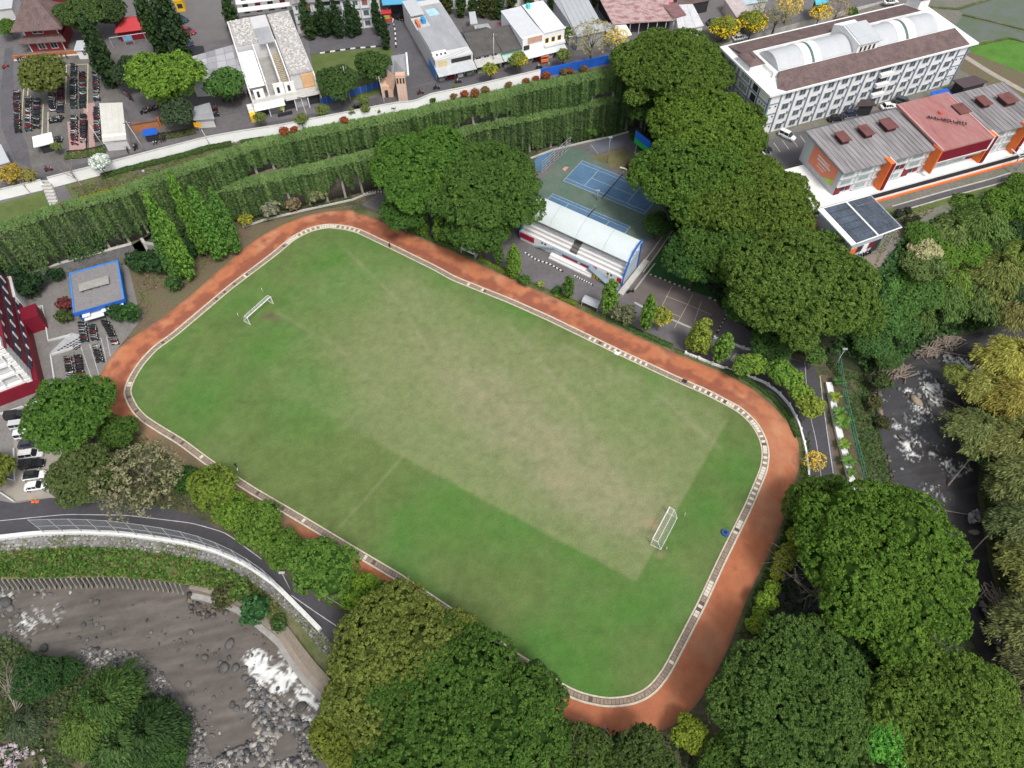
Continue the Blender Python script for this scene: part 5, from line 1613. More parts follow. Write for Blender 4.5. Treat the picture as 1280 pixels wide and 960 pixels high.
# east side: crimson bands, slate strips with white pills
for k, (za, zb_, m_) in enumerate(((3.4, 5.2, DSL), (5.2, 7.0, MAROON), (7.0, 9.6, DSL), (9.6, 11.4, MAROON), (11.4, 13.2, DSL))):
 r.box('side_band', L - 1.2, L - .3 - .16 * k, 3.3, 30, za, zb_, m_)
 if m_ is DSL:
  for j in range(7):
   y = 5.5 + j * 3.6
   MB().box(L - .35 - .16 * k, L - .12 - .16 * k, y - .38, y + .38, za + .3, zb_ - .3).build('white_shutter', WHITE, r.e, bevel=.09)
r.box('pale_coping', L - 1.0, L + .1, 24.2, 40, 0, 5.4, WHITE)
r.box('crimson_block', L - .3, L + 3.2, 17, 21, -.2, 4.4, MAROON)
def simple(name, label, A, B, H, D, wall, roof=None, rooftype='flat', z=ZU, cat='house', rh=1.2, over=.35, wins=0, rows=1, group=None, axis='x', hip=0, wcol=None, wsize=(1.2, 1.2), door=True, sides=False):
 bb_ = Bld(name, label, A, B, z, cat, group)
 L = bb_.L
 w_ = bb_.box('wall', 0, L, 0, D, -.3, H, wall)
 if rooftype == 'flat':
  bb_.box('roof', -.1, L + .1, -.1, D + .1, H, H + .2, roof or CONC)
  for (a, b, c, d) in ((-.1, L + .1, -.1, .1), (-.1, L + .1, D - .1, D + .1), (-.1, .1, .1, D - .1), (L - .1, L + .1, .1, D - .1)):
   bb_.box('roof_rim', a, b, c, d, H + .2, H + .55, wall)
 elif rooftype == 'shed':
  bb_.slab('roof', [(-over, -over, H), (L + over, -over, H), (L + over, D + over, H + rh), (-over, D + over, H + rh)], .15, roof)
  bb_.box('roof_wall', 0, L, D - .2, D, H, H + rh - .15, wall)
 else:
  bb_.gable(0, L, 0, D, H, rh, roof, over, hip=hip, axis=axis)
 for k in range(rows):
  for i in range(wins):
   x = L * (i + .5) / wins
   window(bb_, x, 0, 1.0 + k * 3.0, wsize[0], wsize[1], 'f', wcol or WHITE, DARK)
 return bb_
def roofpx(name, label, pts, zt, H, wall, roof, cat='house', t=.2, over=0.0, z=ZU, inset=.4, rim=None, zs=None, group=None, seams=0):
 """building given by the survey outline of its roof (left-front, right-front, right-back, left-back) at height H"""
 hs_ = zs or [H] * 4
 P = [G(p[0], p[1], z + hh) for p, hh in zip(pts, hs_)]
 o = empty(name, (P[0].x, P[0].y, z), label=label, cat=cat, group=group)
 O = Vector(o.location)
 c = sum(P, Vector()) / len(P)
 Q = [p - O for p in P]
 mb = MB().slab([tuple(q) for q in Q], t)
 mb.build('roof', roof, o)
 ins = [(q + (c - O - q).normalized() * inset) for q in Q]
 MB().prism([(q.x, q.y) for q in ins], -.3, [q.z - t for q in ins]).build('wall', wall, o)
 if rim:
  for i in range(4):
   a, b = Q[i], Q[(i + 1) % 4]
   MB().tube(a, b, .14, None, 4).build('roof_rim', rim, o)
 for i in range(seams):
  s_ = (i + 1) / (seams + 1)
  a, b = Q[0].lerp(Q[1], s_), Q[3].lerp(Q[2], s_)
  MB().slab([tuple(a + Vector((-.05, 0, .07))), tuple(a + Vector((.05, 0, .07))), tuple(b + Vector((.05, 0, .07))), tuple(b + Vector((-.05, 0, .07)))], .1).build('roof_seam', roof, o)
 return o, Q, ins
def facade(o, a, b, items):
 """boxes on the face a-b (local points): (s0, s1, z0, z1, out, mat, name)"""
 d = Vector((b.x - a.x, b.y - a.y, 0))
 rz = math.atan2(d.y, d.x)
 for (s0, s1, z0, z1, out, mat, nm) in items:
  L = d.length
  MB().box(s0 * L, s1 * L, -out, 0, z0, z1).build(nm, mat, o, loc=(a.x, a.y, 0), rot=(0, 0, rz))
# pagoda-like red pavilion, top left
pv = Bld('red_pavilion', 'maroon two tier pavilion with steep brown tiled roofs at the top left', (40, 65), (83, 62), ZU)
L = pv.L
pv.box('lower_wall', 0, L, 0, 9, 0, 3.0, M('red_wall', (.27, .035, .04), var=.15))
pv.slab('lower_roof', [(-1.6, -1.3, 3.0), (L + 1.6, -1.3, 3.0), (L + .2, 1.0, 4.1), (-.2, 1.0, 4.1)], .2, BROWNROOF)
pv.box('upper_wall', .4, L - .4, .8, 8, 3.0, 6.2, MATS['red_wall'])
pv.gable(-1.0, L + 1.0, -.2, 9.5, 6.2, 6.2, BROWNROOF, 1.0, hip=5.4)
for x in (3.1, L * .38, L * .72):
 window(pv, x, 0, .7, 1.6, 1.5, 'f', WHITE, DARK)
window(pv, L * .42, .8, 4.5, 2.6, 1.3, 'f', WHITE, DARK, nx=2)
for x in (.2, L - .2):
 pv.box('white_post', x - .1, x + .1, -.12, 0, 0, 3, WHITE)
 pv.box('white_post', x - .1, x + .1, .68, .8, 4.1, 6.1, WHITE)
simple('brown_roofed_hall', 'large brown roofed hall behind the red pavilion', (52, 10), (92, 8), 4.5, 14, MATS['red_wall'], BROWNROOF, 'gable', rh=4, over=1.5, hip=4)
simple('pale_house', 'pale house with broken white roofs in the top left corner', (-6, 38), (27, 34), 5.5, 9, DIRTYWHITE, ROOFSHEET, 'shed', wins=3, rh=1.0)
simple('pale_house', 'pale flat house cut by the left edge of the photo beside the lane', (-20, 30), (-8, 28), 4, 8, DIRTYWHITE, GREYROOF, 'flat')
tw = Bld('orange_garden_wall', 'terracotta coloured garden wall in front of the red pavilion', (18, 76), (104, 68), ZU, 'garden wall')
tw.box('wall', 0, tw.L, 0, .3, 0, 1.3, M('terracotta', (.42, .17, .07), var=.2))
tw.box('plinth', 0, tw.L, -.1, 0, 0, .3, WHITE)
simple('gate_hut', 'small white hut at the right end of the terracotta garden wall', (100, 74), (118, 73), 2.6, 3.5, WHITE, ROOFSHEET, 'shed', rh=.4, wins=1, wsize=(.7, 1.6))
# long shed roof in the car park
roofpx('parking_shed', 'long off white shed roof with bright front half beside the parked motorcycles', [(128, 177), (158, 174), (153, 128), (124, 129)], 0, 2.9, DIRTYWHITE, M('cream_sheet', (.62, .61, .56), var=.12, scale=.5), seams=3)
roofpx('parking_shed', 'bright white lower roof at the front end of the long parking shed', [(129, 179), (159, 175), (157, 166), (127, 169)], 0, 2.4, DARK, WHITE, zs=[2.3, 2.3, 3.1, 3.1])
roofpx('white_tent', 'small bright white square tent roof in the left car park', [(42, 184), (67, 178), (64, 165), (40, 171)], 0, 2.8, DARK, WHITE, cat='tent', zs=[2.6, 2.6, 3.2, 3.2], inset=1.2)
roofpx('pale_shed', 'pale metal roofed shed cut by the left edge below the lane', [(-12, 209), (12, 202), (1, 180), (-20, 186)], 0, 3.5, METAL, ROOFSHEET)
# red hip roof
rp = simple('red_roofed_pavilion', 'bright red hip roofed pavilion between the tall dark trees', (152, 52), (199, 46), 2.8, 6.5, MAROON, M('bright_red_roof', (.48, .055, .06), var=.08), 'gable', rh=1.6, over=.6, hip=2.4)
cf = Bld('sports_frame', 'pale pipe frame with light blue sign below the red roofed pavilion', (142, 60), (190, 53), ZU, 'frame')
for x in (0, 3.3, 5.5, 8.8):
 MB().tube((x, 0, 0), (x, 0, 2.8), .07).build('post', METAL, cf.e)
MB().tube((0, 0, 2.8), (cf.L, 0, 2.8), .07).build('rail', METAL, cf.e)
cf.box('blue_sign', 3.4, 5.4, -.1, 0, 1.4, 2.6, M('sky_blue_sign', (.18, .42, .62)))
# yellow kiosk
yk = simple('yellow_kiosk', 'bright yellow kiosk on the grey yard at the top', (222, 15), (232, 14), 2.8, 3, YELLOWP, YELLOWP, 'flat', cat='kiosk')
yk.box('service_hatch', .5, 1.9, -.08, 0, 1.0, 2.2, DARK)
# grey flat warehouse with patched roof
wh, Q, ins = roofpx('grey_warehouse', 'low warehouse with mottled grey patched roof left of the roofless shophouses', [(238, 104), (312, 99), (301, 53), (235, 72)], 0, 4.0, DIRTYWHITE, M('patchy_roof', (.34, .34, .36), var=.1, scale=.3, col2=(.24, .24, .27)))
rr = random.Random(8)
for i in range(6):
 for j in range(5):
  s0, s1, t0, t1 = i / 6 + .006, (i + 1) / 6 - .006, j / 5 + .008, (j + 1) / 5 - .008
  f = lambda s, t: tuple(Q[0].lerp(Q[1], s).lerp(Q[3].lerp(Q[2], s), t) + Vector((0, 0, .06 + rr.uniform(0, .03))))
  c = rr.choice([(.40, .40, .42), (.33, .33, .36), (.27, .27, .30), (.45, .45, .47), (.37, .36, .38)])
  MB().slab([f(s0, t0), f(s1, t0), f(s1, t1), f(s0, t1)], .05).build('roof_panel', FLATCOL, wh, color=c)
roofpx('dark_lean_to', 'small dark open lean-to at the top left corner of the grey warehouse', [(237, 70), (256, 66), (254, 57), (236, 58)], 0, 2.5, DARK, DARK)
roofpx('red_awning', 'little red sheet awning tucked at the right edge of the grey warehouse', [(294, 103), (318, 101), (315, 94), (292, 96)], 0, 2.6, DARK, M('faded_red', (.45, .10, .12)), cat='awning')
# roofless shophouses
sh_ = Bld('roofless_shophouse', 'white shophouse row with rubble roofs and open gutted rooms beside the road', (322, 149), (404, 131), ZU)
L = sh_.L
D = sh_.loc(305, 25, 6)[1]
Dr = sh_.loc(362, 10, 6)[1]
print('shop', L, D, Dr)
H = 6.4
RUB = M('rubble_roof', (.50, .49, .48), var=.35, scale=1.3, col2=(.30, .28, .27), fine=4, fvar=.35)
sh_.box('wall', 0, .3, 0, D, 0, H, WHITE)
sh_.box('wall', L - .3, L, 3, D, 0, H, WHITE)
for x in (L * .27, L * .48, L * .62):
 sh_.box('party_wall', x - .15, x + .15, 4.2, D * .62, 0, H + .2, WHITE)
sh_.box('floor', .3, L - .3, 3, D * .62, 0, 2.6, CONC)
bk = sh_.box('rear_block', .3, L * .62, D * .62, D, 0, H, DIRTYWHITE)
for k in range(150):
 x, y, q = random.uniform(.6, L * .6), random.uniform(D * .63, D - .5), random.uniform(.15, .5)
sh_.box('rubble_roof', .3, L * .36, D * .62 + .1, D - .4, H, H + .25, RUB)
sh_.box('grey_roof', L * .37, L * .60, D * .58, D * .80, H + .3, H + .5, GREYROOF)
sh_.box('long_rubble_roof', L * .64, L - .1, 4.6, D * .98, H, H + .3, RUB)
sh_.box('right_rooms', L * .64, L - .35, 4.8, D * .98, 0, H - .02, DIRTYWHITE)
sh_.box('orange_room', L * .80, L - .3, 4.4, 4.8, 2.7, H - .3, M('apricot_wall', (.68, .42, .22), var=.15))
# ceiling of laths over one bay, white roof strips over another
for i in range(18):
 y = 5.0 + i * (D * .55 - 5) / 18
 sh_.box('lath', L * .49, L * .61, y, y + .28, 4.9, 5.05, M('lath_wood', (.50, .42, .30), var=.2))
for i in range(6):
 y = 4.6 + i * (D * .60 - 5) / 6
 sh_.slab('white_roof_strip', [(.4, y, H - .9), (L * .25, y, H - .9), (L * .25, y + 1.9, H - .3), (.4, y + 1.9, H - .3)], .12, WHITE)
for k, x in enumerate((L * .06, L * .52, L * .36)):
 sh_.box('front_gable', x, x + L * .15, 3.8, 4.3, 2.7, 5.0 + .3 * k, WHITE)
 sh_.box('dark_doorway', x + .7, x + 1.3, 3.72, 3.8, 3.2, 4.7, DARK)
sh_.box('terrace', 0, L, 1.2, 4.2, 2.5, 2.75, LCONC)
sh_.slab('front_awning', [(0, -.9, 2.7), (L * .45, -.9, 2.7), (L * .45, 1.2, 3.3), (0, 1.2, 3.3)], .1, WHITE)
sh_.slab('front_awning', [(L * .48, .2, 3.0), (L, .2, 3.0), (L, 1.2, 3.3), (L * .48, 1.2, 3.3)], .1, LCONC)
for i in range(6):
 x = .1 + i * (L - .2) / 5
 sh_.box('front_post', x - .1, x + .1, -.1, .1, 0, 2.7, WHITE)
 if i < 5:
  sh_.box('shop_bay', x + .2, x + (L - .2) / 5 - .2, 1.2, 1.3, 0, 2.3, [DARK, CONC, DARK, GREYROOF, DARK][i])
sh_.box('black_board', L * .30, L * .52, -1.2, -1.0, .2, 1.0, DARK)
sh_.box('lime_sign', L * .36, L * .43, .1, .2, .9, 2.2, M('lime_sign', (.6, .72, .05)))
sh_.box('yellow_cabinet', -1.5, -.1, -.9, .8, 0, 1.6, YELLOWP)
sh_.box('white_cabinet', -1.5, -.1, .8, 3.2, 0, 2.4, WHITE)
rub = MB()
rr = random.Random(4)
for i in range(420):
 if rr.random() < .6:
  x, y = rr.uniform(L * .66, L - .4), rr.uniform(5, D * .95)
 else:
  x, y = rr.uniform(.6, L * .35), rr.uniform(D * .64, D * .97)
 q = rr.uniform(.12, .42)
 rub.box(-q, q, -q * .7, q * .7, 0, q * .8, 0, Matrix.Translation((x, y, H + .28)) @ Matrix.Rotation(rr.uniform(0, 3), 4, 'Z'))
tag(rub.build('rubble', M('rubble_piece', (.60, .58, .55), var=.35, scale=2), sh_.e), kind='stuff')
# white dormitory along the top
dm = Bld('white_dormitory', 'white three storey dormitory along the top edge above the school lawn', (374, 42), (478, 33), ZU)
L = dm.L
dm.box('wall', 0, L, 0, 9, -.2, 8.4, WHITE)
dm.slab('roof', [(-.5, -.6, 8.5), (L + .5, -.6, 8.5), (L + .5, 10, 10), (-.5, 10, 10)], .2, METROOF)
ns = 9
for k in range(3):
 dm.box('floor_band', 0, L, -.25, 0, 2.55 + k * 2.75, 2.8 + k * 2.75, PALEBLUE)
 for i in range(ns):
  x = L * (i + .5) / ns
  if i in (3, 4) and k < 3:
   if i == 3:
    dm.box('stair_bay', L * 3 / ns, L * 5 / ns, -.5, 0, k * 2.8 + .3, k * 2.8 + 1.4, M('grey_green', (.30, .36, .36)))
    dm.box('stair_opening', L * 3 / ns, L * 5 / ns, -.06, 0, k * 2.8 + 1.4, k * 2.8 + 2.4, DARK)
  else:
   window(dm, x, 0, .8 + k * 2.8, 1.3, 1.2, 'f', [WHITE, PALEBLUE][i % 2], [HWIN, M('curtain_red', (.4, .12, .08))][(i + k) % 3 == 0])
for i in range(ns + 1):
 dm.box('pier', L * i / ns - .12, L * i / ns + .12, -.35, 0, 0, 8.3, DIRTYWHITE)
d2 = Bld('white_dormitory', 'white dormitory wing with ledges above the roofless shophouses', (300, 21), (372, 12), ZU)
d2.box('wall', 0, d2.L, 0, 8, -.2, 5.6, WHITE)
for k in range(3):
 d2.slab('ledge', [(0, -1.6 + .9 * k, 2.2 + 1.7 * k), (d2.L, -1.6 + .9 * k, 2.2 + 1.7 * k), (d2.L, -.4 + .9 * k, 2.6 + 1.7 * k), (0, -.4 + .9 * k, 2.6 + 1.7 * k)], .25, WHITE)
 for i in range(4):
  d2.box('ledge_window', 1.5 + i * 3.4, 3.0 + i * 3.4, -.05, 0, .7 + 1.8 * k, 1.6 + 1.8 * k, [DARK, MAROON, DARK, MAROON][i])
d3 = Bld('white_dormitory', 'white dormitory wing behind the dark cypresses above the shophouse row', (540, 12), (700, 6), ZU)
d3.box('wall', 0, d3.L, 0, 8, -.2, 6.5, WHITE)
d3.box('roof', -.4, d3.L + .4, -.4, 8.4, 6.5, 6.8, ROOFSHEET)
for i in range(10):
 for k in range(2):
  window(d3, d3.L * (i + .5) / 10, 0, .9 + 2.9 * k, 1.2, 1.3, 'f', WHITE, HWIN)
# entrance gate: tall tapering orange-beige pylon and roof wedge
gt = Bld('entrance_gate', 'peach coloured gate pylon with slanting grey tiled wing at the school entrance', (497, 127), (517, 126), ZU, 'gate')
PEACH = M('peach_wall', (.70, .46, .34), var=.1)
gt.box('pylon', .3, 2.6, 0, 1.6, 0, 7.0, PEACH)
for i in range(3):
 gt.box('pylon_groove', .55 + i * .75, .72 + i * .75, -.06, 0, .3, 6.4, DIRTYWHITE)
for i in range(3):
 gt.box('pylon_slot', .5 + i * .75, .85 + i * .75, -.1, .0, 4.9, 6.3, DARK)
gt.slab('tiled_wing', [(-1.2, 3.4, 3.2), (3.6, -.3, 7.2), (3.2, 8.2, 7.8), (-.8, 10.5, 6.0)], .3, GREYROOF)
gt.slab('white_verge', [(3.3, -.4, 7.4), (3.7, -.4, 7.4), (3.3, 8.3, 8.0), (2.9, 8.3, 8.0)], .3, WHITE)
gt.slab('wing_wall', [(-3.2, 2.6, 0.4), (-1.4, 2.3, .4), (.3, 1.0, 6.2), (-1.6, 4.0, 6.2)], .6, PEACH)
gt.box('guard_room', -3.8, -1.0, 2.0, 6.0, 0, 3.0, PEACH)
gt.box('dark_door', -3.0, -2.2, 1.93, 2.0, 0, 2.0, DARK)
# blue fence of the school lawn, and blue canopy at the top
f_ = Bld('blue_fence', 'blue panelled fence between the school lawn and the road', (402, 132), (486, 107), ZU, 'fence')
for i in range(12):
 f_.box('fence_panel', f_.L * i / 12 + .06, f_.L * (i + 1) / 12 - .06, 0, .12, .1, 1.9, M('mid_blue', (.035, .10, .36), var=.2))
for i in range(13):
 f_.box('post', f_.L * i / 12 - .05, f_.L * i / 12 + .05, -.03, .15, 0, 2.1, PALEBLUE)
roofpx('blue_canopy', 'sky blue canopy over the top end of the entrance drive', [(478, 6), (528, 3), (532, -22), (474, -18)], 0, 4.5, DARK, M('sky_blue_sheet', (.10, .38, .60), var=.1), cat='canopy', inset=3.0)
for (u, v, c, lb, cc) in ((462, 24, (.75, .22, .05), 'orange and green stall box below the dormitory stairs', 'stall'), (484, 25, (.6, .05, .06), 'red vending cabinet beside the blue canopy', 'cabinet')):
 p = G(u, v, ZU)
 e = empty('market_stall', tuple(p), math.radians(8), lb, cc)
 MB().box(-1.2, 1.2, -1, 1, 0, 2.4).build('body', FLATCOL, e, color=c, bevel=.1)
 MB().box(-.8, .8, -1.06, -1, .9, 1.8).build('opening', M('green_front', (.35, .5, .08)), e)
 MB().box(-1.4, 1.4, -1.3, 1.1, 2.4, 2.55).build('roof', FLATCOL, e, color=tuple(x * .9 for x in c))
# shophouse row right of the drive
GF = M('shop_green', (.02, .45, .06))
def shopfront(bld, n, cols, z1=2.3, y=0.0):
 for i in range(n):
  x0, x1 = bld.L * i / n + .15, bld.L * (i + 1) / n - .15
  c = bld.box('shop_front', x0, x1, y - .06, y, .1, z1, cols[i % len(cols)])
  bld.box('stall_table', x0 + .3, x1 - .5, y - 1.0, y - .3, 0, .8, [CONC, MAROON, WHITE][i % 3], c)
s1 = Bld('grey_shophouse', 'long narrow shophouse with blue painted corner beside the entrance drive', (546, 100), (592, 90), ZU)
L = s1.L
D1 = s1.loc(527, 2, 5)[1]
print('s1', L, D1)
s1.box('wall', 0, L, 0, D1, 0, 5.2, DIRTYWHITE)
s1.box('blue_corner', -.12, 0, 0, 6, 0, 2.8, M('cornflower', (.08, .28, .65)))
s1.box('roof', L * .40, L, 3.5, D1 - 3, 5.2, 5.4, GREYROOF)
s1.box('roof', 0, L * .38, 3, D1 * .5, 5.9, 6.1, GREYROOF)
s1.box('upper_wall', 0, L * .38, 2.2, D1 * .5, 5.2, 5.9, WHITE)
s1.box('rear_roof', 0, L * .38, D1 * .72, D1, 5.9, 6.1, ROOFSHEET)
s1.box('roof_terrace', .3, L * .36, D1 * .5, D1 * .71, 4.9, 5.25, LCONC)
s1.box('water_tank', L * .22, L * .32, D1 * .6, D1 * .66, 5.2, 6.4, M('tank_blue', (.05, .30, .62)))
s1.box('orange_shed', .5, L * .12, D1 * .55, D1 * .65, 5.2, 6.2, M('brick_orange', (.6, .18, .08)))
s1.slab('turquoise_stain', [(L * .5, D1 * .7, 5.44), (L * .8, D1 * .7, 5.44), (L * .75, D1 * .82, 5.44), (L * .48, D1 * .82, 5.44)], .03, M('turquoise_sheet', (.40, .62, .68), var=.2))
s1.slab('awning', [(-.2, -3.0, 2.6), (L, -3.0, 2.6), (L, 1.0, 3.5), (-.2, 1.0, 3.5)], .1, M('silver_awning', (.48, .50, .52), var=.15))
for i in range(3):
 window(s1, 1.2 + i * 1.1, 2.2, 4.3 + .9, .5, .5, 'f', WHITE, DARK, nx=1)
window(s1, 1.9, 0, 3.6, 2.0, 1.0, 'f', YELLOWP, M('cream_glass', (.6, .55, .35)), nx=2)
s1.box('dark_loggia', L * .42, L * .95, -.05, 0, 3.7, 4.8, DARK)
shopfront(s1, 4, [DARK, MAROON, DARK, GF])
s2 = Bld('dark_roofed_shophouse', 'shophouse with broad dark grey tiled roof left of the turquoise shop', (594, 90), (626, 83), ZU)
DG = M('charcoal_tiles', (.095, .09, .085), var=.25, scale=.6, fine=3, fvar=.2)
s2.box('wall', 0, s2.L, 0, 8, 0, 4.3, DIRTYWHITE)
s2.slab('roof', [(-.2, -.4, 4.3), (s2.L, -.4, 4.3), (s2.L, 7.6, 6.4), (-.2, 7.6, 6.4)], .25, DG)
s2.slab('roof', [(-.2, 7.7, 6.3), (s2.L, 7.7, 6.3), (s2.L, 11, 5.0), (-.2, 11, 5.0)], .25, DG)
s2.slab('awning', [(-.2, -2.4, 2.6), (s2.L, -2.4, 2.6), (s2.L, 0, 3.3), (-.2, 0, 3.3)], .1, LCONC)
for i in range(3):
 window(s2, 1.0 + i * 2.2, 0, 3.35, 1.4, .6, 'f', WHITE, DARK)
shopfront(s2, 2, [DARK, GF])
s3 = Bld('turquoise_shophouse', 'shophouse with dark tiled roof and turquoise fascia', (627, 83), (652, 77), ZU)
s3.box('wall', 0, s3.L, 0, 8, 0, 4.0, M('turquoise_wall', (.30, .58, .54)))
s3.slab('roof', [(0.05, -.6, 4.1), (s3.L, -.6, 4.1), (s3.L, 7.6, 6.3), (0.05, 7.6, 6.3)], .25, DG)
s3.slab('awning', [(0, -2.2, 2.5), (s3.L, -2.2, 2.5), (s3.L, 0, 3.1), (0, 0, 3.1)], .1, M('mint_sheet', (.45, .60, .55)))
shopfront(s3, 2, [DARK, DARK])
s4 = Bld('white_shophouse', 'two storey white shophouse with bright pale roofs and long awning', (653, 79), (704, 66), ZU)
L = s4.L
D4 = s4.loc(640, 12, 7)[1]
s4.box('wall', 0, L, 0, D4, 0, 6.6, WHITE)
s4.slab('roof', [(-.2, 0.6, 6.6), (L * .48, .6, 6.6), (L * .48, D4, 7.4), (-.2, D4, 7.4)], .2, M('silver_sheet', (.58, .60, .62), rough=.5, var=.08))
s4.slab('roof', [(L * .5, -.2, 6.9), (L + .2, -.2, 6.9), (L + .2, D4, 7.6), (L * .5, D4, 7.6)], .2, M('bright_sheet', (.72, .74, .76), rough=.5, var=.05))
s4.box('brick_panel', L * .12, L * .46, -.08, 0, 4.9, 6.5, M('pale_brick', (.55, .34, .25), var=.2))
s4.box('arch_window', .3, L * .16, -.1, -.0, 3.4, 4.6, DARK)
for i in range(3):
 window(s4, L * .58 + i * L * .15, 0, 4.0, .9, 1.2, 'f', YELLOWP, DARK, nx=1)
s4.slab('awning', [(-.3, -2.6, 2.5), (L * .98, -2.6, 2.5), (L * .98, .1, 3.3), (-.3, .1, 3.3)], .1, M('pale_awning', (.62, .64, .65)))
s4.box('balcony', L * .5, L, -1.0, 0, 3.3, 3.9, WHITE)
s4.box('turquoise_tank', L * .55, L * .62, D4 - 2.5, D4 - 1.4, 7.4, 8.6, M('tank_turq', (.10, .62, .58)))
shopfront(s4, 4, [DARK, DARK, MAROON, DARK])
roofpx('small_grey_house', 'little white block house with grey roof between the dark cypresses', [(588, 30), (597, 29), (594, 14), (586, 15)], 0, 4.0, WHITE, ROOFSHEET)
roofpx('small_grey_house', 'low grey roofed house behind the charcoal tiled roof', [(598, 40), (616, 38), (610, 29), (596, 31)], 0, 3.0, DIRTYWHITE, GREYROOF)
roofpx('small_grey_house', 'low grey and maroon roofed house beside the white shophouse wall', [(618, 38), (636, 36), (632, 26), (620, 28)], 0, 3.2, DIRTYWHITE, M('maroon_sheet', (.20, .09, .10)))
roofpx('small_grey_house', 'dark hump roofed house behind the long grey shophouse', [(580, 42), (596, 40), (592, 32), (577, 34)], 0, 3.4, CONC, DG)
# long grey warehouses to the right
roofpx('long_grey_shed', 'long pale grey metal roofed shed running up from the yellow flowering trees', [(722, 46), (757, 38), (722, -25), (690, -20)], 0, 4.2, METAL, M('zinc_sheet', (.43, .45, .47), rough=.5, var=.08), zs=[4, 4, 4.4, 4.4], seams=5)
roofpx('long_grey_shed', 'narrow grey roof strip left of the long metal shed', [(712, 30), (721, 46), (690, -20), (680, -18)], 0, 4.2, METAL, GREYROOF)
roofpx('low_metal_shed', 'low pale blue metal shed in front of the long grey shed', [(711, 46), (727, 45), (722, 33), (706, 33)], 0, 2.8, METAL, M('icy_sheet', (.50, .60, .65)))
roofpx('low_metal_shed', 'grey half of the low shed pair below the spotted roof hall', [(766, 50), (778, 48), (764, 28), (750, 29)], 0, 2.8, METAL, GREYROOF)
roofpx('low_metal_shed', 'bright white half of the low shed pair below the spotted roof hall', [(777, 49), (790, 43), (781, 28), (766, 29)], 0, 2.9, METAL, WHITE)
SPOT = M('spotted_tiles', (.48, .36, .35), var=.2, scale=.9, col2=(.26, .13, .13), stretch=(.6, 1, 1), fine=4, fvar=.2)
hall, Q, ins = roofpx('spotted_roof_hall', 'open sided hall with mottled pink and brown tiled roof', [(766, 30), (845, 25), (826, -22), (742, -16)], 0, 3.6, DARK, SPOT, inset=2.0, zs=[3.4, 3.4, 5.4, 5.4])
for i in range(8):
 p = Q[0].lerp(Q[1], i / 7) + Vector((0, .4, 0))
 MB().tube((p.x, p.y, 0), (p.x, p.y, 3.3), .12).build('column', DIRTYWHITE, hall)
roofpx('narrow_white_house', 'narrow white building with grey and maroon roofs beside the grey yard', [(848, 38), (880, 32), (866, 5), (843, 6)], 0, 3.8, WHITE, M('white_sheet2', (.60, .60, .62)), seams=2)
roofpx('narrow_white_house', 'maroon roofed rear part of the narrow white building', [(843, 22), (858, 18), (846, 3), (826, 5)], 0, 4.2, WHITE, M('speckled_maroon', (.22, .12, .12), var=.3, scale=1))
roofpx('narrow_white_house', 'tiny pink roofed house at the top behind the narrow white building', [(826, 4), (842, 2), (838, -12), (824, -10)], 0, 3.6, WHITE, M('pink_sheet', (.62, .22, .26)))
roofpx('roadside_stall', 'white canopied stall at the road end of the narrow white building', [(848, 42), (860, 39), (856, 34), (846, 36)], 0, 2.4, M('stall_blue', (.2, .3, .5)), WHITE, cat='stall')
roofpx('roadside_stall', 'silver canopied stall beside the white one at the yard corner', [(862, 39), (876, 36), (870, 30), (858, 33)], 0, 2.4, CONC, METAL, cat='stall')
roofpx('pale_pink_house', 'pale pink arched roof house right of the grey yard', [(921, 22), (941, 16), (922, -6), (905, -2)], 0, 3.6, M('pale_pink_wall', (.62, .48, .46)), M('pink_grey_roof', (.48, .42, .41), var=.2))
roofpx('dark_roadside_house', 'brown roofed building at the top edge above the grey yard', [(846, 8), (888, 0), (880, -20), (846, -14)], 0, 3.5, DARK, BROWNROOF)
roofpx('blue_roof_house', 'pale blue roofed building at the top edge above the yellow trees', [(930, 6), (960, 1), (955, -14), (925, -8)], 0, 3.5, DIRTYWHITE, M('sky_sheet', (.45, .55, .62)))
roofpx('roadside_stall', 'turquoise tarpaulin stall at the top edge right of the yellow trees', [(1020, 6), (1036, 3), (1034, -6), (1018, -4)], 0, 2.5, DARK, M('turq_tarp', (.12, .5, .6)), cat='stall')
# terracotta wall house with a blue banner
tr = Bld('terracotta_house', 'terracotta walled shop with small blue banner roof beside the road', (168, 166), (248, 152), ZU)
tr.box('wall', 0, 6, .2, .5, 0, 2.2, MATS['terracotta'])
tr.box('wall', 6.6, tr.L, 1.2, 1.5, 0, 1.7, MATS['terracotta'])
tr.slab('tiled_coping', [(0, .0, 2.2), (6, .0, 2.2), (6, .9, 2.5), (0, .9, 2.5)], .12, BROWNROOF)
tr.box('pier', 6.1, 6.5, .3, 1.3, 0, 2.4, MATS['terracotta'])
roofpx('blue_tarp_roof', 'small bright blue tarpaulin roof against the terracotta wall', [(179, 170), (197, 167), (194, 159), (178, 162)], 0, 2.0, DARK, BLUE, cat='tarpaulin')
roofpx('grey_kiosk', 'small grey roofed kiosk beside the terracotta wall and motorcycles', [(241, 150), (268, 148), (262, 128), (240, 134)], 0, 2.7, DIRTYWHITE, GREYROOF, cat='kiosk', inset=.7)
p = G(251, 166, ZU)
e = empty('orange_sign', tuple(p), label='small orange signboard on a post at the kerb', cat='sign')
MB().tube((0, 0, 0), (0, 0, 2), .06).build('post', METAL, e)
MB().box(-.9, .9, -.05, .05, 1.6, 2.8).build('board', M('amber_board', (.85, .42, .02)), e)
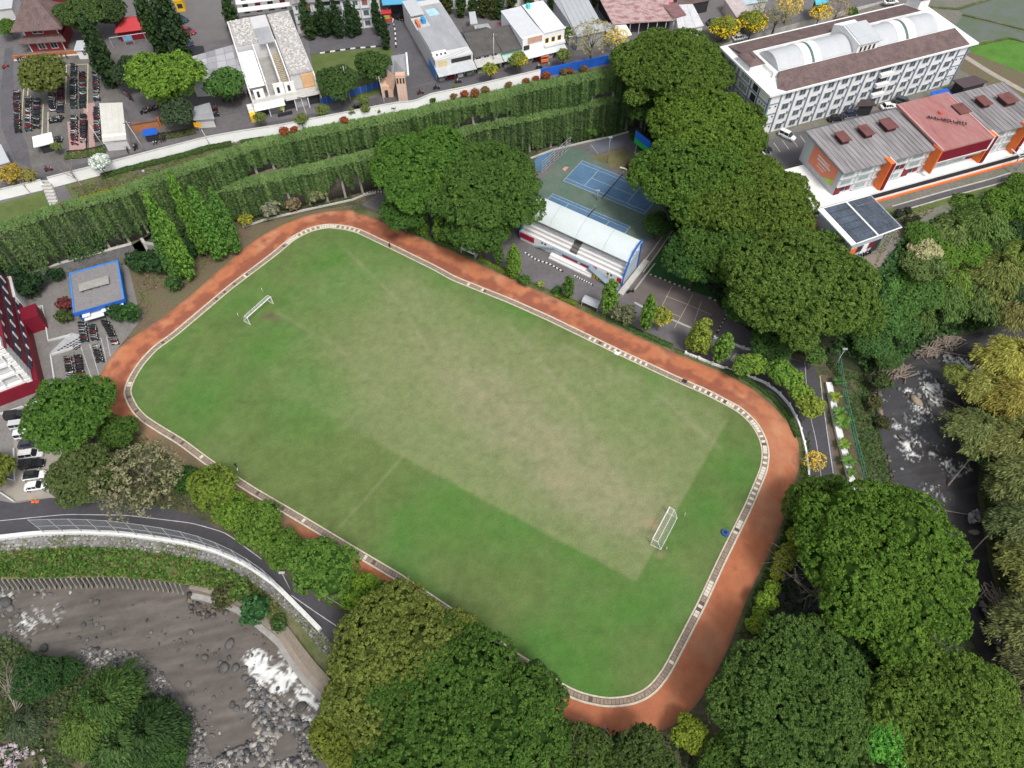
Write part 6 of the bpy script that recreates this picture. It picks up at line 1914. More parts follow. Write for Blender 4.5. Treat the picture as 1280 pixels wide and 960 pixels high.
# small dark roofs on the hotel terrace
roofpx('brown_gazebo', 'dark brown pyramid roofed gazebo in front of the white hotel balconies', [(1070, 133), (1097, 132), (1088, 124), (1076, 124)], 0, 3.2, DARK, M('dark_brown_roof', (.07, .05, .05), var=.2), cat='gazebo', z=ZR, zs=[3, 3, 4, 4], inset=1.0)
roofpx('brown_carport', 'dark brown roofed carport right of the blue tarpaulin', [(1205, 110), (1236, 102), (1218, 94), (1191, 100)], 0, 3.2, DARK, M('brown_carport_roof', (.09, .065, .07), var=.15), cat='carport', z=ZR, inset=.8)
roofpx('blue_tarp_roof', 'bright blue tarpaulin shelter at the right end of the white hotel', [(1167, 124), (1190, 118), (1184, 110), (1163, 115)], 0, 2.4, M('pale_tarp', (.4, .5, .6)), BLUE, cat='tarpaulin', z=ZR, inset=.3)
# ================================================================== VEGETATION
def bamboo_mesh(name, n, h, d, leaves, seed, lw=(0.85, 0.30), flop=1.0):
 rng = np.random.default_rng(seed)
 C, A = [], []
 for i in range(n):
  a = i * 2.39996 + rng.normal() * .2
  reach = d * (0.25 + 0.85 * math.sqrt((i + .5) / n)) * (0.85 + .3 * rng.random())
  hh = h * (1.05 - 0.35 * (reach / d) ** 2) * (0.9 + .2 * rng.random())
  m = leaves // n
  t = 0.30 + 0.70 * rng.random(m) ** .8
  r = reach * t ** 2.0
  z = hh * (np.sin(np.minimum(t * 1.72, 1.9))) - flop * (t ** 5) * hh * .18
  side = rng.normal(size=m) * (0.35 + 0.55 * t)
  x = math.cos(a) * r - math.sin(a) * side
  y = math.sin(a) * r + math.cos(a) * side
  C.append(np.stack([x, y, z + rng.normal(size=m) * .3 - np.abs(side) * .45], 1))
  dr = np.stack([np.full(m, math.cos(a)) - math.sin(a) * side * .5, np.full(m, math.sin(a)) + math.cos(a) * side * .5, -0.1 - 0.7 * t], 1)
  A.append(dr)
 C, A = np.vstack(C), np.vstack(A)
 k = len(C)
 N = np.tile(np.array([[0, 0, 1.0]]), (k, 1)) + rng.normal(size=(k, 3)) * .45
 A = A / np.linalg.norm(A, axis=1, keepdims=True)
 V, F = quads(C, N, lw[0], lw[1], rng, A + rng.normal(size=A.shape) * .15)
 # quads() puts the long side across 'along': swap by rebuilding with long axis on A
 X = A + rng.normal(size=A.shape) * .25
 X /= np.linalg.norm(X, axis=1, keepdims=True)
 Y = np.cross(N, X)
 Y /= np.linalg.norm(Y, axis=1, keepdims=True)
 s = (lw[0] * (.6 + .8 * rng.random(k)))[:, None]
 X, Y = X * s * .5, Y * s * .5 * lw[1]
 V = np.stack([C - X, C - X * .2 + Y, C + X, C - X * .2 - Y], 1).reshape(-1, 3)
 F = np.arange(4 * k).reshape(k, 4)
 lv = np.clip(.5 + .28 * rng.normal(size=k), 0, 1)
 return npmesh(name, V, F, LEAF, fattr=lv)
def culms_mesh(name, n, h, d, seed):
 rng = random.Random(seed)
 mb = MB()
 for i in range(n):
  a = i * 2.4
  r = d * .5 * math.sqrt((i + .5) / n)
  p0 = Vector((math.cos(a) * .6, math.sin(a) * .6, -.5))
  p1 = Vector((math.cos(a) * r * .4, math.sin(a) * r * .4, h * .5))
  p2 = Vector((math.cos(a) * r, math.sin(a) * r, h * .85))
  mb.tube(p0, p1, .09, .07, 4)
  mb.tube(p1, p2, .07, .04, 4)
 return mb.mesh(name, M('bamboo_culm', (.30, .27, .13), var=.3), smooth=True)
for i in range(4):
 tree_kind(f'rain{i}', dome_lobes(15, 8.5, 44 + 4 * i, 20 + i, lr=.26, flat=.52), 10, .75, 11, seed=30 + i, clump=.52, leaf=.33, K=13, dens=1.9, hull=.76)
for i in range(2):
 tree_kind(f'mid{i}', dome_lobes(7, 5.0, 22, 40 + i, lr=.34, flat=.62), 6.5, .35, 6.5, seed=50 + i, clump=.44, leaf=.33, K=11, dens=1.7, hull=.78)
for i in range(2):
 tree_kind(f'round{i}', dome_lobes(4.5, 3.8, 15, 60 + i, lr=.40, flat=.8), 4, .22, 4.2, seed=64 + i, clump=.36, leaf=.28, K=10, dens=1.5, hull=.8)
tree_kind('thin', dome_lobes(5, 3.4, 16, 70, lr=.36, flat=.6), 5, .22, 5, seed=71, clump=.42, leaf=.22, K=7, dens=.8, hull=0, thin=.25)
tree_kind('small', dome_lobes(1.9, 1.7, 8, 75, lr=.48, flat=.85), 2.8, .10, 3.2, seed=76, clump=.26, leaf=.22, K=9, dens=1.2)
tree_kind('bush', dome_lobes(1.0, .9, 6, 80, lr=.5, flat=.9), .6, .08, .7, seed=81, clump=.17, leaf=.16, K=8, dens=1.1, nlimb=3)
def cone_lobes(h, r, n, seed, taper=1.0, wob=.18):
 rng = np.random.default_rng(seed)
 out = []
 for i in range(n):
  t = i / (n - 1)
  prof = (math.sin(math.pi * min(1, (t * .82 + .18))) ** .7) * (1 - .35 * t * taper) + .06
  q = r * prof * .62
  a = i * 2.4
  out.append((math.cos(a) * r * prof * .42 + rng.normal() * wob * r * .3, math.sin(a) * r * prof * .42 + rng.normal() * wob * r * .3, -h / 2 + h * t, q, q * 1.35))
 return out
tree_kind('poplar', cone_lobes(18, 2.9, 30, 90), 6, .3, 11, seed=91, clump=.40, leaf=.32, K=10, dens=1.2, nlimb=5)
tree_kind('cypress', cone_lobes(11, 1.5, 20, 95, .9), 2, .2, 6.2, seed=96, clump=.30, leaf=.26, K=9, dens=1.2, nlimb=3)
tree_kind('young', cone_lobes(5.6, 1.55, 14, 98, .9, .35), 3, .10, 4.6, seed=99, clump=.28, leaf=.24, K=9, dens=1.1, nlimb=4)
TREE_KIND['bamboo0'] = (bamboo_mesh('bamboo_leaves', 60, 12, 8.0, 22000, 1), culms_mesh('bamboo_culms', 26, 12, 8, 1), 6)
TREE_KIND['bamboo1'] = (bamboo_mesh('bamboo_leaves', 42, 9, 6.0, 15000, 2), culms_mesh('bamboo_culms', 18, 9, 6, 2), 5)
for k in ('bamboo0', 'bamboo1'):
 me, tm, b_ = TREE_KIND[k]
 for v in (me,):
  co = np.empty(len(v.vertices) * 3, np.float32)
  v.vertices.foreach_get('co', co)
  co = co.reshape(-1, 3)
  co[:, 2] -= b_
  v.vertices.foreach_set('co', co.ravel())
  v.update()
DG_, MG, BG, OL, YG, GG = (.038, .088, .022), (.055, .115, .026), (.085, .17, .030), (.105, .125, .032), (.15, .20, .035), (.12, .135, .075)
YEL = (.62, .46, .02)
for (k, u, v, z0, s, c, lab) in [
 ('rain0', 530, 220, 0, .94, (.045, .115, .022), 'wide shade tree by the top bend of the track, left one of the pair'),
 ('rain1', 612, 246, 0, .98, (.042, .095, .022), 'wide shade tree touching the left end of the grandstand roof'),
 ('rain2', 838, 96, 7, 1.08, (.052, .10, .020), 'big shade tree at the road end left of the white hotel corner'),
 ('rain3', 880, 168, 4, .98, (.060, .118, .020), 'bright topped shade tree directly left of the hotel car park'),
 ('rain0', 868, 232, 2, 1.02, (.048, .105, .020), 'broad shade tree hanging over the right side of the blue courts'),
 ('rain1', 935, 258, 3, .98, (.058, .105, .020), 'shade tree beside the white podium of the orange office'),
 ('rain2', 918, 318, 0, .88, (.044, .098, .022), 'shade tree above the dark lawn and right of the ball court'),
 ('rain3', 996, 368, 0, 1.10, (.054, .104, .022), 'large olive green shade tree between the court and the road to the river'),
 ('rain0', 1099, 708, 0, 1.0, (.050, .112, .018), 'huge round shade tree between the lower road and the right river'),
 ('rain1', 994, 886, 0, .86, (.042, .088, .022), 'big dark shade tree next to the bottom right bend of the track'),
 ('rain2', 1182, 915, 0, .86, (.060, .115, .022), 'big yellowish shade tree in the bottom right corner'),
 ('rain3', 514, 846, 0, .92, (.078, .110, .026), 'big olive tree at the end of the river road, behind the dark green one'),
 ('rain1', 570, 907, 0, 1.0, (.036, .085, .017), 'huge dark green shade tree at the bottom edge beside the track'),
]:
 plant(k, u, v, z0, 'shade_tree', lab, 'tree', (c[0] * 1.28, c[1] * 1.2, c[2] * 1.1), s)
for (k, u, v, z0, s, c, lab) in [
 ('mid0', 600, 296, 0, 1.1, (.035, .082, .020), 'dark lower tree under the wide pair left of the grandstand'),
 ('mid1', 505, 270, 0, .9, (.035, .09, .022), 'dark tree under the left side of the wide pair by the track bend'),
 ('mid0', 870, 330, 0, 1.15, (.028, .075, .022), 'dark tree leaning over the dark lawn'),
 ('mid1', 820, 285, 0, .55, (.030, .075, .022), 'small dark tree at the right end of the green court'),
 ('mid1', 965, 432, 0, .75, (.030, .075, .022), 'dark tree over the white low wall at the road junction'),
 ('mid0', 940, 385, 0, 1.0, (.034, .085, .022), 'dark green tree behind the small bridge slab at the court'),
 ('mid1', 810, 140, 4, .95, (.034, .078, .020), 'dark tree above the blue and green billboard'),
 ('mid0', 1030, 640, 0, .95, (.048, .10, .02), 'smaller tree at the left foot of the huge round one by the lower road'),
 ('mid1', 1060, 800, 0, .8, (.020, .045, .016), 'dark low tree in the gap between the three big ones at bottom right'),
 ('mid0', 660, 872, 0, .78, (.032, .075, .020), 'dark tree at the track edge right of the huge dark green one'),
 ('mid1', 434, 925, 0, .75, (.085, .12, .024), 'olive green tree at the bottom edge beside the river foam'),
 ('mid0', 735, 955, 0, .72, (.045, .085, .022), 'loose green tree at the bottom edge below the track bend'),
 ('mid1', 800, 962, 0, .8, (.042, .075, .024), 'low dark tree at the bottom edge in the middle of the track bend'),
 ('round1', 862, 918, 0, .62, (.13, .19, .030), 'bright yellow green little tree at the bottom right bend of the track'),
 ('mid1', 905, 962, 0, .65, (.050, .105, .024), 'green tree at the bottom edge left of the big dark shade tree'),
 ('round0', 1104, 925, 6, .95, (.055, .20, .035), 'vivid green small tree between the two big crowns at bottom right'),
 ('mid0', 92, 525, 0, 1.22, (.042, .105, .022), 'large green tree beside the parked cars and the red tower'),
 ('round1', 150, 545, 0, .8, (.042, .095, .022), 'dark green tree at the left end of the red track'),
 ('mid1', 112, 597, 0, .95, (.055, .085, .032), 'mixed brownish green tree hanging over the parked cars'),
 ('thin', 182, 600, 0, 1.55, (.15, .155, .10), 'grey green half bare tree between the track and the river road'),
 ('thin', 176, 606, 0, 1.35, (.085, .105, .055), 'thin grey green tree tangled with the half bare one above the river road'),
 ('round0', 239, 603, 0, 0.72, (.030, .080, .022), 'dark small tree at the left end of the bright row along the river road'),
 ('round0', 269, 617, 0, 1.06, (.085, .14, .026), 'first big bright round tree of the row, with yellowish top'),
 ('round1', 298, 645, 0, 0.83, (.075, .150, .026), 'bright green tree of the row right after the yellowish one'),
 ('round0', 329, 660, 0, 0.95, (.065, .135, .026), 'middle bright round tree of the row along the river road'),
 ('round1', 358, 690, 0, 0.81, (.060, .130, .026), 'darker round tree of the row, just before the widest one'),
 ('round0', 406, 712, 0, 1.28, (.055, .125, .026), 'widest round tree of the row near the lamp post'),
 ('round1', 455, 742, 0, 0.78, (.095, .19, .026), 'small vivid tree ending the row beside the red strip of track'),
 ('round1', 484, 748, 0, 0.64, (.050, .095, .028), 'little dark green tree between the row and the olive tree'),
 ('round0', -8, 590, 0, .95, (.095, .13, .03), 'rounded olive shrub tree at the left edge beside the parking apron'),
 ('mid1', 212, 108, ZU, 1.28, (.080, .165, .028), 'spreading bright green tree in the middle of the motorcycle parking'),
 ('round0', 226, 146, ZU, .95, (.040, .070, .040), 'dull dark tree right of the terracotta wall'),
 ('round0', 166, 96, ZU, 1.0, (.030, .055, .030), 'dark shaggy tree left of the spreading bright green one'),
 ('round1', 58, 103, ZU, 1.25, (.085, .115, .035), 'olive round tree in the left motorcycle lot'),
 ('mid0', 105, 24, ZU, .95, (.045, .085, .030), 'large dark tree right of the red pavilion'),
 ('mid1', 140, 20, ZU, .75, (.035, .065, .026), 'dark tree behind the red hip roofed pavilion'),
 ('round1', 286, 112, ZU, 1.05, (.050, .125, .035), 'flat topped green tree in front of the grey warehouse'),
 ('mid0', 424, 108, ZU, .78, (.038, .080, .026), 'low dark spreading tree on the school lawn by the blue fence'),
 ('round0', 466, 91, ZU, 1.1, (.040, .085, .026), 'dense dark tree on the lawn beside the peach gate'),
 ('thin', 740, 52, ZU, 1.25, (.20, .20, .10), 'half bare pale tree in front of the low metal sheds'),
 ('round1', 712, 44, ZU, .45, (.04, .11, .03), 'dark green shrub between the white shophouse and the metal shed'),
 ('thin', 972, 20, ZU - 2, 1.2, (.16, .17, .09), 'half bare tree with yellow blossom behind the hotel'),
 ('thin', 1046, 16, ZU - 4, .9, (.22, .20, .12), 'pale half bare tree behind the hotel near the turquoise stall'),
 ('round0', 1065, 18, ZU - 4, .4, (.04, .11, .025), 'dark green shrub behind the hotel next to the white car'),
 ('round0', 12, 38, ZU, .6, (.06, .13, .03), 'green shrub between the pale house and the red pavilion'),
]:
 plant(k, u, v, z0, 'tree', lab, 'tree', (c[0] * 1.22, c[1] * 1.15, c[2]), s)
# yellow blossom: twiggy tree with blossom
for (k, u, v, z0, s, lab) in [('thin', 770, 50, ZU, .62, 'yellow flowering tree in front of the low metal shed'), ('round0', 904, 40, ZU - 1, .85, 'left yellow flowering tree beside the hotel roof corner'),
 ('round1', 940, 33, ZU - 1, .8, 'brightest yellow flowering tree behind the hotel'), ('thin', 985, 12, ZU - 2, .7, 'yellow flowering tree right of the brightest one behind the hotel'),
 ('thin', 1024, 20, ZU - 3, .62, 'small yellow flowering tree near the turquoise stall'), ('small', 825, 398, 0, 1.25, 'small bright yellow flowering tree between the track and the grey ball court'),
 ('small', 650, 78, ZU, 1.1, 'thin yellow flowering tree over the road in front of the turquoise shop'), ('thin', 1016, 577, 0, .42, 'yellowish flowering tree at the outer bend beside the white low wall'),
 ('bush', 308, 276, 0, 1.7, 'small yellow flowering shrub at the foot of the creeper wall'), ('small', 613, 90, ZU, 1.0, 'thin tree with yellow tips beside the road left of the turquoise shop')]:
 e = plant(k, u, v, z0, 'flowering_tree', lab, 'tree', (.20, .22, .08) if k == 'thin' else (.17, .21, .04), s)
 me = TREE_KIND['thin'][0] if k in ('thin',) else TREE_KIND[k][0]
 c = [o for o in e.children if o.name.startswith('crown')][0]
 lo = link('blossom', TREE_KIND['thin'][0], e, (0, 0, c.location[2] + .25), (0, 0, 1.0), tuple(x * (5.0 / 5 if k in ('round0', 'round1') else (.36 if k == 'small' else (.2 if k == 'bush' else 1)) ) for x in c.scale), (.78, .60, .03))
for (u, v, s, sz, c, lab) in [(238, 350, .86, 1.30, (.075, .165, .028), 'tallest poplar at the left, leaning over the stone basin'), (260, 322, .66, 1.28, (.075, .165, .028), 'poplar with the highest tip of the clump by the track bend'),
 (279, 326, .84, 1.10, (.060, .145, .028), 'stout middle poplar of the clump by the track bend'), (297, 318, .74, 1.0, (.055, .130, .028), 'right hand poplar of the clump by the track bend'),
 (226, 352, .7, .85, (.05, .115, .028), 'shorter poplar in front of the tallest one')]:
 plant('poplar', u, v, 0, 'poplar', lab, 'tree', tuple(x * 1.35 for x in c), s * .92, sz, atbase=True)
for (u, v, s, sz, c, lab) in [(553, 292, .50, .95, (.095, .19, .030), 'slim bright tree standing before the left wide shade tree'), (574, 312, .48, .85, (.095, .19, .030), 'slim bright tree standing before the wide pair, right one'),
 (528, 292, .62, .42, (.085, .18, .03), 'low bright tree at the verge below the left wide shade tree'), (642, 345, .58, .50, (.095, .19, .03), 'bright tree in front of the left end of the grandstand')]:
 plant('poplar', u, v, 0, 'slim_tree', lab, 'tree', c, s, sz, atbase=True)
# young roadside trees
for (u, v, s, sz, c, lab) in [(550, 306, 1.0, 1.2, BG, 'young tree at the verge, third from the top bend'), (572, 316, .9, 1.1, BG, 'young tree just left of the first silver dugout'), (623, 333, .9, 1.0, MG, 'young tree between the first dugout and the grandstand'),
 (709, 374, 1.0, 1.0, MG, 'young tree in front of the grandstand right half'), (758, 396, 1.35, 1.6, BG, 'tall young tree at the right corner of the grandstand'),
 (770, 403, 1.1, .85, GG, 'greyish young tree right of the grandstand corner'), (782, 407, 1.1, .95, GG, 'greyish young tree just left of the slim bright one by the court'),
 (804, 418, 1.1, 1.75, BG, 'slim tall tree beside the yellow flowering one'), (868, 441, 1.5, 1.5, YG, 'bright tree at the left start of the white low wall'), (862, 438, 1.1, .9, YG, 'short bright tree left of the start of the white low wall'),
 (897, 455, 1.35, 1.35, BG, 'bright tree over the white low wall near the road junction'), (875, 446, 1.0, 1.0, YG, 'pale young tree between the two bright ones at the low wall')]:
 plant('young', u, v, 0, 'young_tree', lab, 'tree', tuple(x * 1.15 for x in c), s * .9, sz, atbase=True)
for (u, v, s, c, lab) in [(928, 461, 1.15, (.085, .16, .03), 'small round tree on the low wall, first after the junction'), (944, 458, 1.25, (.11, .19, .03), 'small round tree on the low wall above the road junction'), (972, 468, 1.45, (.085, .17, .03), 'round topped bright tree left of the lower road start'),
 (986, 476, 1.35, (.095, .18, .03), 'round topped bright tree at the start of the lower road'), (999, 493, 1.2, (.11, .19, .03), 'bright tree leaning over the lower road lane'), (1011, 513, 1.3, (.15, .20, .035), 'yellow green tree over the lower road lane'),
 (1018, 448, 1.2, (.06, .12, .03), 'small tree at the top of the lower road under the big olive crown'), (998, 620, 1.2, (.10, .17, .035), 'loose tree at the right bend of the track near the white wall end')]:
 plant('small', u, v, 0, 'round_tree', lab, 'tree', tuple(x * 1.2 for x in c), s)
# cypresses
for (u, v, s, sz, lab) in [(143, 110, 1.55, 1.5, 'tall dark cypress over the right end of the left motorcycle lot'), (136, 92, 1.6, 1.35, 'tall dark cypress behind the cream parking shed'), (206, 74, 1.5, 1.9, 'tall dark cypress right of the red hip roof'), (233, 84, 2.0, 2.1, 'widest tall dark cypress at the corner of the grey warehouse'),
 (214, 40, 1.7, 1.4, 'dark cypress left of the yellow kiosk'), (297, 47, 1.2, 1.3, 'dark cypress column between the grey yard and the roofless shophouses'), (389, 49, 1.1, 1.0, 'leftmost dark cypress in front of the dormitory'), (399, 44, .8, .55, 'short cypress second from left in front of the dormitory'),
 (408, 47, 1.0, 1.0, 'third tall cypress in front of the dormitory'), (416, 43, .9, .6, 'short cypress left of the dormitory stairs'), (425, 48, 1.0, .95, 'cypress below the dormitory stairs'), (442, 46, 1.2, .85, 'broad cypress right of the dormitory stairs'),
 (448, 44, .9, .7, 'cypress close behind the broad one'), (475, 44, .8, .85, 'cypress left of the stall box at the drive'), (471, 34, .7, .65, 'small cypress behind the stall box'), (484, 62, .8, .8, 'cypress at the corner of the lawn beside the drive')]:
 plant('cypress', u, v, ZU, 'cypress', lab, 'tree', random.choice([(.030, .060, .024), (.035, .072, .024), (.028, .055, .022)]), s, sz, atbase=True)
xs = [(549, 16), (560, 17), (577, 22), (592, 22), (604, 22), (615, 24), (624, 24), (640, 12), (661, 12), (690, 16), (742, 10)]
labs = ['first small dark cypress behind the grey shophouse', 'second dark cypress behind the grey shophouse', 'dark cypress left of the little white block house', 'dark cypress behind the little white block house', 'dark cypress right of the little white block house',
  'brownish cypress over the low grey roofs', 'cypress beside the maroon low roof', 'cypress at the left edge of the white shophouse roof', 'cypress above the white shophouse roof', 'cypress between the white shophouse and long grey shed', 'cypress beside the spotted roof hall']
for (u, v), lb in zip(xs, labs):
 plant('cypress', u, v, ZU, 'cypress', lb, 'tree', random.choice([(.040, .075, .024), (.055, .075, .024), (.035, .065, .022)]), .95, random.uniform(.7, .95), atbase=True)
FW = ['beside the glass roofed building', 'on the slope below the office lawn', 'at the right edge of the photo', 'above the bend of the right river', 'next to the pale topped tree', 'in the middle of the slope thicket']
forest = [('mid0', 1150, 300, 8, .62, (.05, .12, .03), 'green tree at the upper left of the slope thicket near the round lawn shrubs'), ('bamboo1', 1186, 292, 6, .95, (.075, .13, .05), 'feathery bamboo clump below the end of the dark path'),
 ('bamboo0', 1222, 282, 6, .85, (.06, .12, .04), 'wide feathery bamboo below the office lawn'), ('mid1', 1256, 262, 6, .8, (.06, .14, .03), 'bright green tree under the right end of the path'),
 ('bamboo1', 1205, 258, 8, .7, (.06, .13, .035), 'small bamboo clump touching the lawn edge'), ('mid0', 1280, 245, 7, .8, (.055, .12, .03), 'green tree at the right edge below the steel frame'),
 ('mid1', 1150, 335, 5, .72, (.07, .125, .05), 'tree with dull upper leaves beside the low fence'), ('round1', 1152, 318, 8, .75, (.26, .30, .20), 'pale silvery crowned tree beside the low fence'),
 ('mid0', 1176, 318, 5, .6, (.065, .15, .03), 'bright small tree right of the silvery one'), ('mid1', 1205, 318, 4, .68, (.06, .145, .03), 'round bright green tree in the middle of the slope thicket'),
 ('mid0', 1232, 308, 4, .6, (.035, .08, .028), 'dark tree in the middle right of the slope thicket'), ('bamboo0', 1238, 345, 0, .92, (.085, .125, .045), 'large round bamboo clump with radiating leaves at right'),
 ('bamboo1', 1268, 322, 2, 1.0, (.085, .145, .04), 'bamboo clump at the right edge above the dark one'), ('bamboo1', 1190, 352, 0, .95, (.07, .14, .035), 'bright bamboo clump in the lower middle of the thicket'),
 ('bamboo0', 1218, 372, -3, .85, (.055, .105, .04), 'bamboo clump hanging over the dark river inlet'), ('bamboo0', 1176, 372, -2, .80, (.055, .115, .04), 'bamboo clump above the driftwood heap'),
 ('mid1', 1148, 372, 0, .8, (.045, .115, .035), 'green tree left of the bamboo above the driftwood'), ('mid0', 1118, 385, 0, .72, (.045, .12, .035), 'green tree right of the large olive shade tree'),
 ('mid1', 1095, 398, 0, .80, (.042, .115, .038), 'bluish green tree against the large olive shade tree'), ('mid0', 1124, 410, -3, .62, (.042, .11, .038), 'bluish green tree above the pale driftwood'),
 ('mid1', 1085, 432, -1, .68, (.04, .105, .038), 'bluish green tree at the top of the green wire fence'), ('round0', 1105, 365, 2, .8, (.055, .15, .045), 'mint green small tree below the parking corner'),
 ('round1', 1135, 352, 3, .8, (.055, .145, .03), 'grassy green shrub tree below the low fence'), ('mid0', 1268, 368, 0, .6, (.030, .07, .035), 'blue black dark tree at the right edge'),
 ('bamboo1', 1268, 388, -2, .9, (.095, .115, .05), 'greyish bamboo over the upper river at the right edge'), ('mid1', 1192, 335, 3, .5, (.09, .10, .055), 'dull brownish tree in the middle of the thicket'),
 ('bamboo1', 1150, 398, -4, .7, (.05, .10, .035), 'low bamboo right above the driftwood heap'), ('mid0', 1108, 452, -5, .45, (.04, .095, .035), 'dark shrub tree at the river edge below the fence top')]
for (k, u, v, z0, s, c, lb) in forest:
 c = (c[0] * 1.45, c[1] * 1.25, c[2])
 plant(k, u, v, z0, 'bamboo_clump' if 'bamboo' in k else 'tree', lb, 'bamboo' if 'bamboo' in k else 'tree', c, s)
# bamboo on the far right bank
for (k, u, v, s, c, lb) in [('bamboo0', 1262, 452, .85, (.23, .24, .055), 'golden yellow bamboo at the right edge above the river'), ('bamboo0', 1232, 488, .62, (.20, .22, .06), 'yellow green bamboo reaching over the rapids'),
       ('bamboo1', 1196, 468, .5, (.12, .155, .04), 'low bamboo spray lying over the rapids'), ('bamboo0', 1272, 505, .85, (.20, .19, .045), 'yellowish bamboo below the golden one'),
       ('bamboo0', 1218, 540, .72, (.11, .14, .05), 'bamboo leaning furthest out over the river'), ('bamboo0', 1264, 560, .85, (.13, .15, .05), 'dense olive bamboo in the middle of the right bank'),
       ('bamboo0', 1285, 600, .9, (.115, .14, .05), 'olive bamboo at the right edge, middle height'), ('bamboo1', 1266, 615, .8, (.095, .12, .05), 'bamboo above the dark gap in the right bank'),
       ('bamboo0', 1284, 660, .8, (.085, .115, .045), 'bamboo with pale arching stem'), ('bamboo1', 1256, 655, .6, (.075, .105, .045), 'bamboo over the grey rubble at the water edge'),
       ('bamboo0', 1296, 712, .8, (.14, .16, .05), 'olive bamboo below the pale arching stem'), ('bamboo1', 1284, 748, .55, (.10, .12, .045), 'bamboo at the edge of the brown bank'),
       ('bamboo0', 1290, 790, .85, (.11, .13, .05), 'bamboo at the right edge beside the lower river'), ('mid1', 1235, 580, .4, (.03, .07, .025), 'dark leafy tree among the leaning bamboo'),
       ('bamboo1', 1285, 540, 1.0, (.10, .13, .045), 'shaded bamboo at the right edge below the yellow ones'), ('bamboo0', 1300, 850, .8, (.10, .11, .05), 'sparse bamboo near the bottom right corner')]:
 c = tuple(x * 1.25 for x in c)
 plant(k, u, v, -4, 'bamboo_clump' if 'bamboo' in k else 'tree', lb, 'bamboo' if 'bamboo' in k else 'tree', c, s)
# bottom left river bank
for (k, u, v, z0, s, c, lb) in [('bamboo0', 140, 880, -8, .80, (.048, .100, .026), 'bright green bamboo mound on the lower left river bank'), ('bamboo1', 118, 905, -8, .95, (.068, .120, .028), 'yellow green edge of the bamboo mound'), ('bamboo1', 190, 920, -8, 1.0, (.028, .062, .020), 'dark green bamboo at the right of the mound'),
        ('bamboo1', 158, 935, -8, .95, (.05, .10, .03), 'lower bamboo at the bottom edge left of the gravel'), ('mid1', 48, 852, -7.5, .62, (.028, .070, .022), 'dark tree on the lower left bank beside the bare branches'), ('mid0', 82, 842, -8, .42, (.028, .070, .022), 'dark shrub tree at the water edge beside the gravel bar'),
        ('round1', 215, 950, -7, .7, (.04, .09, .025), 'small green tree at the bottom edge beside the gravel'), ('bamboo1', 35, 905, -9, .6, (.06, .085, .045), 'dull bamboo at the left below the bare branches')]:
 plant(k, u, v, z0, 'bamboo_clump' if 'bamboo' in k else 'tree', lb, 'bamboo' if 'bamboo' in k else 'tree', c, s)
def shrubs(rows, name='shrub', group=None, lab=None):
 for r_ in rows:
  u, v, z0, s, c = r_[:5]
  plant('bush', u, v, z0, name, r_[5] if len(r_) > 5 else lab, 'shrub', c, s, group=group)
RU = (.24, .085, .03)
ORD = ['leftmost', 'second', 'third', 'fourth', 'fifth', 'sixth', 'seventh', 'eighth', 'ninth', 'tenth', 'eleventh', 'twelfth', 'thirteenth', 'fourteenth', 'fifteenth', 'rightmost']
shrubs([(u, v, ZU, random.uniform(.9, 1.25), random.choice([RU, (.20, .10, .035), (.17, .12, .04)]), 'rust coloured ball shrub below the street parapet, %s of sixteen from the left' % ORD[i_]) for i_, (u, v) in enumerate(
  [(355, 166), (368, 163), (430, 152), (470, 139), (492, 136), (567, 122), (580, 119), (594, 118), (606, 114), (636, 107), (658, 103), (670, 100), (683, 97), (705, 92), (712, 90), (730, 88)])],
 group='rust coloured balls along the parapet')
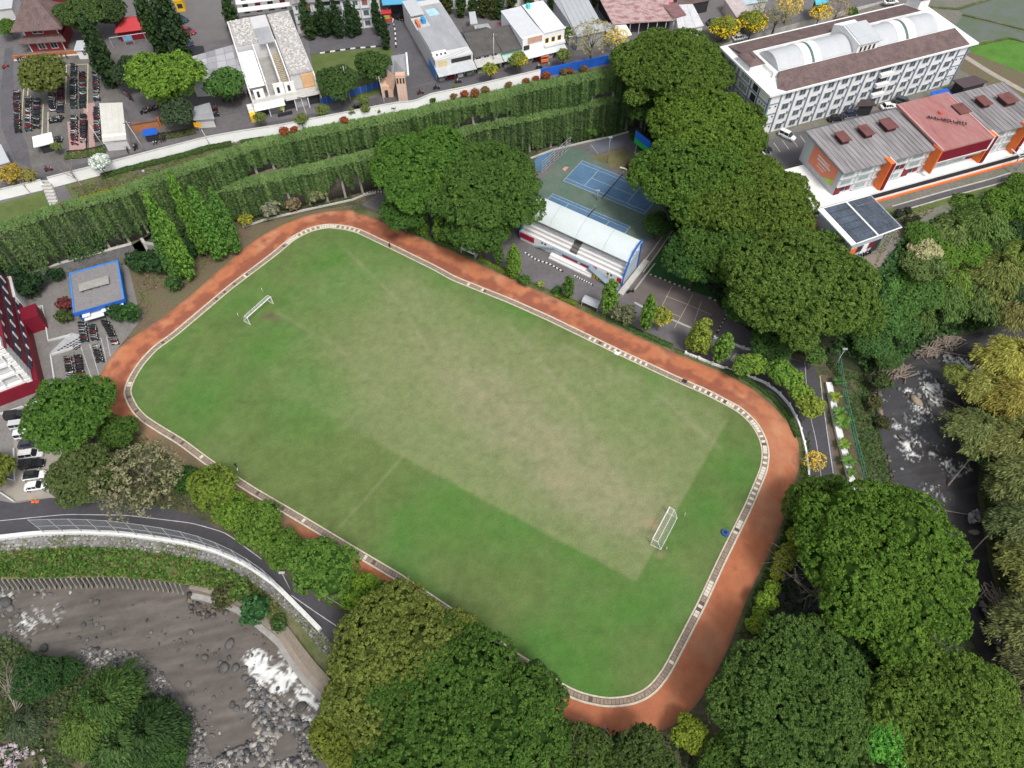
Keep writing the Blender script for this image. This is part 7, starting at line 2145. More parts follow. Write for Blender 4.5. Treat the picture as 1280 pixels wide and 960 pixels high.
shrubs([(541, 127, ZU, .9, MG, 'lone dark green ball shrub on the strip left of the first rust shrubs'), (470, 138, ZU, 1.2, (.12, .15, .04), 'green shrub behind the parapet near the leaning poles'),
  (55, 316, ZK, 2.6, (.045, .11, .04), 'big bluish shrub at the foot of the tall creeper wall'), (95, 312, ZK, 2.2, (.035, .08, .03), 'dark shrub at the wall foot left of the stone basin'), (22, 338, ZK, 2.2, (.03, .065, .03), 'dark shrub at the wall foot near the left edge'),
  (126, 302, ZK, 2.4, (.035, .085, .03), 'shrub at the wall foot closest to the stone basin'), (338, 262, 0, 2.6, (.20, .21, .14), 'pale grey green shrub at the wall foot by the track bend'), (396, 242, 0, 3.0, (.16, .18, .09), 'largest pale shrub at the wall foot by the track bend'),
  (368, 258, 0, 2.0, (.19, .16, .09), 'brownish thin shrub between the two pale ones at the wall foot'), (318, 268, 0, 1.4, (.04, .09, .03), 'dark shrub right beside the poplars at the wall foot'), (220, 357, 0, 2.0, (.045, .10, .03), 'round shrub on the bare ground below the tallest poplar'),
  (166, 395, 0, 2.3, (.035, .095, .025), 'round dark tree shrub at the corner of the motorcycle parking'), (146, 393, 0, 2.1, (.03, .075, .025), 'dark shrub in front of the blue edged house'), (38, 362, 0, 3.2, (.022, .050, .022), 'wide dark shrub behind the red tower'),
  (72, 345, 0, 2.0, (.025, .06, .022), 'dark shrub left of the blue edged house'), (172, 330, 0, 2.6, (.028, .065, .025), 'dark shrub below the stone basin, left end'), (188, 331, 0, 2.8, (.03, .075, .025), 'dark shrub below the stone basin, middle'), (205, 334, 0, 2.7, (.028, .065, .025), 'dark shrub below the stone basin, right end'),
  (236, 316, 0, 2.4, (.03, .075, .025), 'dark shrub between the tallest poplar and the clump'), (246, 300, 0, 2.6, (.03, .07, .025), 'dark shrub behind the poplar clump'), (82, 383, 0, 1.8, (.15, .05, .04), 'reddish shrub in the planted bed before the blue edged house'), (80, 398, 0, 1.7, (.06, .09, .03), 'green shrub in the planted bed before the blue edged house'),
  (1122, 269, ZR, 1.1, (.04, .05, .03), 'dark ball shrub on the office lawn, upper left of four'), (1133, 265, ZR, 1.0, (.04, .05, .03), 'dark ball shrub on the office lawn, upper right of four'), (1134, 278, ZR, 1.1, (.05, .055, .03), 'dark ball shrub on the office lawn, lower left of four'), (1144, 275, ZR, 1.0, (.045, .055, .03), 'dark ball shrub on the office lawn, lower right of four'),
  (655, 352, 0, 1.4, (.06, .13, .03), 'shrub at the verge end left of the second dugout'), (697, 365, 0, 1.1, (.05, .12, .03), 'shrub at the verge facing the middle of the grandstand'), (790, 172, 0, 1.0, (.07, .13, .03), 'small shrub at the wall end above the billboard'),
  (735, 166, 0, 2.2, (.075, .15, .035), 'light green shrub at the foot of the creeper wall above the courts'), (752, 163, 0, 1.7, (.08, .15, .04), 'smaller light green shrub right of the one above the courts'),
  (282, 750, -4, 2.2, (.075, .085, .035), 'brownish brush where the concrete piles end'), (322, 762, -3, 2.6, (.035, .105, .035), 'dark green shrub on the curved embankment'), (303, 742, -2, 2.0, (.08, .14, .035), 'light green shrub above the curved embankment'), (350, 782, -3, 1.5, (.05, .10, .03), 'small shrub at the inner edge of the embankment'),
  (1098, 480, -5, 2.2, (.055, .085, .03), 'shrub at the foot of the green wire fence'), (1090, 505, -4, 1.8, (.08, .09, .035), 'dry shrub between the fence and the water'), (1100, 530, -6, 1.6, (.06, .07, .03), 'lowest shrub between the fence and the water')])
# low yellow hedge rows beside the track, right side
hr = random.Random(9)
for i, (u, v) in enumerate([(1001, 612), (994, 632), (986, 650), (980, 668), (972, 686), (965, 702), (958, 716), (951, 734), (944, 750), (936, 766), (927, 780)]):
 plant('small', u + 13, v + 2, 0, 'hedge_shrub', 'yellow green shrub along the outer right side of the track, %s from the top' % ORD[i].replace('leftmost', 'first'), 'shrub', hr.choice([(.19, .27, .035), (.15, .25, .035), (.22, .27, .035)]), hr.uniform(.7, .95), group='shrub row along the right side of the track')
def cover(name, poly, zf, dens, size, col, label, clumpiness=.5, seed=1, lift=.15, aspect=1.0, raw=False, cat='plants'):
 """uncountable low plants over a survey outline; zf: number or (poly of 3-D points) plane"""
 P = poly if raw else GL(poly, 0 if callable(zf) else zf)
 A = np.array([[p[0], p[1]] for p in P])
 x0, y0 = A.min(0)
 x1, y1 = A.max(0)
 rng = np.random.default_rng(seed)
 n = int((x1 - x0) * (y1 - y0) * dens)
 X, Y = x0 + rng.random(n) * (x1 - x0), y0 + rng.random(n) * (y1 - y0)
 f = fbm(X, Y, 3.0, seed)
 k = inpoly(X, Y, A) & (rng.random(n) < np.clip((f - .5 + (1 - clumpiness) * .5) * 4 + .2, 0, 1))
 X, Y, f = X[k], Y[k], f[k]
 Z = (np.full(len(X), float(zf)) if not callable(zf) else zf(X, Y)) + lift * (0.3 + 2 * f * rng.random(len(X)))
 C = np.stack([X, Y, Z], 1)
 N = np.array([0, 0, 1.0]) + rng.normal(size=C.shape) * .55
 V, F = quads(C, N, size, aspect, rng)
 me = npmesh(name, V, F, LEAF, fattr=np.clip(.5 + .3 * rng.normal(size=len(C)), 0, 1))
 o = link(name, me, color=col)
 return tag(o, label, cat, kind='stuff')
def hedge(name, line, z0, w, h, col, label, dens=60, leaf=.2, seed=3):
 P = np.array(resample(GL(line, z0), .5))
 rng = np.random.default_rng(seed)
 s = np.r_[0, np.cumsum(np.linalg.norm(np.diff(P, axis=0), axis=1))]
 n = int(s[-1] * dens * (w + 2 * h))
 q = rng.random(n) * s[-1]
 a = rng.random(n) * math.pi
 O = offs(P, 1) - P
 x, y = np.interp(q, s, P[:, 0]), np.interp(q, s, P[:, 1])
 ox, oy = np.interp(q, s, O[:, 0]), np.interp(q, s, O[:, 1])
 hh = h * (.7 + .6 * fbm(q, q * 0, 1.5, seed))
 r = np.cos(a) * w / 2
 C = np.stack([x + ox * r, y + oy * r, z0 + hh * np.sin(a) ** .6 * (.8 + .3 * rng.random(n))], 1)
 N = np.stack([ox * np.cos(a), oy * np.cos(a), np.sin(a)], 1) + rng.normal(size=(n, 3)) * .4
 V, F = quads(C, N, leaf, 1.2, rng)
 o = link(name, npmesh(name, V, F, LEAF, fattr=np.clip(.5 + .3 * rng.normal(size=n), 0, 1)), color=col)
 return tag(o, label, 'hedge')
hedge('hedge', [(600, 324), (616, 333), (640, 344), (655, 351)], 0, 1.2, .8, (.11, .17, .03), 'low yellow green hedge between the first dugout and the grandstand', dens=90)
hedge('hedge', [(693, 369), (708, 375), (722, 381)], 0, 1.3, .8, (.11, .16, .03), 'low hedge before the right half of the grandstand', dens=90)
hedge('hedge', [(510, 285), (540, 299), (570, 312)], 0, 1.0, .7, (.06, .12, .03), 'low dark hedge below the wide pair of shade trees', dens=90)
hedge('hedge', [(760, 398), (790, 412), (815, 423), (840, 434)], 0, 1.2, .7, (.05, .11, .03), 'low hedge along the track facing the grey ball court', dens=90)
hedge('hedge', [(905, 463), (930, 472), (950, 485), (968, 500), (985, 520), (997, 548)], 0, 1.1, .6, (.05, .105, .03), 'low hedge inside the white low wall at the outer bend', dens=80)
hedge('hedge', [(100, 250), (125, 243), (148, 236)], ZU, 1.6, .7, (.17, .17, .025), 'yellow green hedge at the top edge of the creeper wall', dens=90)
hedge('hedge', [(128, 222), (160, 213), (200, 203), (240, 193), (262, 186), (290, 181)], ZU, 1.4, .9, (.045, .085, .025), 'dark hedge directly below the long white parapet', dens=90)
hedge('hedge', [(83, 195), (105, 193), (132, 187)], ZU, 3.0, .7, (.06, .10, .03), 'hedge between the motorcycle lot and the road', dens=60)
hedge('hedge', [(190, 172), (215, 170), (245, 164)], ZU, 2.4, .7, (.07, .09, .035), 'hedge in front of the terracotta wall', dens=60)
hedge('hedge', [(300, 178), (340, 168), (380, 160)], ZU, 1.2, .5, (.05, .09, .03), 'thin hedge below the parapet near the roofless shophouses', dens=70)
def between(A, B, za, zb):
 """height on a bank between two plan polylines"""
 def f(X, Y):
  a, b = segdist(X, Y, A), segdist(X, Y, B)
  t = a / (a + b + 1e-6)
  return za * (1 - t) + zb * t
 return f
gp = [Vector(p) for p in mid][:-1] + [Vector(p) for p in PT][::-1]
XL = G(345, 787, -4).x
gpl = [p for p in [Vector(p) for p in mid] if p.x < XL + 2] + [p for p in [Vector(p) for p in PT] if p.x < XL][::-1]
cover('bank_plants', gpl, between(mid, PT, -1.4, -4.0), 16, .42, (.085, .12, .032), 'green weeds and grasses covering the river bank above the concrete piles', .55, 5, .45, raw=True)
gp2 = [p for p in gp if p.x < -66]
cover('bank_plants', [p for p in [Vector(p) for p in mid] if p.x < -48] + [p for p in [Vector(p) for p in PT] if p.x < -48][::-1], between(mid, PT, -1.4, -4.0), 14, .5, (.055, .125, .025), 'taller bright weeds at the left part of the river bank', .45, 6, .9, raw=True)
sp = [Vector(p) for p in PAR0] + [Vector(p) for p in mid][::-1]
cover('dry_weeds', gpl, between(mid, PT, -1.4, -4.0), 10, .4, (.17, .15, .06), 'dry brownish weeds mixed into the green river bank', .8, 27, .5, raw=True)
cover('slope_weeds', sp, between(PAR0, mid, 0, -1.4), 14, .35, (.10, .125, .04), 'scattered weeds on the stone slope below the white parapet', .7, 7, .3, raw=True)
cover('roadside_scrub', [(150, 520), (200, 560), (260, 600), (340, 650), (440, 715), (480, 745), (440, 740), (380, 700), (320, 662), (270, 640), (235, 640), (170, 628), (120, 618), (120, 560)], 0.02, 16, .34, (.085, .105, .045), 'scrub and dry grass between the track and the river road', .55, 8, .3)
cover('forest_undergrowth', [Vector(p) for p in T12[9:18]] + [Vector(p) for p in RN[:8]][::-1] + [E0[5]], between(T12[9:], RN, 12, -6.5), 9, .7, (.035, .085, .026), 'dense undergrowth of the slope between the office and the right river', .25, 9, 1.0, raw=True)
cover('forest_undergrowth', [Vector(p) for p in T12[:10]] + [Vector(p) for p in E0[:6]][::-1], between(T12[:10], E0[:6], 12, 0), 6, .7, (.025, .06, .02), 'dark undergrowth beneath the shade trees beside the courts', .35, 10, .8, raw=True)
cover('bank_undergrowth', [Vector(p) for p in E0[5:]] + [Vector(p) for p in RW][::-1], between(E0[5:], RW, 0, -6.8), 9, .5, (.045, .085, .026), 'undergrowth on the bank between the palm planter and the right river', .4, 11, .6, raw=True)
cover('bank_undergrowth', [Vector((p.x + .5, p.y, 0)) for p in RE] + [Vector((p.x + 24, p.y + 4, 0)) for p in RE][::-1], between(RE, far_e, -6.8, 3.0), 9, .6, (.065, .09, .03), 'undergrowth below the bamboo on the far right bank', .35, 12, .9, raw=True)
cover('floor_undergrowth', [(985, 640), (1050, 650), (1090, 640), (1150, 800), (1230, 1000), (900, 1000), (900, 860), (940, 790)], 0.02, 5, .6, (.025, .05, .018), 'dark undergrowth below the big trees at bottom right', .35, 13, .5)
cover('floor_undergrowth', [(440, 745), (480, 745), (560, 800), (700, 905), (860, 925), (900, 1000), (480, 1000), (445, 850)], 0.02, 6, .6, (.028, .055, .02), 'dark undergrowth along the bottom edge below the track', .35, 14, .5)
cover('wall_foot_weeds', [Vector((p[0], p[1], 0)) for p in A[:1]] + GL([(0, 345), (100, 322), (165, 306), (165, 285), (100, 300), (0, 325)], ZK), ZK + .1, 8, .35, (.08, .10, .035), 'weeds on the strip at the foot of the tall creeper wall', .6, 15, .3, raw=True) if False else None
cover('weeds', GL([(-20, 350), (100, 325), (160, 305), (160, 288), (100, 302), (0, 322), (-20, 330)], ZK), ZK + .05, 7, .35, (.08, .10, .04), 'weeds on the strip at the foot of the tall creeper wall', .6, 15, .3, raw=True)
cover('weeds', [(300, 270), (345, 258), (400, 246), (440, 240), (440, 250), (380, 263), (305, 284)], 0.05, 10, .35, (.075, .10, .035), 'weeds at the wall foot behind the pale kerb by the track bend', .5, 16, .3)
cover('weeds', [(170, 330), (240, 330), (290, 300), (300, 292), (250, 345), (205, 380), (175, 400)], 0.03, 7, .3, (.12, .12, .05), 'patchy dry weeds on the bare ground under the poplars', .75, 17, .15)
cover('weeds', [(100, 252), (200, 215), (320, 178), (430, 155), (560, 130), (670, 105), (750, 90), (750, 86), (560, 124), (430, 148), (320, 170), (200, 204), (90, 236)], ZU + .02, 9, .3, (.085, .12, .035), 'weeds and low plants on the strip between parapet and creeper wall', .55, 18, .25)
cover('verge_plants', [(470, 266), (520, 289), (600, 325), (690, 366), (800, 416), (895, 460), (905, 464), (802, 421), (700, 373), (600, 329), (502, 287)], 0.03, 16, .25, (.07, .125, .03), 'grass and low plants on the verge between the track and the plaza road', .5, 19, .2)
cover('verge_plants', [(1012, 540), (1012, 620), (998, 680), (970, 740), (945, 790), (920, 800), (940, 745), (966, 690), (988, 640), (1000, 600), (1004, 560)], 0.03, 16, .4, (.06, .10, .03), 'rough grass between the right side of the track and the lower road', .4, 20, .35)
cover('river_bank_plants', [(-40, 790), (10, 795), (45, 815), (95, 830), (170, 850), (215, 885), (235, 925), (240, 1000), (-60, 1000)], ZW + .5, 12, .45, (.05, .085, .03), 'rough vegetation on the lower left river bank', .5, 21, .6)
cover('weeds', [(1096, 270), (1150, 255), (1170, 262), (1140, 285), (1110, 310), (1095, 330)], ZR + .03, 7, .3, (.13, .14, .045), 'dry grass of the office lawn beside the ball shrubs', .5, 22, .12)
def palm_mesh(seed, n=13, r=1.5):
 rng = random.Random(seed)
 mb = MB()
 mb.tube((0, 0, -.8), (0, 0, .3), .14, .1, 6)
 for i in range(n):
  a = i * 2.4 + rng.uniform(-.2, .2)
  L = r * rng.uniform(.8, 1.15)
  up = rng.uniform(.4, .95)
  pts = [Vector((math.cos(a) * L * t, math.sin(a) * L * t, .3 + up * math.sin(t * 2.6) * .9)) for t in (0, .25, .5, .75, 1)]
  sd = Vector((-math.sin(a), math.cos(a), 0))
  for j in range(4):
   p, q = pts[j], pts[j + 1]
   w0, w1 = (.06, .30, .34, .24, .04)[j], (.06, .30, .34, .24, .04)[j + 1]
   dz = Vector((0, 0, -.14))
   mb.add([p, q, q + sd * w1 + dz, p + sd * w0 + dz], [(0, 1, 2, 3)])
   mb.add([p, q, q - sd * w1 + dz, p - sd * w0 + dz], [(0, 3, 2, 1)])
 return mb
PALM = M('palm_leaf', (1, 1, 1), rough=.5, var=.25, obj_color=True)
pm = [palm_mesh(i).mesh('palm_fronds', PALM) for i in (1, 2)]
for i, (u, v, s, c, lb) in enumerate([(1043, 497, 1.0, (.20, .26, .03), 'yellowish palm at the top of the white planter'), (1049, 517, 1.1, (.10, .20, .03), 'second palm of the white planter from the top'), (1052, 529, 1.3, (.11, .22, .03), 'largest palm in the middle of the white planter'),
 (1054, 556, .95, (.15, .24, .03), 'palm with pale fronds below the middle of the white planter'), (1060, 577, 1.1, (.09, .19, .03), 'spread out palm near the lower end of the white planter'), (1063, 592, .8, (.09, .18, .03), 'lowest palm of the white planter'), (1047, 478, .9, (.06, .15, .03), 'palm partly under the trees at the planter top'),
 (676 + 0, 356, .7, (.18, .22, .04), 'tiny palm on the verge facing the grandstand')]):
 p = G(u, v, 1.2 if u > 1000 else .4)
 e = empty('palm', tuple(p), i * 1.3, lb, 'palm')
 link('fronds', pm[i % 2], e, (0, 0, 0), None, s, c)
def bare_tree(u, v, z, h, label, seed, spread=.6, lean=(0, 0), mat=TWIG, n0=5, r0=.16, depth=3):
 rng = random.Random(seed)
 p = G(u, v, z)
 e = empty('bare_tree', tuple(p), 0, label, 'tree')
 tb, bb_ = MB(), MB()
 def grow(a, d, L, r, k):
  b = a + d * L
  (tb if k == depth else bb_).tube(a, b, r, r * .6, 5 if r > .05 else 3)
  if k == 0:
   return
  for i in range(n0 if k == depth else 3):
   nd = (d + Vector((rng.uniform(-1, 1), rng.uniform(-1, 1), rng.uniform(-.3, .5))) * spread).normalized()
   grow(a.lerp(b, rng.uniform(.5, 1)), nd, L * rng.uniform(.55, .8), r * .55, k - 1)
 grow(Vector((0, 0, -.3)), Vector((lean[0], lean[1], 1)).normalized(), h * .5, r0, depth)
 tb.build('trunk', mat, e)
 bb_.build('branches', mat, e)
 return e
bare_tree(1035, 752, 0, 15, 'bare pale branched tree in the dark gap left of the huge round one', 1, .9, (-.5, .2), n0=8, r0=.2)
bare_tree(1045, 745, 2, 13, 'second bare pale branch spray in the dark gap at lower right', 7, 1.0, (-.7, .1), n0=7, r0=.16)
bare_tree(22, 905, -8, 11, 'bare pale branched tree at the lower left edge', 2, .8, (.2, .5), n0=6)
bare_tree(10, 880, -8, 9, 'leaning dead branches at the left edge above the pink rocks', 8, .8, (.5, .4), n0=5)
bare_tree(720, 955, 0, 12, 'leafless grey twig tree at the bottom edge below the track bend', 3, .6, (-.1, .2), n0=7, mat=M('grey_twig', (.20, .17, .15)), r0=.11)
bare_tree(765, 950, 0, 9, 'thin leafless twig tree at the bottom edge right of the grey one', 4, .7, (.1, .3), n0=6, mat=MATS['grey_twig'], r0=.08)
bare_tree(102, 232, ZU, 6.5, 'nearly leafless tree right of the stair through the parapet', 5, .6, (-.3, .2), r0=.12)
bare_tree(40, 243, ZU, 6.5, 'leafless thin tree above the lawn left of the stair', 6, .6, (-.3, .1), r0=.1)
bare_tree(14, 240, ZU, 6, 'leafless thin tree at the left edge above the lawn', 9, .6, (-.1, .1), r0=.1)
bare_tree(195, 610, 0, 9, 'bare grey branches inside the half bare tree above the river road', 10, .9, (-.1, .2), n0=8, r0=.16)
bare_tree(735, 62, ZU, 7.5, 'bare pale stems of the half bare tree before the metal sheds', 12, .5, (0, 0), r0=.12)
plant('small', 16, 222, ZU, 'tree', 'thin tree with yellow orange leaves at the left edge by the parapet', 'tree', (.30, .24, .05), 1.2)
plant('small', 38, 222, ZU, 'tree', 'thin yellow green tree left of the stair through the parapet', 'tree', (.22, .21, .06), .9)
plant('small', 126, 207, ZU, 'tree', 'small tree with white blossom before the long white parapet', 'tree', (.50, .55, .50), 1.1)
for (u, v, s, lb) in [(403, 141, .85, 'thin street tree in front of the parapet below the roofless shophouses, right one'), (377, 152, .8, 'thin street tree in front of the parapet left of the right one'), (325, 150, .75, 'small street tree standing at the yellow cabinet'), (454, 128, .8, 'thin street tree between the two leaning poles'),
 (440, 141, .55, 'very small tree on the strip below the blue fence'), (457, 138, .6, 'very small tree at the foot of the right leaning pole'), (704, 72, 1.0, 'street tree before the blue hoarding'), (645, 80, 1.0, 'thin greenish street tree before the turquoise shop'), (570, 112, .45, 'tiny tree behind the parapet'), (72, 185, .6, 'small sapling beside the white tent')]:
 plant('small', u, v, ZU, 'street_tree', lb, 'tree', (.12, .16, .05), s)
# bamboo poles and driftwood
DRIFT = M('driftwood', (.27, .22, .18), var=.3, scale=2)
def log(u0, v0, u1, v1, z0, z1, r, lb):
 a, b = G(u0, v0, z0), G(u1, v1, z1)
 e = MB().tube((0, 0, 0), b - a, r, r * .6, 6).build('fallen_log', DRIFT)
 e.location = a
 tag(e, lb, 'log')
log(1185, 607, 1222, 562, ZW + .3, ZW + 6, .16, 'long bare bamboo pole slanting over the right river')
log(1112, 605, 1143, 620, ZW + .2, ZW + .5, .13, 'fallen stem lying in the river above the huge round tree')
log(1174, 637, 1210, 643, ZW + .2, ZW + .6, .10, 'thin pale branch lying across the narrow river')
log(1160, 488, 1208, 512, ZW + .3, ZW + 2.5, .12, 'bent pale stem reaching across the rapids')
log(1180, 440, 1250, 452, ZW + 1.5, ZW + 3, .08, 'thin arched stem over the upper rapids')
log(1215, 690, 1262, 640, ZW + 2, ZW + 9, .12, 'pale arching culm on the right bank')
# ================================================================== FIELDS AND PATHS OF THE HOTEL TERRACE
PADW = M('paddy_water', (.13, .15, .125), rough=.25, spec=.5, var=.2, scale=.15, col2=(.085, .12, .06))
BRG = M('bright_paddy', (.085, .20, .03), var=.25, scale=.3, fine=3, fvar=.2)
sheet('paddy_field', [(1196, 11), (1236, -2), (1330, -30), (1330, 50), (1280, 36), (1248, 28), (1205, 18)], PADW, ZR + .02)
sheet('paddy_field', [(1190, 36), (1203, 20), (1248, 31), (1330, 53), (1330, 66), (1262, 48), (1228, 50), (1212, 58)], PADW, ZR + .02)
sheet('paddy_field', [(1210, 60), (1228, 51), (1262, 49), (1330, 68), (1330, 110), (1256, 82), (1216, 68)], BRG, ZR + .025)
for L_ in ([(1203, 19), (1248, 29.5), (1330, 51)], [(1150, 8), (1196, 12), (1240, -2)], [(1214, 58), (1262, 48), (1330, 66)]):
 tag(wall_mb(resample(GL(L_, ZR), 2), ZR - .1, ZR + .35, .7).build('field_bund', VERGE), kind='structure')
st_ = lambda nm, pts, w_, z, mt: struct(nm, ribbon_mesh(nm, *(lambda P: (offs(P, w_ / 2), offs(P, -w_ / 2)))(smooth(resample([Vector((p.x, p.y, z)) for p in GL(pts, z)], 1.5), 1)), mt, 1))
st_('path', [(1190, 60), (1205, 70), (1240, 92), (1280, 114), (1330, 140)], 1.8, ZR + .05, M('pale_track', (.36, .32, .27), var=.2))
sheet('bare_ground', [(1200, 66), (1216, 66), (1256, 82), (1330, 112), (1330, 160), (1270, 130), (1225, 100), (1196, 84)], EARTH, ZR + .03)
sheet('parking_paving', [(940, 187), (948, 178), (1060, 148), (1190, 112), (1195, 128), (1060, 170), (1030, 205), (982, 212), (962, 205)], TROAD, ZR + .02)
sheet('verge', [(975, 212), (1030, 196), (1040, 205), (985, 222)], VERGE, ZR + .03)
for i in range(8):
 a0, b0 = G(956 + i * 11, 181.5 - i * 3, ZR), G(964 + i * 11, 193 - i * 3.2, ZR)
 P = resample([a0, b0], n=2)
 P[:, 2] = ZR + .04
 struct('bay_line', ribbon_mesh('bay_line', offs(P, .07), offs(P, -.07), CLINE, 1))
tag(wall_mb(resample(GL([(934, 177), (952, 192), (966, 208), (974, 214)], ZR), 2), ZR - .5, ZR + .7, .3).build('boundary_wall', DIRTYWHITE), 'pale low wall between the hotel car park and the shade trees', 'wall')
sheet('lawn', [(1085, 262), (1132, 260), (1200, 241), (1290, 212), (1300, 222), (1262, 232), (1180, 256), (1132, 272), (1104, 276)], MATS['lawn_grass'], ZR + .02)
st_('path', [(1118, 262), (1180, 244), (1240, 228), (1266, 220)], 1.7, ZR + .04, M('dark_path', (.10, .095, .10), var=.2))
for d in (-1, 1):
 P = smooth(resample(GL([(1118, 262), (1180, 244), (1240, 228), (1266, 220)], ZR), 1.5), 1)
 tag(wall_mb(offs(P, d * 1.0), ZR - .1, ZR + .22, .22).build('path_kerb', LCONC), 'pale kerb of the dark path below the orange office, %s side' % ('upper' if d > 0 else 'lower'), 'kerb')
sheet('parking_paving', [(1052, 330), (1062, 326), (1092, 318), (1110, 312), (1104, 330), (1085, 352), (1066, 356)], M('brown_paving', (.22, .185, .16), var=.15, scale=.4), ZR + .02)
fr = empty('steel_frame', tuple(G(1262, 215, ZR)), math.radians(20), 'pale bent pipe frame at the right end of the white podium', 'frame')
for x in (0, 2.2):
 MB().tube((x, 0, 0), (x, 0, 4.5), .14).tube((x, 0, 4.5), (x - 1.5, 2.0, 5.5), .14).build('pipe', METAL, fr)
MB().tube((0, 0, 4.5), (2.2, 0, 4.5), .12).build('crossbar', METAL, fr)
tp = MB().add([(0, 0, .5), (2.9, 1.9, 2.2), (2.0, -.2, .6), (1.0, .3, 1.2)], [(0, 2, 1), (0, 1, 3), (0, 3, 2), (3, 1, 2)]).build('white_tarp', WHITE)
tp.location = G(1081, 368, ZR - 3)
tag(tp, 'white triangular sheet hanging among the bushes below the parking corner', 'tarpaulin')
# ================================================================== GOALS
NET = M('goal_net', (.62, .64, .62), rough=.8, var=.05)
def goal(a, b, out, lab):
 """a, b: survey feet of the posts; out: +1/-1 side of the net"""
 A_, B2 = G(*a), G(*b)
 d = B2 - A_
 rz = math.atan2(d.y, d.x)
 L = 7.32
 c = (A_ + B2) / 2
 e = empty('football_goal', tuple(c), rz, lab, 'goal')
 for s in (-1, 1):
  MB().tube((s * L / 2, 0, 0), (s * L / 2, 0, 2.44), .085, None, 8).build('post', WHITE, e)
 MB().tube((-L / 2 - .08, 0, 2.44), (L / 2 + .08, 0, 2.44), .085, None, 8).build('crossbar', WHITE, e)
 o = out
 fr = MB()
 for s in (-1, 1):
  fr.tube((s * L / 2, 0, 2.40), (s * L / 2, o * 1.0, 2.3), .045, None, 6)
  fr.tube((s * L / 2, o * 1.0, 2.3), (s * L / 2, o * 2.0, 0.03), .045, None, 6)
  fr.tube((s * L / 2, o * 2.0, .05), (s * L / 2, 0, .05), .045, None, 6)
 fr.tube((-L / 2, o * 2.0, .05), (L / 2, o * 2.0, .05), .045, None, 6)
 fr.tube((-L / 2, o * 1.0, 2.3), (L / 2, o * 1.0, 2.3), .035, None, 6)
 fr.build('back_frame', WHITE, e)
 nb_ = MB()
 r_ = .008
 n = 30
 for i in range(n + 1):
  x = -L / 2 + L * i / n
  nb_.tube((x, 0, 2.42), (x, o * 1.0, 2.25), r_, None, 3).tube((x, o * 1.0, 2.25), (x, o * 2.0, .05), r_, None, 3)
 for t in [k / 14 for k in range(15)]:
  y, z = (t * 2.5 * 1.0, 2.42 - .17 * t * 2.5) if t < .4 else (1 + (t - .4) / .6, 2.25 - 2.2 * (t - .4) / .6)
  nb_.tube((-L / 2, o * y, z), (L / 2, o * y, z), r_, None, 3)
 for s in (-1, 1):
  for k in range(9):
   z = .1 + k * .27
   yb = 2.0 - max(0, (z - .05) / 2.2)
   nb_.tube((s * L / 2, 0, z), (s * L / 2, o * yb, z), r_, None, 3)
  for k in range(7):
   y = .1 + k * .3
   zt = 2.35 if y < 1 else 2.25 - 2.2 * (y - 1)
   nb_.tube((s * L / 2, o * y, .05), (s * L / 2, o * y, zt), r_, None, 3)
 nb_.build('net', NET, e)
 return e
goal((312.7, 406), (341.8, 379.8), 1, 'white football goal beside the muddy patch at the upper left of the pitch')
goal((813, 681), (834.3, 640.5), -1, 'white football goal at the lower right edge of the dry turf')
for (u, v, lb) in ((299, 397, 'small white corner post behind the upper left goal'), (329, 366, 'second small white post behind the upper left goal'), (832, 688, 'small white post at the foot of the lower right goal'), (855, 646, 'small white marker on the grass behind the lower right goal')):
 o = MB().tube((0, 0, 0), (0, 0, 1.6), .05, .04, 6).build('marker_post', WHITE, smooth=True)
 o.location = G(u, v)
 tag(o, lb, 'post')
# dugouts
for (u, v, lb) in ((587, 318, 'silver roofed bench shelter beside the track below the wide shade trees'), (738, 384, 'silver roofed bench shelter beside the track before the right part of the grandstand')):
 e = empty('bench_shelter', tuple(G(u, v)), math.radians(-31), lb, 'shelter')
 MB().ext([(-.9, 1.6), (-.5, 2.1), (.2, 2.3), (.9, 2.2), (.9, 2.1), (.2, 2.2), (-.45, 2.0), (-.85, 1.55)], -2, 2).build('roof', METAL, e)
 MB().box(-2, 2, .8, .88, 0, 2.1).build('back_panel', GREYROOF, e)
 for s in (-2, 1.94):
  MB().box(s, s + .06, -.8, .8, 0, 1.6).build('side_panel', GREYROOF, e)
 MB().box(-1.8, 1.8, .2, .6, .4, .48).build('seat', BLUE, e)
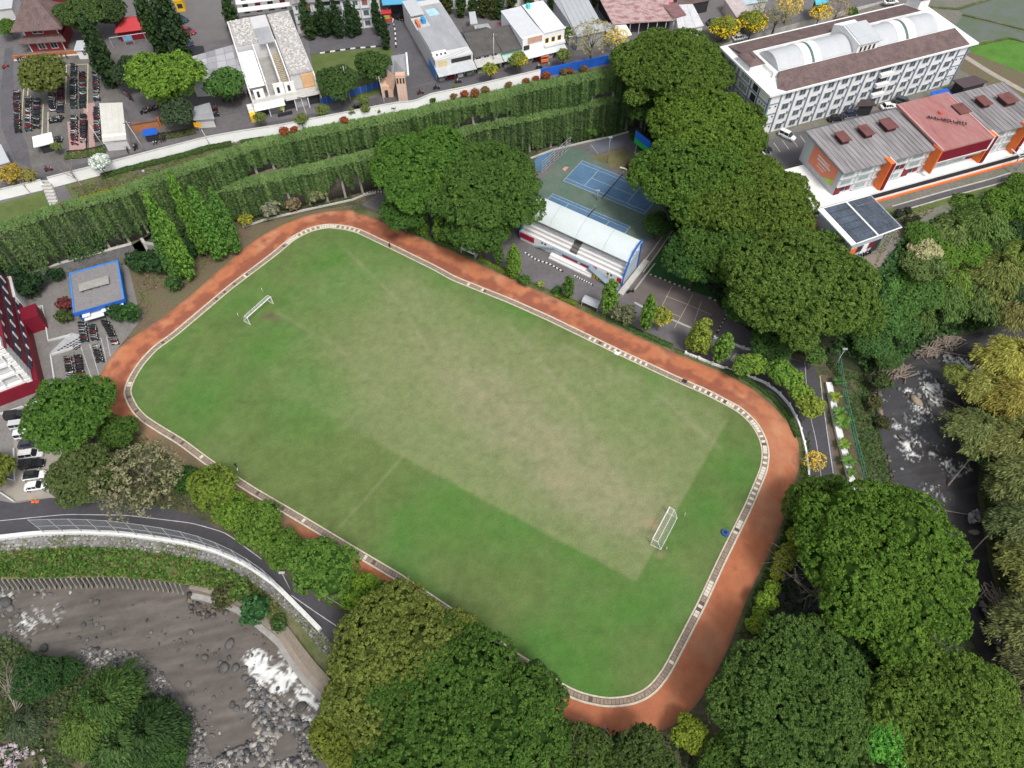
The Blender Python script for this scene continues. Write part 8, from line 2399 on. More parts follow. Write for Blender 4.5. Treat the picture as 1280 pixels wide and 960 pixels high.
# ================================================================== POLES
for (u, v, z, h_, ln, nm, lb, kw) in [
 (389, 161, ZU, 9, (-.6, 0), 'utility_pole', 'pale utility pole in front of the parapet at the roofless shophouses', dict(cross=True)),
 (439, 129, ZU, 10, (-.2, 0), 'utility_pole', 'pale utility pole by the blue fence of the lawn', dict(cross=True)),
 (483, 140, ZU, 9.5, (-.5, 0), 'utility_pole', 'pale utility pole left of the peach gate', dict(cross=True)),
 (617, 88, ZU, 10, (.2, 0), 'utility_pole', 'pale utility pole in front of the charcoal tiled shophouse', dict(cross=True)),
 (184, 193, ZU, 9, (-1.2, 0), 'utility_pole', 'pale leaning utility pole beside the blue tarpaulin roof', dict(cross=True)),
 (264, 184, ZU, 5, (-.6, 0), 'signal_pole', 'thin pole standing at the orange signboard', {}),
 (133, 188, ZU, 7, (-.8, 0), 'utility_pole', 'pole at the lower left corner of the cream parking shed', {}),
 (448, 100, ZU, 6, (0, 0), 'flag_pole', 'white flag pole on the school lawn', dict(r=.07, mat=WHITE)),
 (364, 739, 0, 6, (-.3, 1.0), 'street_lamp', 'street lamp at the edge of the river road beside the widest round tree', dict(head=True, r=.08)),
 (1041, 462, 0, 7, (0, 0), 'street_lamp', 'street lamp at the top of the lower road beside the green fence', dict(head=True, r=.08)),
 (968, 420, 0, 5, (0, 0), 'street_lamp', 'white lamp post against the dark trees at the road junction', dict(head=True, r=.09, mat=WHITE))]:
 pole(u, v, z, h_, lb, nm, 'pole' if 'lamp' not in nm else 'lamp post', lean=ln, **kw)
fl_ = [o for o in COL.objects if o.name.startswith('flag_pole')][0]
MB().box(0, 1.2, -.02, .02, 5.2, 5.6).build('flag_red', M('flag_red_cloth', (.6, .03, .03)), fl_)
MB().box(0, 1.2, -.02, .02, 4.8, 5.2).build('flag_white', WHITE, fl_)
# ================================================================== CARS
GLASSC = M('car_glass', (.02, .025, .03), rough=.1, spec=.8)
LAMP = M('head_lamp', (.8, .8, .75), rough=.2)
TAIL = M('tail_lamp', (.45, .02, .02), rough=.3)
CARS = {}
def car_kind(key, L, W, H, hood, boot, dark_roof=False):
 def loft(secs):
  mb = MB()
  n = len(secs[0])
  vs = [p for s_ in secs for p in s_]
  fs = []
  for i in range(len(secs) - 1):
   for j in range(n - 1):
    a = i * n + j
    fs.append((a, a + 1, a + n + 1, a + n))
  fs += [tuple(range(n)), tuple(range(len(vs) - n, len(vs)))]
  return mb.add(vs, fs)
 zb, zs = .22, H * .56
 xs_ = [(-L / 2, .80, zs * .86), (-L / 2 + .18, .94, zs * .96), (-L / 2 + boot, 1, zs), (L / 2 - hood, 1, zs), (L / 2 - .3, .94, zs * .84), (L / 2, .78, zs * .70)]
 secs = []
 for x, wf, z in xs_:
  w_ = W / 2 * wf
  secs.append([(x, -w_ * .92, zb), (x, -w_, zb + .15), (x, -w_, z * .82), (x, -w_ * .88, z), (x, w_ * .88, z), (x, w_, z * .82), (x, w_, zb + .15), (x, w_ * .92, zb)])
 body = loft(secs)
 body = body.mesh('car_body', CARPAINT, smooth=False)
 x0, x1 = -L / 2 + boot * .55, L / 2 - hood + .05
 cab = loft([[(x0, -W * .44, zs - .02), (x0 + .25 * (boot > .4) + .12, -W * .36, H - .05), (x0 + .25 * (boot > .4) + .12, W * .36, H - .05), (x0, W * .44, zs - .02)],
    [(x1, -W * .44, zs - .02), (x1 - .75, -W * .36, H - .05), (x1 - .75, W * .36, H - .05), (x1, W * .44, zs - .02)]]).mesh('car_glass_house', GLASSC)
 rx0, rx1 = x0 + .25 * (boot > .4) + .12, x1 - .72
 rmb = MB().box(rx0, rx1, -W * .375, W * .375, H - .06, H + .015)
 for px_ in (rx0 + .02, (rx0 + rx1) / 2, rx1 - .02):
  for s_ in (-1, 1):
   rmb.add([(px_ - .05, s_ * W * .45, zs), (px_ + .05, s_ * W * .45, zs), (px_ + .04, s_ * W * .372, H - .04), (px_ - .04, s_ * W * .372, H - .04)], [(0, 1, 2, 3)])
 roof = rmb.mesh('car_roof', GLASSC if dark_roof else CARPAINT)
 wh_ = MB().tube((0, -.11, 0), (0, .11, 0), .32, None, 12).mesh('car_wheel', RUBBER)
 rim = MB().tube((0, -.12, 0), (0, .12, 0), .18, None, 8).mesh('wheel_rim', METAL)
 hl = MB().box(-.05, .04, -.17, .17, -.07, .07).mesh('head_lamp', LAMP)
 tl = MB().box(-.04, .05, -.12, .12, -.12, .12).mesh('tail_lamp', TAIL)
 mir = MB().box(-.07, .07, -.1, .1, -.06, .06).mesh('mirror', CARPAINT)
 CARS[key] = (L, W, H, zs, hood, body, cab, roof, wh_, rim, hl, tl, mir)
car_kind('sedan', 4.4, 1.75, 1.42, 1.25, .95)
car_kind('mpv', 4.4, 1.72, 1.72, 1.0, .25)
car_kind('suv', 4.6, 1.82, 1.75, 1.15, .25)
car_kind('glasstop', 4.3, 1.75, 1.5, 1.15, .45, True)
def car(key, u, v, z, hd, col, lab, cat='car'):
 L, W, H, zs, hood, body, cab, roof, wh_, rim, hl, tl, mir = CARS[key]
 p = G(u, v, z)
 e = empty('parked_car', (p.x, p.y, z), math.radians(hd), lab, cat)
 link('body', body, e, color=col)
 link('windows', cab, e)
 link('car_roof', roof, e, color=col)
 for sx in (-L * .30, L * .31):
  for sy in (-W / 2 + .08, W / 2 - .08):
   w_ = link('wheel', wh_, e, (sx, sy, .32))
   link('rim', rim, w_)
 for s in (-1, 1):
  link('headlight', hl, e, (L / 2 - .04, s * W * .33, zs * .62), color=col)
  link('taillight', tl, e, (-L / 2 + .02, s * W * .36, zs * .70))
  link('mirror', mir, e, (L / 2 - hood - .25, s * (W / 2 + .05), zs + .02), color=col)
 return e
WH, SI, BK, DGY, NV = (.80, .80, .80), (.55, .56, .58), (.012, .012, .014), (.05, .055, .075), (.03, .04, .09)
for (k, u, v, hd, c, lb) in [('mpv', 22, 521, 10, BK, 'dark car nearest the red tower, at the top of the car row'), ('mpv', 28, 533, 10, SI, 'silver van partly under the large green tree'), ('suv', 35, 545, 10, (.72, .74, .76), 'pale car third from the top of the row by the apron'),
 ('sedan', 39, 556, 10, DGY, 'dark grey car between two pale ones in the row'), ('mpv', 41, 570, 10, (.70, .70, .71), 'boxy silver white car between the dark grey and the black one'), ('suv', 42, 582, 10, BK, 'black car between two white ones in the row'),
 ('glasstop', 44.5, 596, 10, WH, 'white car with dark roof, second from the bottom of the row'), ('sedan', 47.5, 609, 10, WH, 'white car at the bottom end of the row beside the road'), ('sedan', 103, 618, 82, NV, 'dark blue car under the tree at the edge of the river road')]:
 car(k, u, v, 0.03, hd, c, lb)
for (k, u, v, z, hd, c, lb) in [('mpv', 983, 172, ZR, -42, WH, 'white van on the car park before the white hotel'), ('sedan', 954, 186, ZR, -42, BK, 'black car hidden at the left edge of the hotel car park'), ('sedan', 1062, 144, ZR, 15, NV, 'dark blue car between the hotel and the orange office, left of the gazebo'),
        ('sedan', 1044, 150, ZR, 15, BK, 'black car in front of the hotel near the small hedge'), ('suv', 1128, 130, ZR, -30, (.05, .07, .08), 'dark green van between the gazebo and the blue tarpaulin'), ('sedan', 1110, 135, ZR, 10, WH, 'white car beside the gazebo'),
        ('sedan', 1113, 4, ZR + .8, 12, WH, 'white car on the road at the top right edge'), ('sedan', 924, 49, ZU - 1, 20, SI, 'silver car beneath the yellow flowering trees'), ('sedan', 236, 41, ZU, -20, (.28, .03, .05), 'dark red car on the grey yard below the yellow kiosk'),
        ('sedan', 227, 26, ZU, -20, (.02, .07, .07), 'dark green car beside the yellow kiosk'), ('sedan', 237, 54, ZU, -60, NV, 'dark blue car beside the grey warehouse corner'), ('sedan', 497, 23, ZU, -30, BK, 'black car on the entrance drive under the blue canopy'),
        ('sedan', 892, 30, ZU, 15, DGY, 'dark car at the corner of the upper grey yard')]:
 car(k, u, v, z + .02, hd, c, lb)
# ================================================================== MOTORCYCLES
def moto_mesh():
 mb = MB()
 for x in (-.62, .62):
  mb.tube((x, -.05, .28), (x, .05, .28), .28, None, 9, 0)
 # body loft: tail, seat, tank, front shield
 secs = [(-.85, .05, .62, .74), (-.55, .12, .50, .82), (-.1, .13, .42, .80), (.15, .09, .30, .56), (.38, .10, .32, .66), (.55, .17, .40, .95), (.66, .05, .62, 1.0)]
 vs, fs = [], []
 for x, w_, a, b in secs:
  vs += [(x, -w_ * .7, a), (x, -w_, (a + b) / 2), (x, -w_ * .6, b), (x, w_ * .6, b), (x, w_, (a + b) / 2), (x, w_ * .7, a)]
 for i in range(len(secs) - 1):
  for j in range(6):
   fs.append((i * 6 + j, i * 6 + (j + 1) % 6, (i + 1) * 6 + (j + 1) % 6, (i + 1) * 6 + j))
 mb.add(vs, fs, 1)
 mb.box(-.75, .05, -.13, .13, .80, .88, 0)
 mb.tube((.50, -.36, 1.02), (.50, .36, 1.02), .03, None, 4, 0)
 for s in (-1, 1):
  mb.tube((.52, s * .3, 1.0), (.56, s * .38, 1.22), .02, .06, 4, 0)
 mb.tube((.62, 0, .28), (.52, 0, 1.0), .05, None, 4, 0)
 mb.box(.62, .72, -.09, .09, .80, .95, 2)
 mb.box(-.92, -.85, -.08, .08, .62, .72, 0)
 return mb.mesh('motorcycle', [RUBBER, CARPAINT, LAMP])
MOTO = moto_mesh()
mr = random.Random(21)
MC = [(.02, .02, .022)] * 7 + [(.05, .055, .07)] * 3 + [(.02, .03, .10)] * 2 + [(.25, .02, .025)] * 2 + [(.35, .36, .38)] * 4 + [(.75, .75, .75)] * 2 + [(.02, .12, .14)]
MN = [0]
def moto(p, hd, col=None, lab=None, group=None):
 o = link('motorcycle', MOTO, None, p, (mr.uniform(-.12, -.04), 0, math.radians(hd + mr.uniform(-9, 9))), 1.0, col or mr.choice(MC))
 MN[0] += 1
 return tag(o, lab, 'motorcycle', group)
def moto_row(a, b, n, hd, z, lab, group, skip=0.06):
 A_, B2 = G(*a, z), G(*b, z)
 for i in range(n):
  if mr.random() < skip:
   continue
  p = A_.lerp(B2, (i + .5) / n) + Vector((mr.uniform(-.12, .12), mr.uniform(-.08, .08), .03))
  moto(p, hd + (180 if mr.random() < .12 else 0), None, lab, group)
g1, l1 = 'motorcycles packed in the left town lot', 'motorcycle in the %s of the town lot'
moto_row((22, 116), (24, 168), 19, 0, ZU, l1 % 'column nearest the lane', g1)
moto_row((37, 123), (37, 166), 15, 0, ZU, l1 % 'double column below the round olive tree', g1)
moto_row((47, 125), (47, 163), 14, 180, ZU, l1 % 'double column below the round olive tree', g1)
moto_row((66, 118), (67, 144), 10, 0, ZU, l1 % 'middle double column', g1)
moto_row((76, 104), (77, 143), 14, 180, ZU, l1 % 'middle double column', g1)
moto_row((64, 153), (80, 150), 12, 82, ZU, 'motorcycle of the short pale row below the middle columns of the lot', g1)
moto_row((93, 82), (93, 138), 21, 0, ZU, l1 % 'long double column right of the yellow line', g1)
moto_row((104, 92), (104, 137), 17, 180, ZU, l1 % 'long double column right of the yellow line', g1)
moto_row((94, 147), (94, 183), 14, 0, ZU, l1 % 'double column beside the pink paving', g1)
moto_row((105, 142), (105, 180), 14, 180, ZU, l1 % 'double column beside the pink paving', g1)
moto_row((120, 92), (122, 132), 12, 0, ZU, l1 % 'single column left of the cream shed', g1)
moto_row((122, 136), (123, 180), 13, 0, ZU, l1 % 'single column left of the cream shed', g1)
moto_row((22, 77), (94, 72), 20, 118, ZU, 'motorcycle parked at a slant along the terracotta garden wall', 'motorcycles along the terracotta wall', .3)
moto_row((70, 178), (80, 176), 6, 95, ZU, 'motorcycle standing right of the small white tent', 'motorcycles right of the white tent')
moto_row((158, 118), (166, 127), 5, 150, ZU, 'motorcycle standing right of the cream parking shed', 'motorcycles right of the cream shed')
moto_row((178, 142), (200, 135), 7, 70, ZU, 'motorcycle under the spreading bright green tree', 'motorcycles under the spreading tree')
moto_row((192, 180), (214, 172), 8, 110, ZU, 'motorcycle on the roadside before the terracotta wall', 'motorcycles on the roadside', .2)
moto_row((160, 190), (174, 184), 6, 110, ZU, 'motorcycle on the roadside right of the cream shed pole', 'motorcycles beside the cream shed pole', .2)
moto_row((278, 128), (312, 118), 9, 105, ZU, 'motorcycle parked before the grey warehouse', 'motorcycles before the grey warehouse', .15)
moto_row((268, 136), (271, 148), 5, 20, ZU, 'motorcycle parked right of the small grey kiosk', 'motorcycles right of the grey kiosk')
g2 = 'motorcycles of the lower left parking'
moto_row((104, 404), (107, 429), 11, 8, 0, 'motorcycle in the front column below the blue edged house', g2)
moto_row((116, 405), (120, 427), 9, 8, 0, 'motorcycle in the second column below the blue edged house', g2)
moto_row((132, 402), (146, 432), 13, 8, 0, 'motorcycle of the slanting column nearest the red track', g2)
moto_row((121, 433), (127, 455), 8, 8, 0, 'motorcycle of the short column between the two painted lines', g2)
moto_row((86, 447), (91, 480), 12, 8, 0, 'motorcycle in the left column of the lowest parking block', g2)
moto_row((98, 445), (104, 481), 13, 188, 0, 'motorcycle in the right column of the lowest parking block', g2)
moto_row((1056, 327), (1086, 314), 11, 115, ZR, 'motorcycle parked along the wall of the glass roofed building', 'motorcycles at the glass roofed building', .0)
print('motos', MN[0])
moto(G(788, 366), 10, (.02, .02, .02), 'lone black motorcycle on the grey ball court beside the grandstand')
moto(G(72, 601), 80, (.02, .02, .02), 'dark motorcycle between the white car and the mixed brownish tree')
moto(G(8, 85, ZU), 60, (.45, .04, .02), 'bright red motorcycle on the lane at the left edge')
for pts in ([(120, 427), (116, 405)], ):
 pass
for q_ in ([(101, 433), (119, 487)], [(112, 430), (124, 470)], [(126, 422), (133, 452)], [(133, 420), (138, 445)]):
 strip('bay_line', q_, .12, .03, LINE)
sheet('grid_paving', [(63, 440), (88, 416), (101, 418), (101, 432), (64, 443)], M('pale_grid', (.42, .43, .45), var=.15), .03)
me = MB().box(-.26, .26, -.16, .16, 0, .05).mesh('paver', DARK)
gr_ = empty('grid_paver_bed', tuple(G(80, 432)), 0, 'bed of pale blocks with dark cells between red tower and motorcycles', 'paving')
for i in range(9):
 for j in range(5):
  u, v = 70 + i * 3.7, 440 - i * 2.2 + j * 3.0 + (j % 2) * .5
  if v < 418 or v > 438:
   continue
  link('paver', me, gr_, G(u, v) - G(80, 432) + Vector((0, 0, .03)), (0, 0, math.radians(25)))
for q_, lb in (([(15, 388), (53, 382), (60, 425), (88, 418)], 'white parapet edge of the sunken entrance beside the red tower'), ([(62, 443), (91, 434)], 'white kerb between the grid paving and the lowest parking block'), ([(63, 443), (69, 483)], 'white wall on the left side of the lowest parking block'), ([(0, 517), (52, 500)], 'white wall between the red tower and the parked cars'), ([(-5, 594), (18, 600), (17, 560)], 'white kerb round the olive shrub tree at the left edge'), ([(-2, 614), (16, 626)], 'white kerb at the corner of the apron and the river road')):
 tag(wall_mb(GL(q_, .5), -.1, .55, .28).build('white_kerb', DIRTYWHITE), lb, 'kerb')
# ================================================================== PEOPLE
def figure(name, pose, shirt, pants):
 V = {'pel': (0, 0, .95), 'waist': (0, 0, 1.08), 'chest': (0, .0, 1.32), 'neck': (0, 0, 1.49), 'head': (0, .01, 1.60), 'top': (0, 0, 1.72)}
 if pose == 'stand':
  V.update({'hl': (.09, 0, .9), 'kl': (.11, .03, .50), 'al': (.12, -.0, .08), 'tl': (.13, .16, .03), 'hr': (-.09, 0, .9), 'kr': (-.10, .06, .50), 'ar': (-.11, .04, .08), 'tr': (-.12, .20, .03),
 'sl': (.19, 0, 1.42), 'el': (.25, -.02, 1.15), 'wl': (.27, .08, .92), 'sr': (-.19, 0, 1.42), 'er': (-.26, -.03, 1.15), 'wr': (-.25, .10, .93)})
 else:
  dz = -.17
  V = {k: (x, y + .14 * (z - .95), z + dz) for k, (x, y, z) in V.items()}
  V.update({'hl': (.11, .05, .76), 'kl': (.22, .42, .70), 'al': (.20, .34, .32), 'tl': (.20, .50, .28), 'hr': (-.11, .05, .76), 'kr': (-.22, .42, .70), 'ar': (-.20, .34, .32), 'tr': (-.20, .50, .28),
 'sl': (.19, .07, 1.26), 'el': (.27, .26, 1.04), 'wl': (.30, .48, 1.04), 'sr': (-.19, .07, 1.26), 'er': (-.27, .26, 1.04), 'wr': (-.30, .48, 1.04)})
 R = {'pel': .135, 'waist': .12, 'chest': .15, 'neck': .055, 'head': .095, 'top': .075, 'hl': .09, 'kl': .06, 'al': .042, 'tl': .04, 'sl': .06, 'el': .042, 'wl': .032}
 for k in list(R):
  if k.endswith('l') and k[:-1] + 'r' in V:
   R[k[:-1] + 'r'] = R[k]
 E_ = [('pel', 'waist'), ('waist', 'chest'), ('chest', 'neck'), ('neck', 'head'), ('head', 'top')] + [x for s in 'lr' for x in (('pel', 'h' + s), ('h' + s, 'k' + s), ('k' + s, 'a' + s), ('a' + s, 't' + s), ('chest', 's' + s), ('s' + s, 'e' + s), ('e' + s, 'w' + s))]
 ks = list(V)
 vv = [V[k] for k in ks]
 rad = [R.get(k, .05) for k in ks]
 ed = [(ks.index(a), ks.index(b)) for a, b in E_]
 for s, sg in (('l', 1), ('r', -1)):      # five short fingers
  w_ = Vector(V['w' + s])
  for j in range(5):
   fdir = Vector((sg * .02, .02 + .015 * (j - 2), -.08 + (.02 if j == 4 else 0))) if pose == 'stand' else Vector((sg * .01, .07, -.01 + .012 * (j - 2)))
   vv.append(tuple(w_ + fdir + Vector((0, .012 * (j - 2), 0))))
   rad.append(.011)
   ed.append((ks.index('w' + s), len(vv) - 1))
 me = bpy.data.meshes.new(name)
 me.from_pydata(vv, ed, [])
 ob = bpy.data.objects.new(name, me)
 COL.objects.link(ob)
 ob.modifiers.new('skin', 'SKIN')
 ob.modifiers.new('sub', 'SUBSURF').levels = 1
 for i, sv_ in enumerate(me.skin_vertices[0].data):
  sv_.radius = (rad[i], rad[i])
  sv_.use_root = i == 0
 dg = bpy.context.evaluated_depsgraph_get()
 out = bpy.data.meshes.new_from_object(ob.evaluated_get(dg))
 bpy.data.objects.remove(ob)
 SK = M('skin', (.32, .17, .10), rough=.6, var=.05)
 HR = M('hair', (.02, .015, .012), rough=.6)
 out.materials.clear()
 for m_ in (M('pants_' + pants[0], pants[1]), M('shirt_' + shirt[0], shirt[1]), SK, HR):
  out.materials.append(m_)
 nz_, pz_ = V['neck'][2], V['pel'][2]
 for p in out.polygons:
  c = p.center
  if c.z > nz_:
   p.material_index = 3 if (c.z > V['head'][2] + .03 or c.y < V['head'][1] - .03) else 2
  elif c.z > pz_ + .02 or (abs(c.x) > .17 and c.z > pz_ - .25 and pose == 'stand') or (abs(c.x) > .13 and c.z > .9):
   p.material_index = 1
   if math.dist(c, V['wl']) < .12 or math.dist(c, V['wr']) < .12:
    p.material_index = 2
  else:
   p.material_index = 0
 out.polygons.foreach_set('use_smooth', [True] * len(out.polygons))
 return out
FIG = {'dark': figure('person_dark', 'stand', ('navy', (.03, .035, .07)), ('black', (.02, .02, .025))),
 'white': figure('person_white', 'stand', ('white', (.75, .75, .73)), ('grey', (.25, .25, .28))),
 'red': figure('person_red', 'stand', ('dark_red', (.22, .03, .05)), ('black', (.02, .02, .025))),
 'ride': figure('rider_dark', 'sit', ('black', (.03, .03, .035)), ('navy2', (.04, .045, .08))),
 'ride2': figure('rider_pale', 'sit', ('pale', (.55, .52, .50)), ('black', (.02, .02, .025)))}
def person(k, u, v, z, hd, lab, dz=0.0):
 o = link('person', FIG[k], None, G(u, v, z) + Vector((0, 0, dz)), (0, 0, math.radians(hd)))
 return tag(o, lab, 'person')
person('dark', 487.5, 310, 0.12, 30, 'person in dark clothes standing on the kerb near the top bend of the track')
person('red', 80, 262, ZU + .5, 160, 'person in dark red top on the steps through the parapet')
person('dark', 84, 270, ZU, 150, 'person in dark clothes at the foot of the parapet steps')
person('white', 181.5, 219, ZU, 20, 'person in white on the path above the creeper wall')
person('dark', 296, 584, 0.03, 200, 'person in dark clothes at the lower left side line of the pitch')
person('white', 299, 590, 0.03, 100, 'person in white shirt beside the dark clothed one at the side line')
person('white', 686, 84, ZU, 90, 'person in white shirt walking by the orange stall before the white shophouse')
person('dark', 104, 600, .03, 0, 'person in dark clothes beside the parked dark blue car')
person('dark', 716, 170, 0, 60, 'person in dark clothes near the steel frame of the courts')
person('white', 1071, 343, ZR, 60, 'person in white on the brown paving below the glass roofed building')
ROADH = 18
for (u, v, k, c, lb) in [(526, 118, 'ride', (.25, .02, .02), 'riding past the peach gate on a red motorcycle'), (546, 112, 'ride', (.02, .02, .02), 'riding past the blue painted shop corner'), (573, 104, 'ride2', (.05, .05, .06), 'riding past the grey shophouse'),
 (445, 136, 'ride', (.02, .02, .02), 'riding along the blue fence'), (674, 86, 'ride2', (.02, .02, .02), 'riding before the white shophouse awning'), (62, 214, 'ride', (.3, .03, .03), 'riding at the lane corner near the stair')]:
 p = G(u, v, ZU + .03)
 moto(p, ROADH, c, 'motorcycle with a rider ' + lb)
 d = Vector((math.cos(math.radians(ROADH)), math.sin(math.radians(ROADH)), 0))
 o = link('person', FIG[k], None, p - d * .28 + Vector((0, 0, .10)), (0, 0, math.radians(ROADH - 90)))
 tag(o, 'person ' + lb, 'person')
# ================================================================== ROCKS
def rock_mesh(seed):
 rng = np.random.default_rng(seed)
 iv, fi = ico()
 q = iv.copy()
 for _ in range(5):
  n = rng.normal(size=3)
  n /= np.linalg.norm(n)
  d = q @ n
  q -= np.clip(d - rng.uniform(.55, .8), 0, 1)[:, None] * n * .9
 q *= 1 + rng.normal(size=(len(q), 1)) * .03
 q *= [1, .8, .62]
 return npmesh('boulder', q, fi, ROCKM, smooth=False)
ROCKM = M('boulder_stone', (1, 1, 1), rough=.7, var=.3, scale=1.4, obj_color=True, fine=5, fvar=.2)
RK = [rock_mesh(i) for i in range(5)]
rk_r = random.Random(31)
def rock(u, v, r, c=None, lab=None, group=None, z=ZW, st=1.0):
 p = G(u, v, z)
 R = r / 7.0
 o = link('boulder', rk_r.choice(RK), None, (p.x, p.y, z + R * .18), (rk_r.uniform(-.2, .2), rk_r.uniform(-.2, .2), rk_r.uniform(0, 6)), (R * st, R, R * rk_r.uniform(.8, 1.1)), c or rk_r.choice([(.115, .115, .11), (.15, .15, .145), (.09, .09, .088), (.13, .125, .12)]))
 return tag(o, lab, 'boulder', group)
for i, (x, y, r) in enumerate([(220, 415, 12), (330, 380, 9), (352, 388, 12), (305, 470, 12), (336, 470, 8), (352, 468, 9), (375, 480, 10), (248, 505, 8), (288, 515, 8), (318, 525, 7), (550, 495, 8), (540, 520, 7), (695, 498, 13), (655, 528, 9), (650, 562, 7), (660, 620, 7), (724, 548, 8),
 (745, 588, 13), (890, 625, 12), (893, 662, 13), (684, 685, 12), (65, 435, 11), (105, 530, 10), (832, 590, 10), (778, 735, 9), (845, 760, 12), (860, 775, 12), (890, 748, 10), (892, 780, 12), (765, 785, 8), (800, 605, 9), (930, 690, 10), (905, 705, 9),
 (38, 410, 14), (748, 706, 6), (840, 700, 5), (808, 718, 6), (618, 700, 7), (640, 720, 6), (575, 650, 7), (880, 815, 7), (740, 770, 7), (700, 720, 7), (520, 580, 6), (1010, 700, 8), (1060, 715, 7)]):
 rock(x / 2.909, 620 + y / 2.909, r / 2.909 * 1.15, lab='grey boulder standing in the brown water of the lower left river', group='boulders in the lower left river')
for (x, y, r, c, lb) in [(835, 540, 19, None, 'large round boulder above the foaming water'), (815, 630, 22, None, 'largest round boulder left of the foaming water'), (858, 628, 16, None, 'smooth grey boulder touching the left side of the foam'), (1098, 765, 20, (.085, .08, .075), 'dark round boulder below the foam near the embankment'),
 (975, 500, 22, (.10, .085, .075), 'brown boulder against the curved embankment'), (20, 388, 24, None, 'big boulder at the left edge below the pile wall'), (160, 555, 17, (.075, .075, .075), 'dark boulder beside the lower left bank'), (944, 850, 14, (.30, .25, .16), 'tan square boulder among the grey rubble'), (1160, 885, 15, None, 'long grey boulder at the bottom of the rapids')]:
 rock(x / 2.909, 620 + y / 2.909, r / 2.909 * 1.15, c, lb)
for (x, y, r, c, st, lb) in [(848, 390, 24, (.33, .27, .20), 1.5, 'tan elongated boulder in the rapids of the right river'), (720, 475, 27, (.16, .145, .13), 1.2, 'broad flat boulder left in the right river'), (704, 430, 15, (.25, .20, .15), 1.6, 'tan rock slab above the broad flat boulder'), (815, 360, 12, None, 1.3, 'grey rock above the tan elongated boulder'),
 (790, 660, 9, (.30, .30, .28), 1, 'pale small rock in the calm dark water'), (780, 340, 12, None, 1, 'rock below the left driftwood heap'), (803, 455, 12, None, 1, 'rock between the broad boulder and the rapids'), (755, 460, 8, (.3, .3, .3), 1, 'small pale rock beside the broad flat boulder'), (700, 360, 14, (.13, .10, .08), 1.2, 'brown rock at the left bank of the rapids'),
 (945, 310, 15, None, 1.2, 'rock in the middle of the rapids'), (790, 535, 16, (.11, .10, .095), 1.3, 'flat rock at the lower rapids'), (1078, 915, 16, (.20, .17, .14), 1.6, 'pale rock at the right bank in the narrow part'), (905, 400, 18, None, 1.2, 'dark rock right of the tan elongated boulder'), (660, 500, 12, None, 1, 'rock at the foot of the left bank shrubs')]:
 rock(880 + x / 3.2, 380 + y / 3.2, r / 3.2 * 1.1, c, lb, st=st)
def rubble(name, poly, z, n, rmin, rmax, cols, lab, seed, raw=None, cat='stones'):
 rng = np.random.default_rng(seed)
 P = np.array([[p.x, p.y] for p in (raw or GL(poly, z))])
 x0, y0 = P.min(0)
 x1, y1 = P.max(0)
 X, Y = x0 + rng.random(n * 3) * (x1 - x0), y0 + rng.random(n * 3) * (y1 - y0)
 k = inpoly(X, Y, P) & (fbm(X, Y, 4, seed) > .40)
 X, Y = X[k][:n], Y[k][:n]
 base = np.array([[1, 0, 0], [-1, 0, 0], [0, 1, 0], [0, -1, 0], [0, 0, 1], [0, 0, -1], [.6, .6, .3], [-.6, .6, .35], [-.6, -.6, .3], [.6, -.6, .35]])
 F0 = np.array([[4, 6, 7], [4, 7, 8], [4, 8, 9], [4, 9, 6], [0, 6, 9], [0, 2, 6], [2, 7, 6], [2, 1, 7], [1, 8, 7], [1, 3, 8], [3, 9, 8], [3, 0, 9]])
 F0 = F0[:, ::-1]
 m = len(X)
 R = rmin + (rmax - rmin) * rng.random(m) ** 2.6
 a = rng.random(m) * 6.28
 B0 = base[None] * (1 + rng.normal(size=(m, 10, 1)) * .14)
 x = (B0[:, :, 0] * np.cos(a)[:, None] - B0[:, :, 1] * .7 * np.sin(a)[:, None]) * R[:, None] + X[:, None]
 y = (B0[:, :, 0] * np.sin(a)[:, None] + B0[:, :, 1] * .7 * np.cos(a)[:, None]) * R[:, None] + Y[:, None]
 zz = B0[:, :, 2] * R[:, None] * .8 + (z + R * .1)[:, None]
 V = np.stack([x, y, zz], 2).reshape(-1, 3)
 F = (F0[None] + (np.arange(m) * 10)[:, None, None]).reshape(-1, 3)
 cc = np.repeat(np.array(cols)[rng.integers(0, len(cols), m)] * (0.7 + .6 * rng.random((m, 1))), 10, 0)
 o = link(name, npmesh(name, V, F, M('rubble_stone', (.1, .1, .1), rough=.8, var=.15, attr='col', fine=6), vcol=cc))
 return tag(o, lab, cat, kind='stuff')
GRC = [(.17, .165, .16), (.11, .11, .115), (.24, .225, .205), (.07, .07, .072), (.32, .30, .28)]
sheet('gravel_bar', [(60, 828), (95, 815), (120, 811), (165, 815), (198, 836), (225, 870), (245, 905), (262, 940), (300, 1010), (120, 1010)], M('wet_gravel', (.145, .135, .13), var=.3, scale=.8, fine=5, fvar=.4), ZW + .13)
sheet('river_bank', [(-60, 795), (10, 798), (50, 822), (90, 835), (150, 850), (200, 885), (228, 935), (240, 1010), (-60, 1010)], SCRUB, ZW + .3)
rubble('gravel', [(95, 813), (120, 810), (165, 815), (198, 836), (228, 870), (250, 905), (275, 945), (310, 1000), (235, 1000), (215, 920), (180, 870), (120, 845), (70, 830)], ZW + .15, 2600, .10, .50, GRC, 'grey gravel and cobbles along the lower left bank', 41)
rubble('rubble_field', [(312, 850), (330, 862), (355, 880), (385, 905), (415, 935), (430, 1000), (255, 1000), (268, 950), (300, 935), (322, 915), (312, 890)], ZW + .05, 1500, .15, .85, GRC, 'field of grey rubble in the shallow water below the foam', 42)
rubble('rubble_field', [(235, 880), (262, 895), (285, 930), (330, 945), (400, 960), (400, 1000), (270, 1000)], ZW + .02, 420, .10, .45, GRC, 'scattered cobbles in the shallow brown water at the bottom', 43)
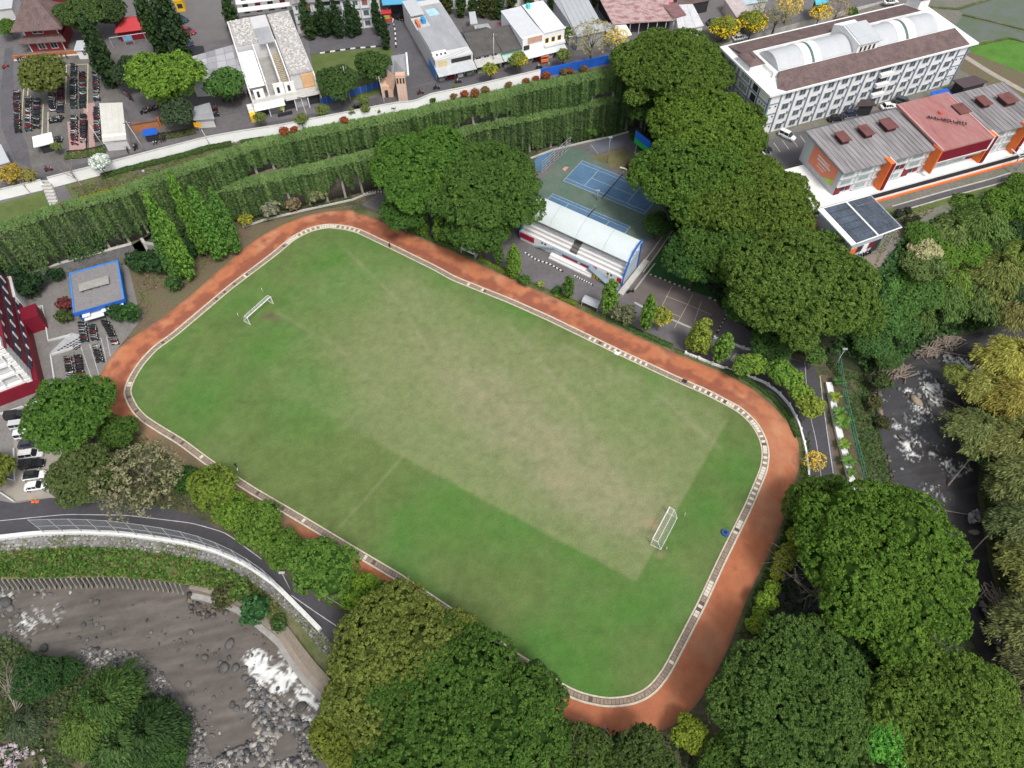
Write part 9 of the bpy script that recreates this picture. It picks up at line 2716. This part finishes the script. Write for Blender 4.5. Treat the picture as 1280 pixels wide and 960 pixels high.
rubble('bank_stones', [(225, 745), (240, 742), (290, 752), (296, 768), (265, 772), (238, 768)], ZW + .2, 130, .2, .8, [(.08, .078, .075), (.12, .11, .10), (.16, .13, .10)], 'dark stones at the foot of the brush where the piles end', 44)
rubble('bank_stones', [(0, 735), (90, 735), (90, 745), (30, 750), (30, 800), (0, 800)], ZW + .05, 60, .15, .6, GRC, 'stones around the foam at the left edge', 45)
rubble('bank_stones', [(1082, 478), (1100, 470), (1108, 560), (1125, 620), (1112, 610), (1098, 560), (1088, 520)], ZW + .1, 220, .12, .6, [(.12, .10, .085), (.16, .14, .12), (.08, .075, .07)], 'brown stones along the left edge of the right river', 46)
rubble('bank_stones', [(1092, 478), (1130, 470), (1175, 480), (1210, 500), (1195, 580), (1170, 590), (1130, 550), (1105, 520)], ZW, 170, .12, .6, [(.09, .085, .08), (.14, .13, .12), (.2, .19, .18)], 'scattered stones in the rapids of the right river', 47)
rubble('bank_stones', [(1150, 600), (1185, 610), (1200, 700), (1225, 770), (1205, 770), (1175, 690), (1155, 640)], ZW, 90, .08, .35, GRC, 'small stones in the narrow lower part of the right river', 48)
rubble('pink_rocks', [(-20, 945), (20, 925), (52, 930), (60, 960), (60, 1010), (-20, 1010)], ZW + 1.0, 500, .15, .55, [(.42, .34, .37), (.34, .29, .31), (.22, .19, .20)], 'pinkish pale broken rocks in the bottom left corner', 49)
rubble('bank_stones', [(1222, 745), (1235, 740), (1262, 790), (1268, 830), (1255, 825), (1240, 795)], ZW + 1.0, 160, .3, 1.0, [(.17, .145, .125), (.12, .11, .10), (.22, .19, .16)], 'grey brown rocks along the right bank at lower right', 50)
rubble('bank_stones', [(1210, 640), (1222, 636), (1226, 650), (1212, 656)], ZW + 1.0, 60, .2, .55, [(.3, .3, .3), (.2, .2, .2)], 'grey rubble at the water edge under the bamboo', 51)
rubble('bank_stones', [(20, 760), (230, 750), (340, 790), (350, 830), (300, 860), (200, 820), (90, 805), (50, 790)], ZW - .02, 110, .1, .42, [(.09, .088, .085), (.13, .125, .12), (.07, .068, .066)], 'small dark stones scattered through the calm lower left river', 53)
srr = [Vector(p) for p in PAR0][::2] + [Vector(p) for p in mid][::-1]
rs = np.random.default_rng(5)
# masonry stones of the slope under the parapet, proud of their joints
PA, PB = resample([Vector(p) for p in PAR0], n=300), resample([Vector(p) for p in mid], n=300)
rowsN = 4
Vs, Fs, Cs = [], [], []
for i in range(299):
 if PA[i][1] < 36:
  continue
 for j in range(rowsN):
  if rs.random() < .30:
   continue
  t0, t1 = (j + .06 + rs.uniform(0, .1)) / rowsN, (j + .92 - rs.uniform(0, .12)) / rowsN
  a0, a1 = PA[i] * (1 - t0) + PB[i] * t0, PA[i] * (1 - t1) + PB[i] * t1
  b0, b1 = PA[i + 1] * (1 - t0) + PB[i + 1] * t0, PA[i + 1] * (1 - t1) + PB[i + 1] * t1
  k0, k1 = rs.uniform(.04, .14), rs.uniform(.86, .96)
  q = [a0 + (b0 - a0) * k0, a0 + (b0 - a0) * k1, a1 + (b1 - a1) * k1, a1 + (b1 - a1) * k0]
  c = sum(q) / 4 + np.array([0, -.08, .22 + rs.uniform(0, .15)])
  n0 = len(Vs)
  Vs += [p_ + np.array([0, 0, .05]) for p_ in q] + [c + (p_ - sum(q) / 4) * .62 for p_ in q]
  for e_ in ((4, 5, 6, 7), (0, 1, 5, 4), (1, 2, 6, 5), (2, 3, 7, 6), (3, 0, 4, 7)):
   Fs.append([n0 + x for x in e_])
  g_ = rs.choice([.15, .20, .26, .36]) * rs.uniform(.8, 1.2)
  Cs += [(g_, g_ * .98, g_ * .95)] * 8
Fs = np.array(Fs)
p_ = np.array(Vs)
if np.cross(p_[Fs[0][1]] - p_[Fs[0][0]], p_[Fs[0][3]] - p_[Fs[0][0]])[2] < 0:
 Fs = Fs[:, ::-1]
o = link('slope_stones', npmesh('slope_stones', p_, Fs, MATS['rubble_stone'], vcol=np.array(Cs)))
tag(o, 'grey masonry stones set in the slope below the white river parapet', 'stones', kind='stuff')
# driftwood heaps
def sticks(u, v, z, rx, ry, n, lab, seed, az=0.5):
 r_ = random.Random(seed)
 c = G(u, v, z)
 mb = MB()
 for i in range(n):
  a = az + r_.gauss(0, .5)
  x, y = r_.gauss(0, rx * .45), r_.gauss(0, ry * .45)
  L_ = r_.uniform(1, 4)
  zz = max(.1, 1.6 - math.hypot(x / rx, y / ry) * 1.6) * r_.random()
  d = Vector((math.cos(a) * L_ / 2, math.sin(a) * L_ / 2, r_.uniform(-.4, .4)))
  mb.tube(Vector((x, y, zz)) - d, Vector((x, y, zz)) + d, r_.uniform(.04, .14), None, 4)
 o = mb.build('driftwood_heap', DRIFT)
 o.location = c
 return tag(o, lab, 'driftwood', kind='stuff')
sticks(1118, 463, ZW + .3, 3.4, 2.2, 150, 'heap of pale driftwood at the left bank above the rapids', 1)
sticks(1172, 425, ZW + .8, 5.0, 2.4, 190, 'long heap of driftwood under the thicket at the river inlet', 2, .35)
sticks(1158, 440, ZW + .3, 2.8, 1.6, 70, 'small driftwood heap between the two larger ones', 3, .3)
sticks(1248, 752, ZW + 2, 2.5, 3.0, 60, 'brown dead branches on the right bank beside the lower river', 4, 1.4)
rubble('bank_stones', [(1140, 432), (1185, 418), (1205, 425), (1196, 436), (1160, 448), (1140, 446)], ZW + .4, 90, .4, 1.2, [(.15, .125, .11), (.11, .095, .085)], 'brown rocks beneath the driftwood at the river inlet', 52)
# small things
for (u, v, z, lb, c) in [(906, 667, 0, 'blue barrel ring beside the track kerb at the right side of the pitch', (.03, .10, .38)), (848, 344, 0, 'round teal disc with a white centre on the dark lawn', (.02, .28, .32))]:
 e = empty('round_tub', tuple(G(u, v, z)), 0, lb, 'tub')
 MB().tube((0, 0, 0), (0, 0, .55), .62, .66, 16).build('tub', FLATCOL, e, color=c)
 MB().tube((0, 0, .55), (0, 0, .6), .34, .34, 14).build('tub_top', FLATCOL, e, color=(.75, .8, .8) if u < 900 else (.02, .03, .05))
e = empty('slab_bridge', tuple(G(920, 449)), math.radians(52), 'grey plank slab bridge behind the white low wall at the junction', 'bridge')
for i in range(4):
 MB().box(-1.3, 1.3, -.9 + i * .45, -.5 + i * .45, .2, .35).build('plank', CONC, e)
e = empty('traffic_cone', tuple(G(44, 627)), 0, 'orange traffic cone pair at the corner of the parking apron', 'traffic cone')
for k in (-.4, .4):
 MB().box(k - .3, k + .3, -.3, .3, 0, .06).tube((k, 0, .05), (k, 0, .8), .24, .05, 8).build('cone', ORANGE, e)
e = empty('orange_stall', tuple(G(680, 78, ZU)), math.radians(15), 'orange food stall before the white shophouse', 'stall')
MB().box(-1, 1, -.7, .7, .4, 1.2).build('counter', ORANGE, e, bevel=.05)
MB().box(-1.1, 1.1, -.9, .9, 2.0, 2.1).build('roof', M('stall_orange', (.6, .2, .12)), e)
for sx in (-.9, .9):
 for sy in (-.7, .7):
  MB().tube((sx, sy, 0), (sx, sy, 2), .04, None, 5).build('post', METAL, e)
for (u, v, lb) in [(768, 446, 'white kerb marker block at the middle of the long track side'), (852.5, 481, 'dark drain opening block on the long track side')]:
 e = MB().box(-.5, .5, -.4, .4, 0, .3).build('kerb_marker', WHITE if u < 800 else DARK, bevel=.04)
 e.location = G(u + 3, v - 4)
 e.rotation_euler[2] = math.radians(-30)
 tag(e, lb, 'marker')
# power lines over the street
PL = [G(184, 193, ZU), G(264, 184, ZU), G(389, 161, ZU), G(439, 129, ZU), G(483, 140, ZU), G(617, 88, ZU)]
wl = empty('power_line', tuple(PL[0]), 0, 'thin dark cables strung between the poles along the town road', 'cable')
tops = [PL[0] + Vector((-1.2, 0, 8.5)), PL[2] + Vector((-.6, 0, 8.5)), PL[3] + Vector((-.2, 0, 9.5)), PL[4] + Vector((-.5, 0, 9.0)), PL[5] + Vector((.2, 0, 9.5))]
for i in range(4):
 mb = MB()
 for k in (-.5, .5):
  a_, b_ = tops[i] + Vector((0, k, 0)) - PL[0], tops[i + 1] + Vector((0, k, 0)) - PL[0]
  pr = None
  for t in range(9):
   s_ = t / 8
   q = a_.lerp(b_, s_) - Vector((0, 0, 1.2 * 4 * s_ * (1 - s_)))
   if pr is not None:
    mb.tube(pr, q, .02, None, 3)
   pr = q
 mb.build('cable', DARK, wl)
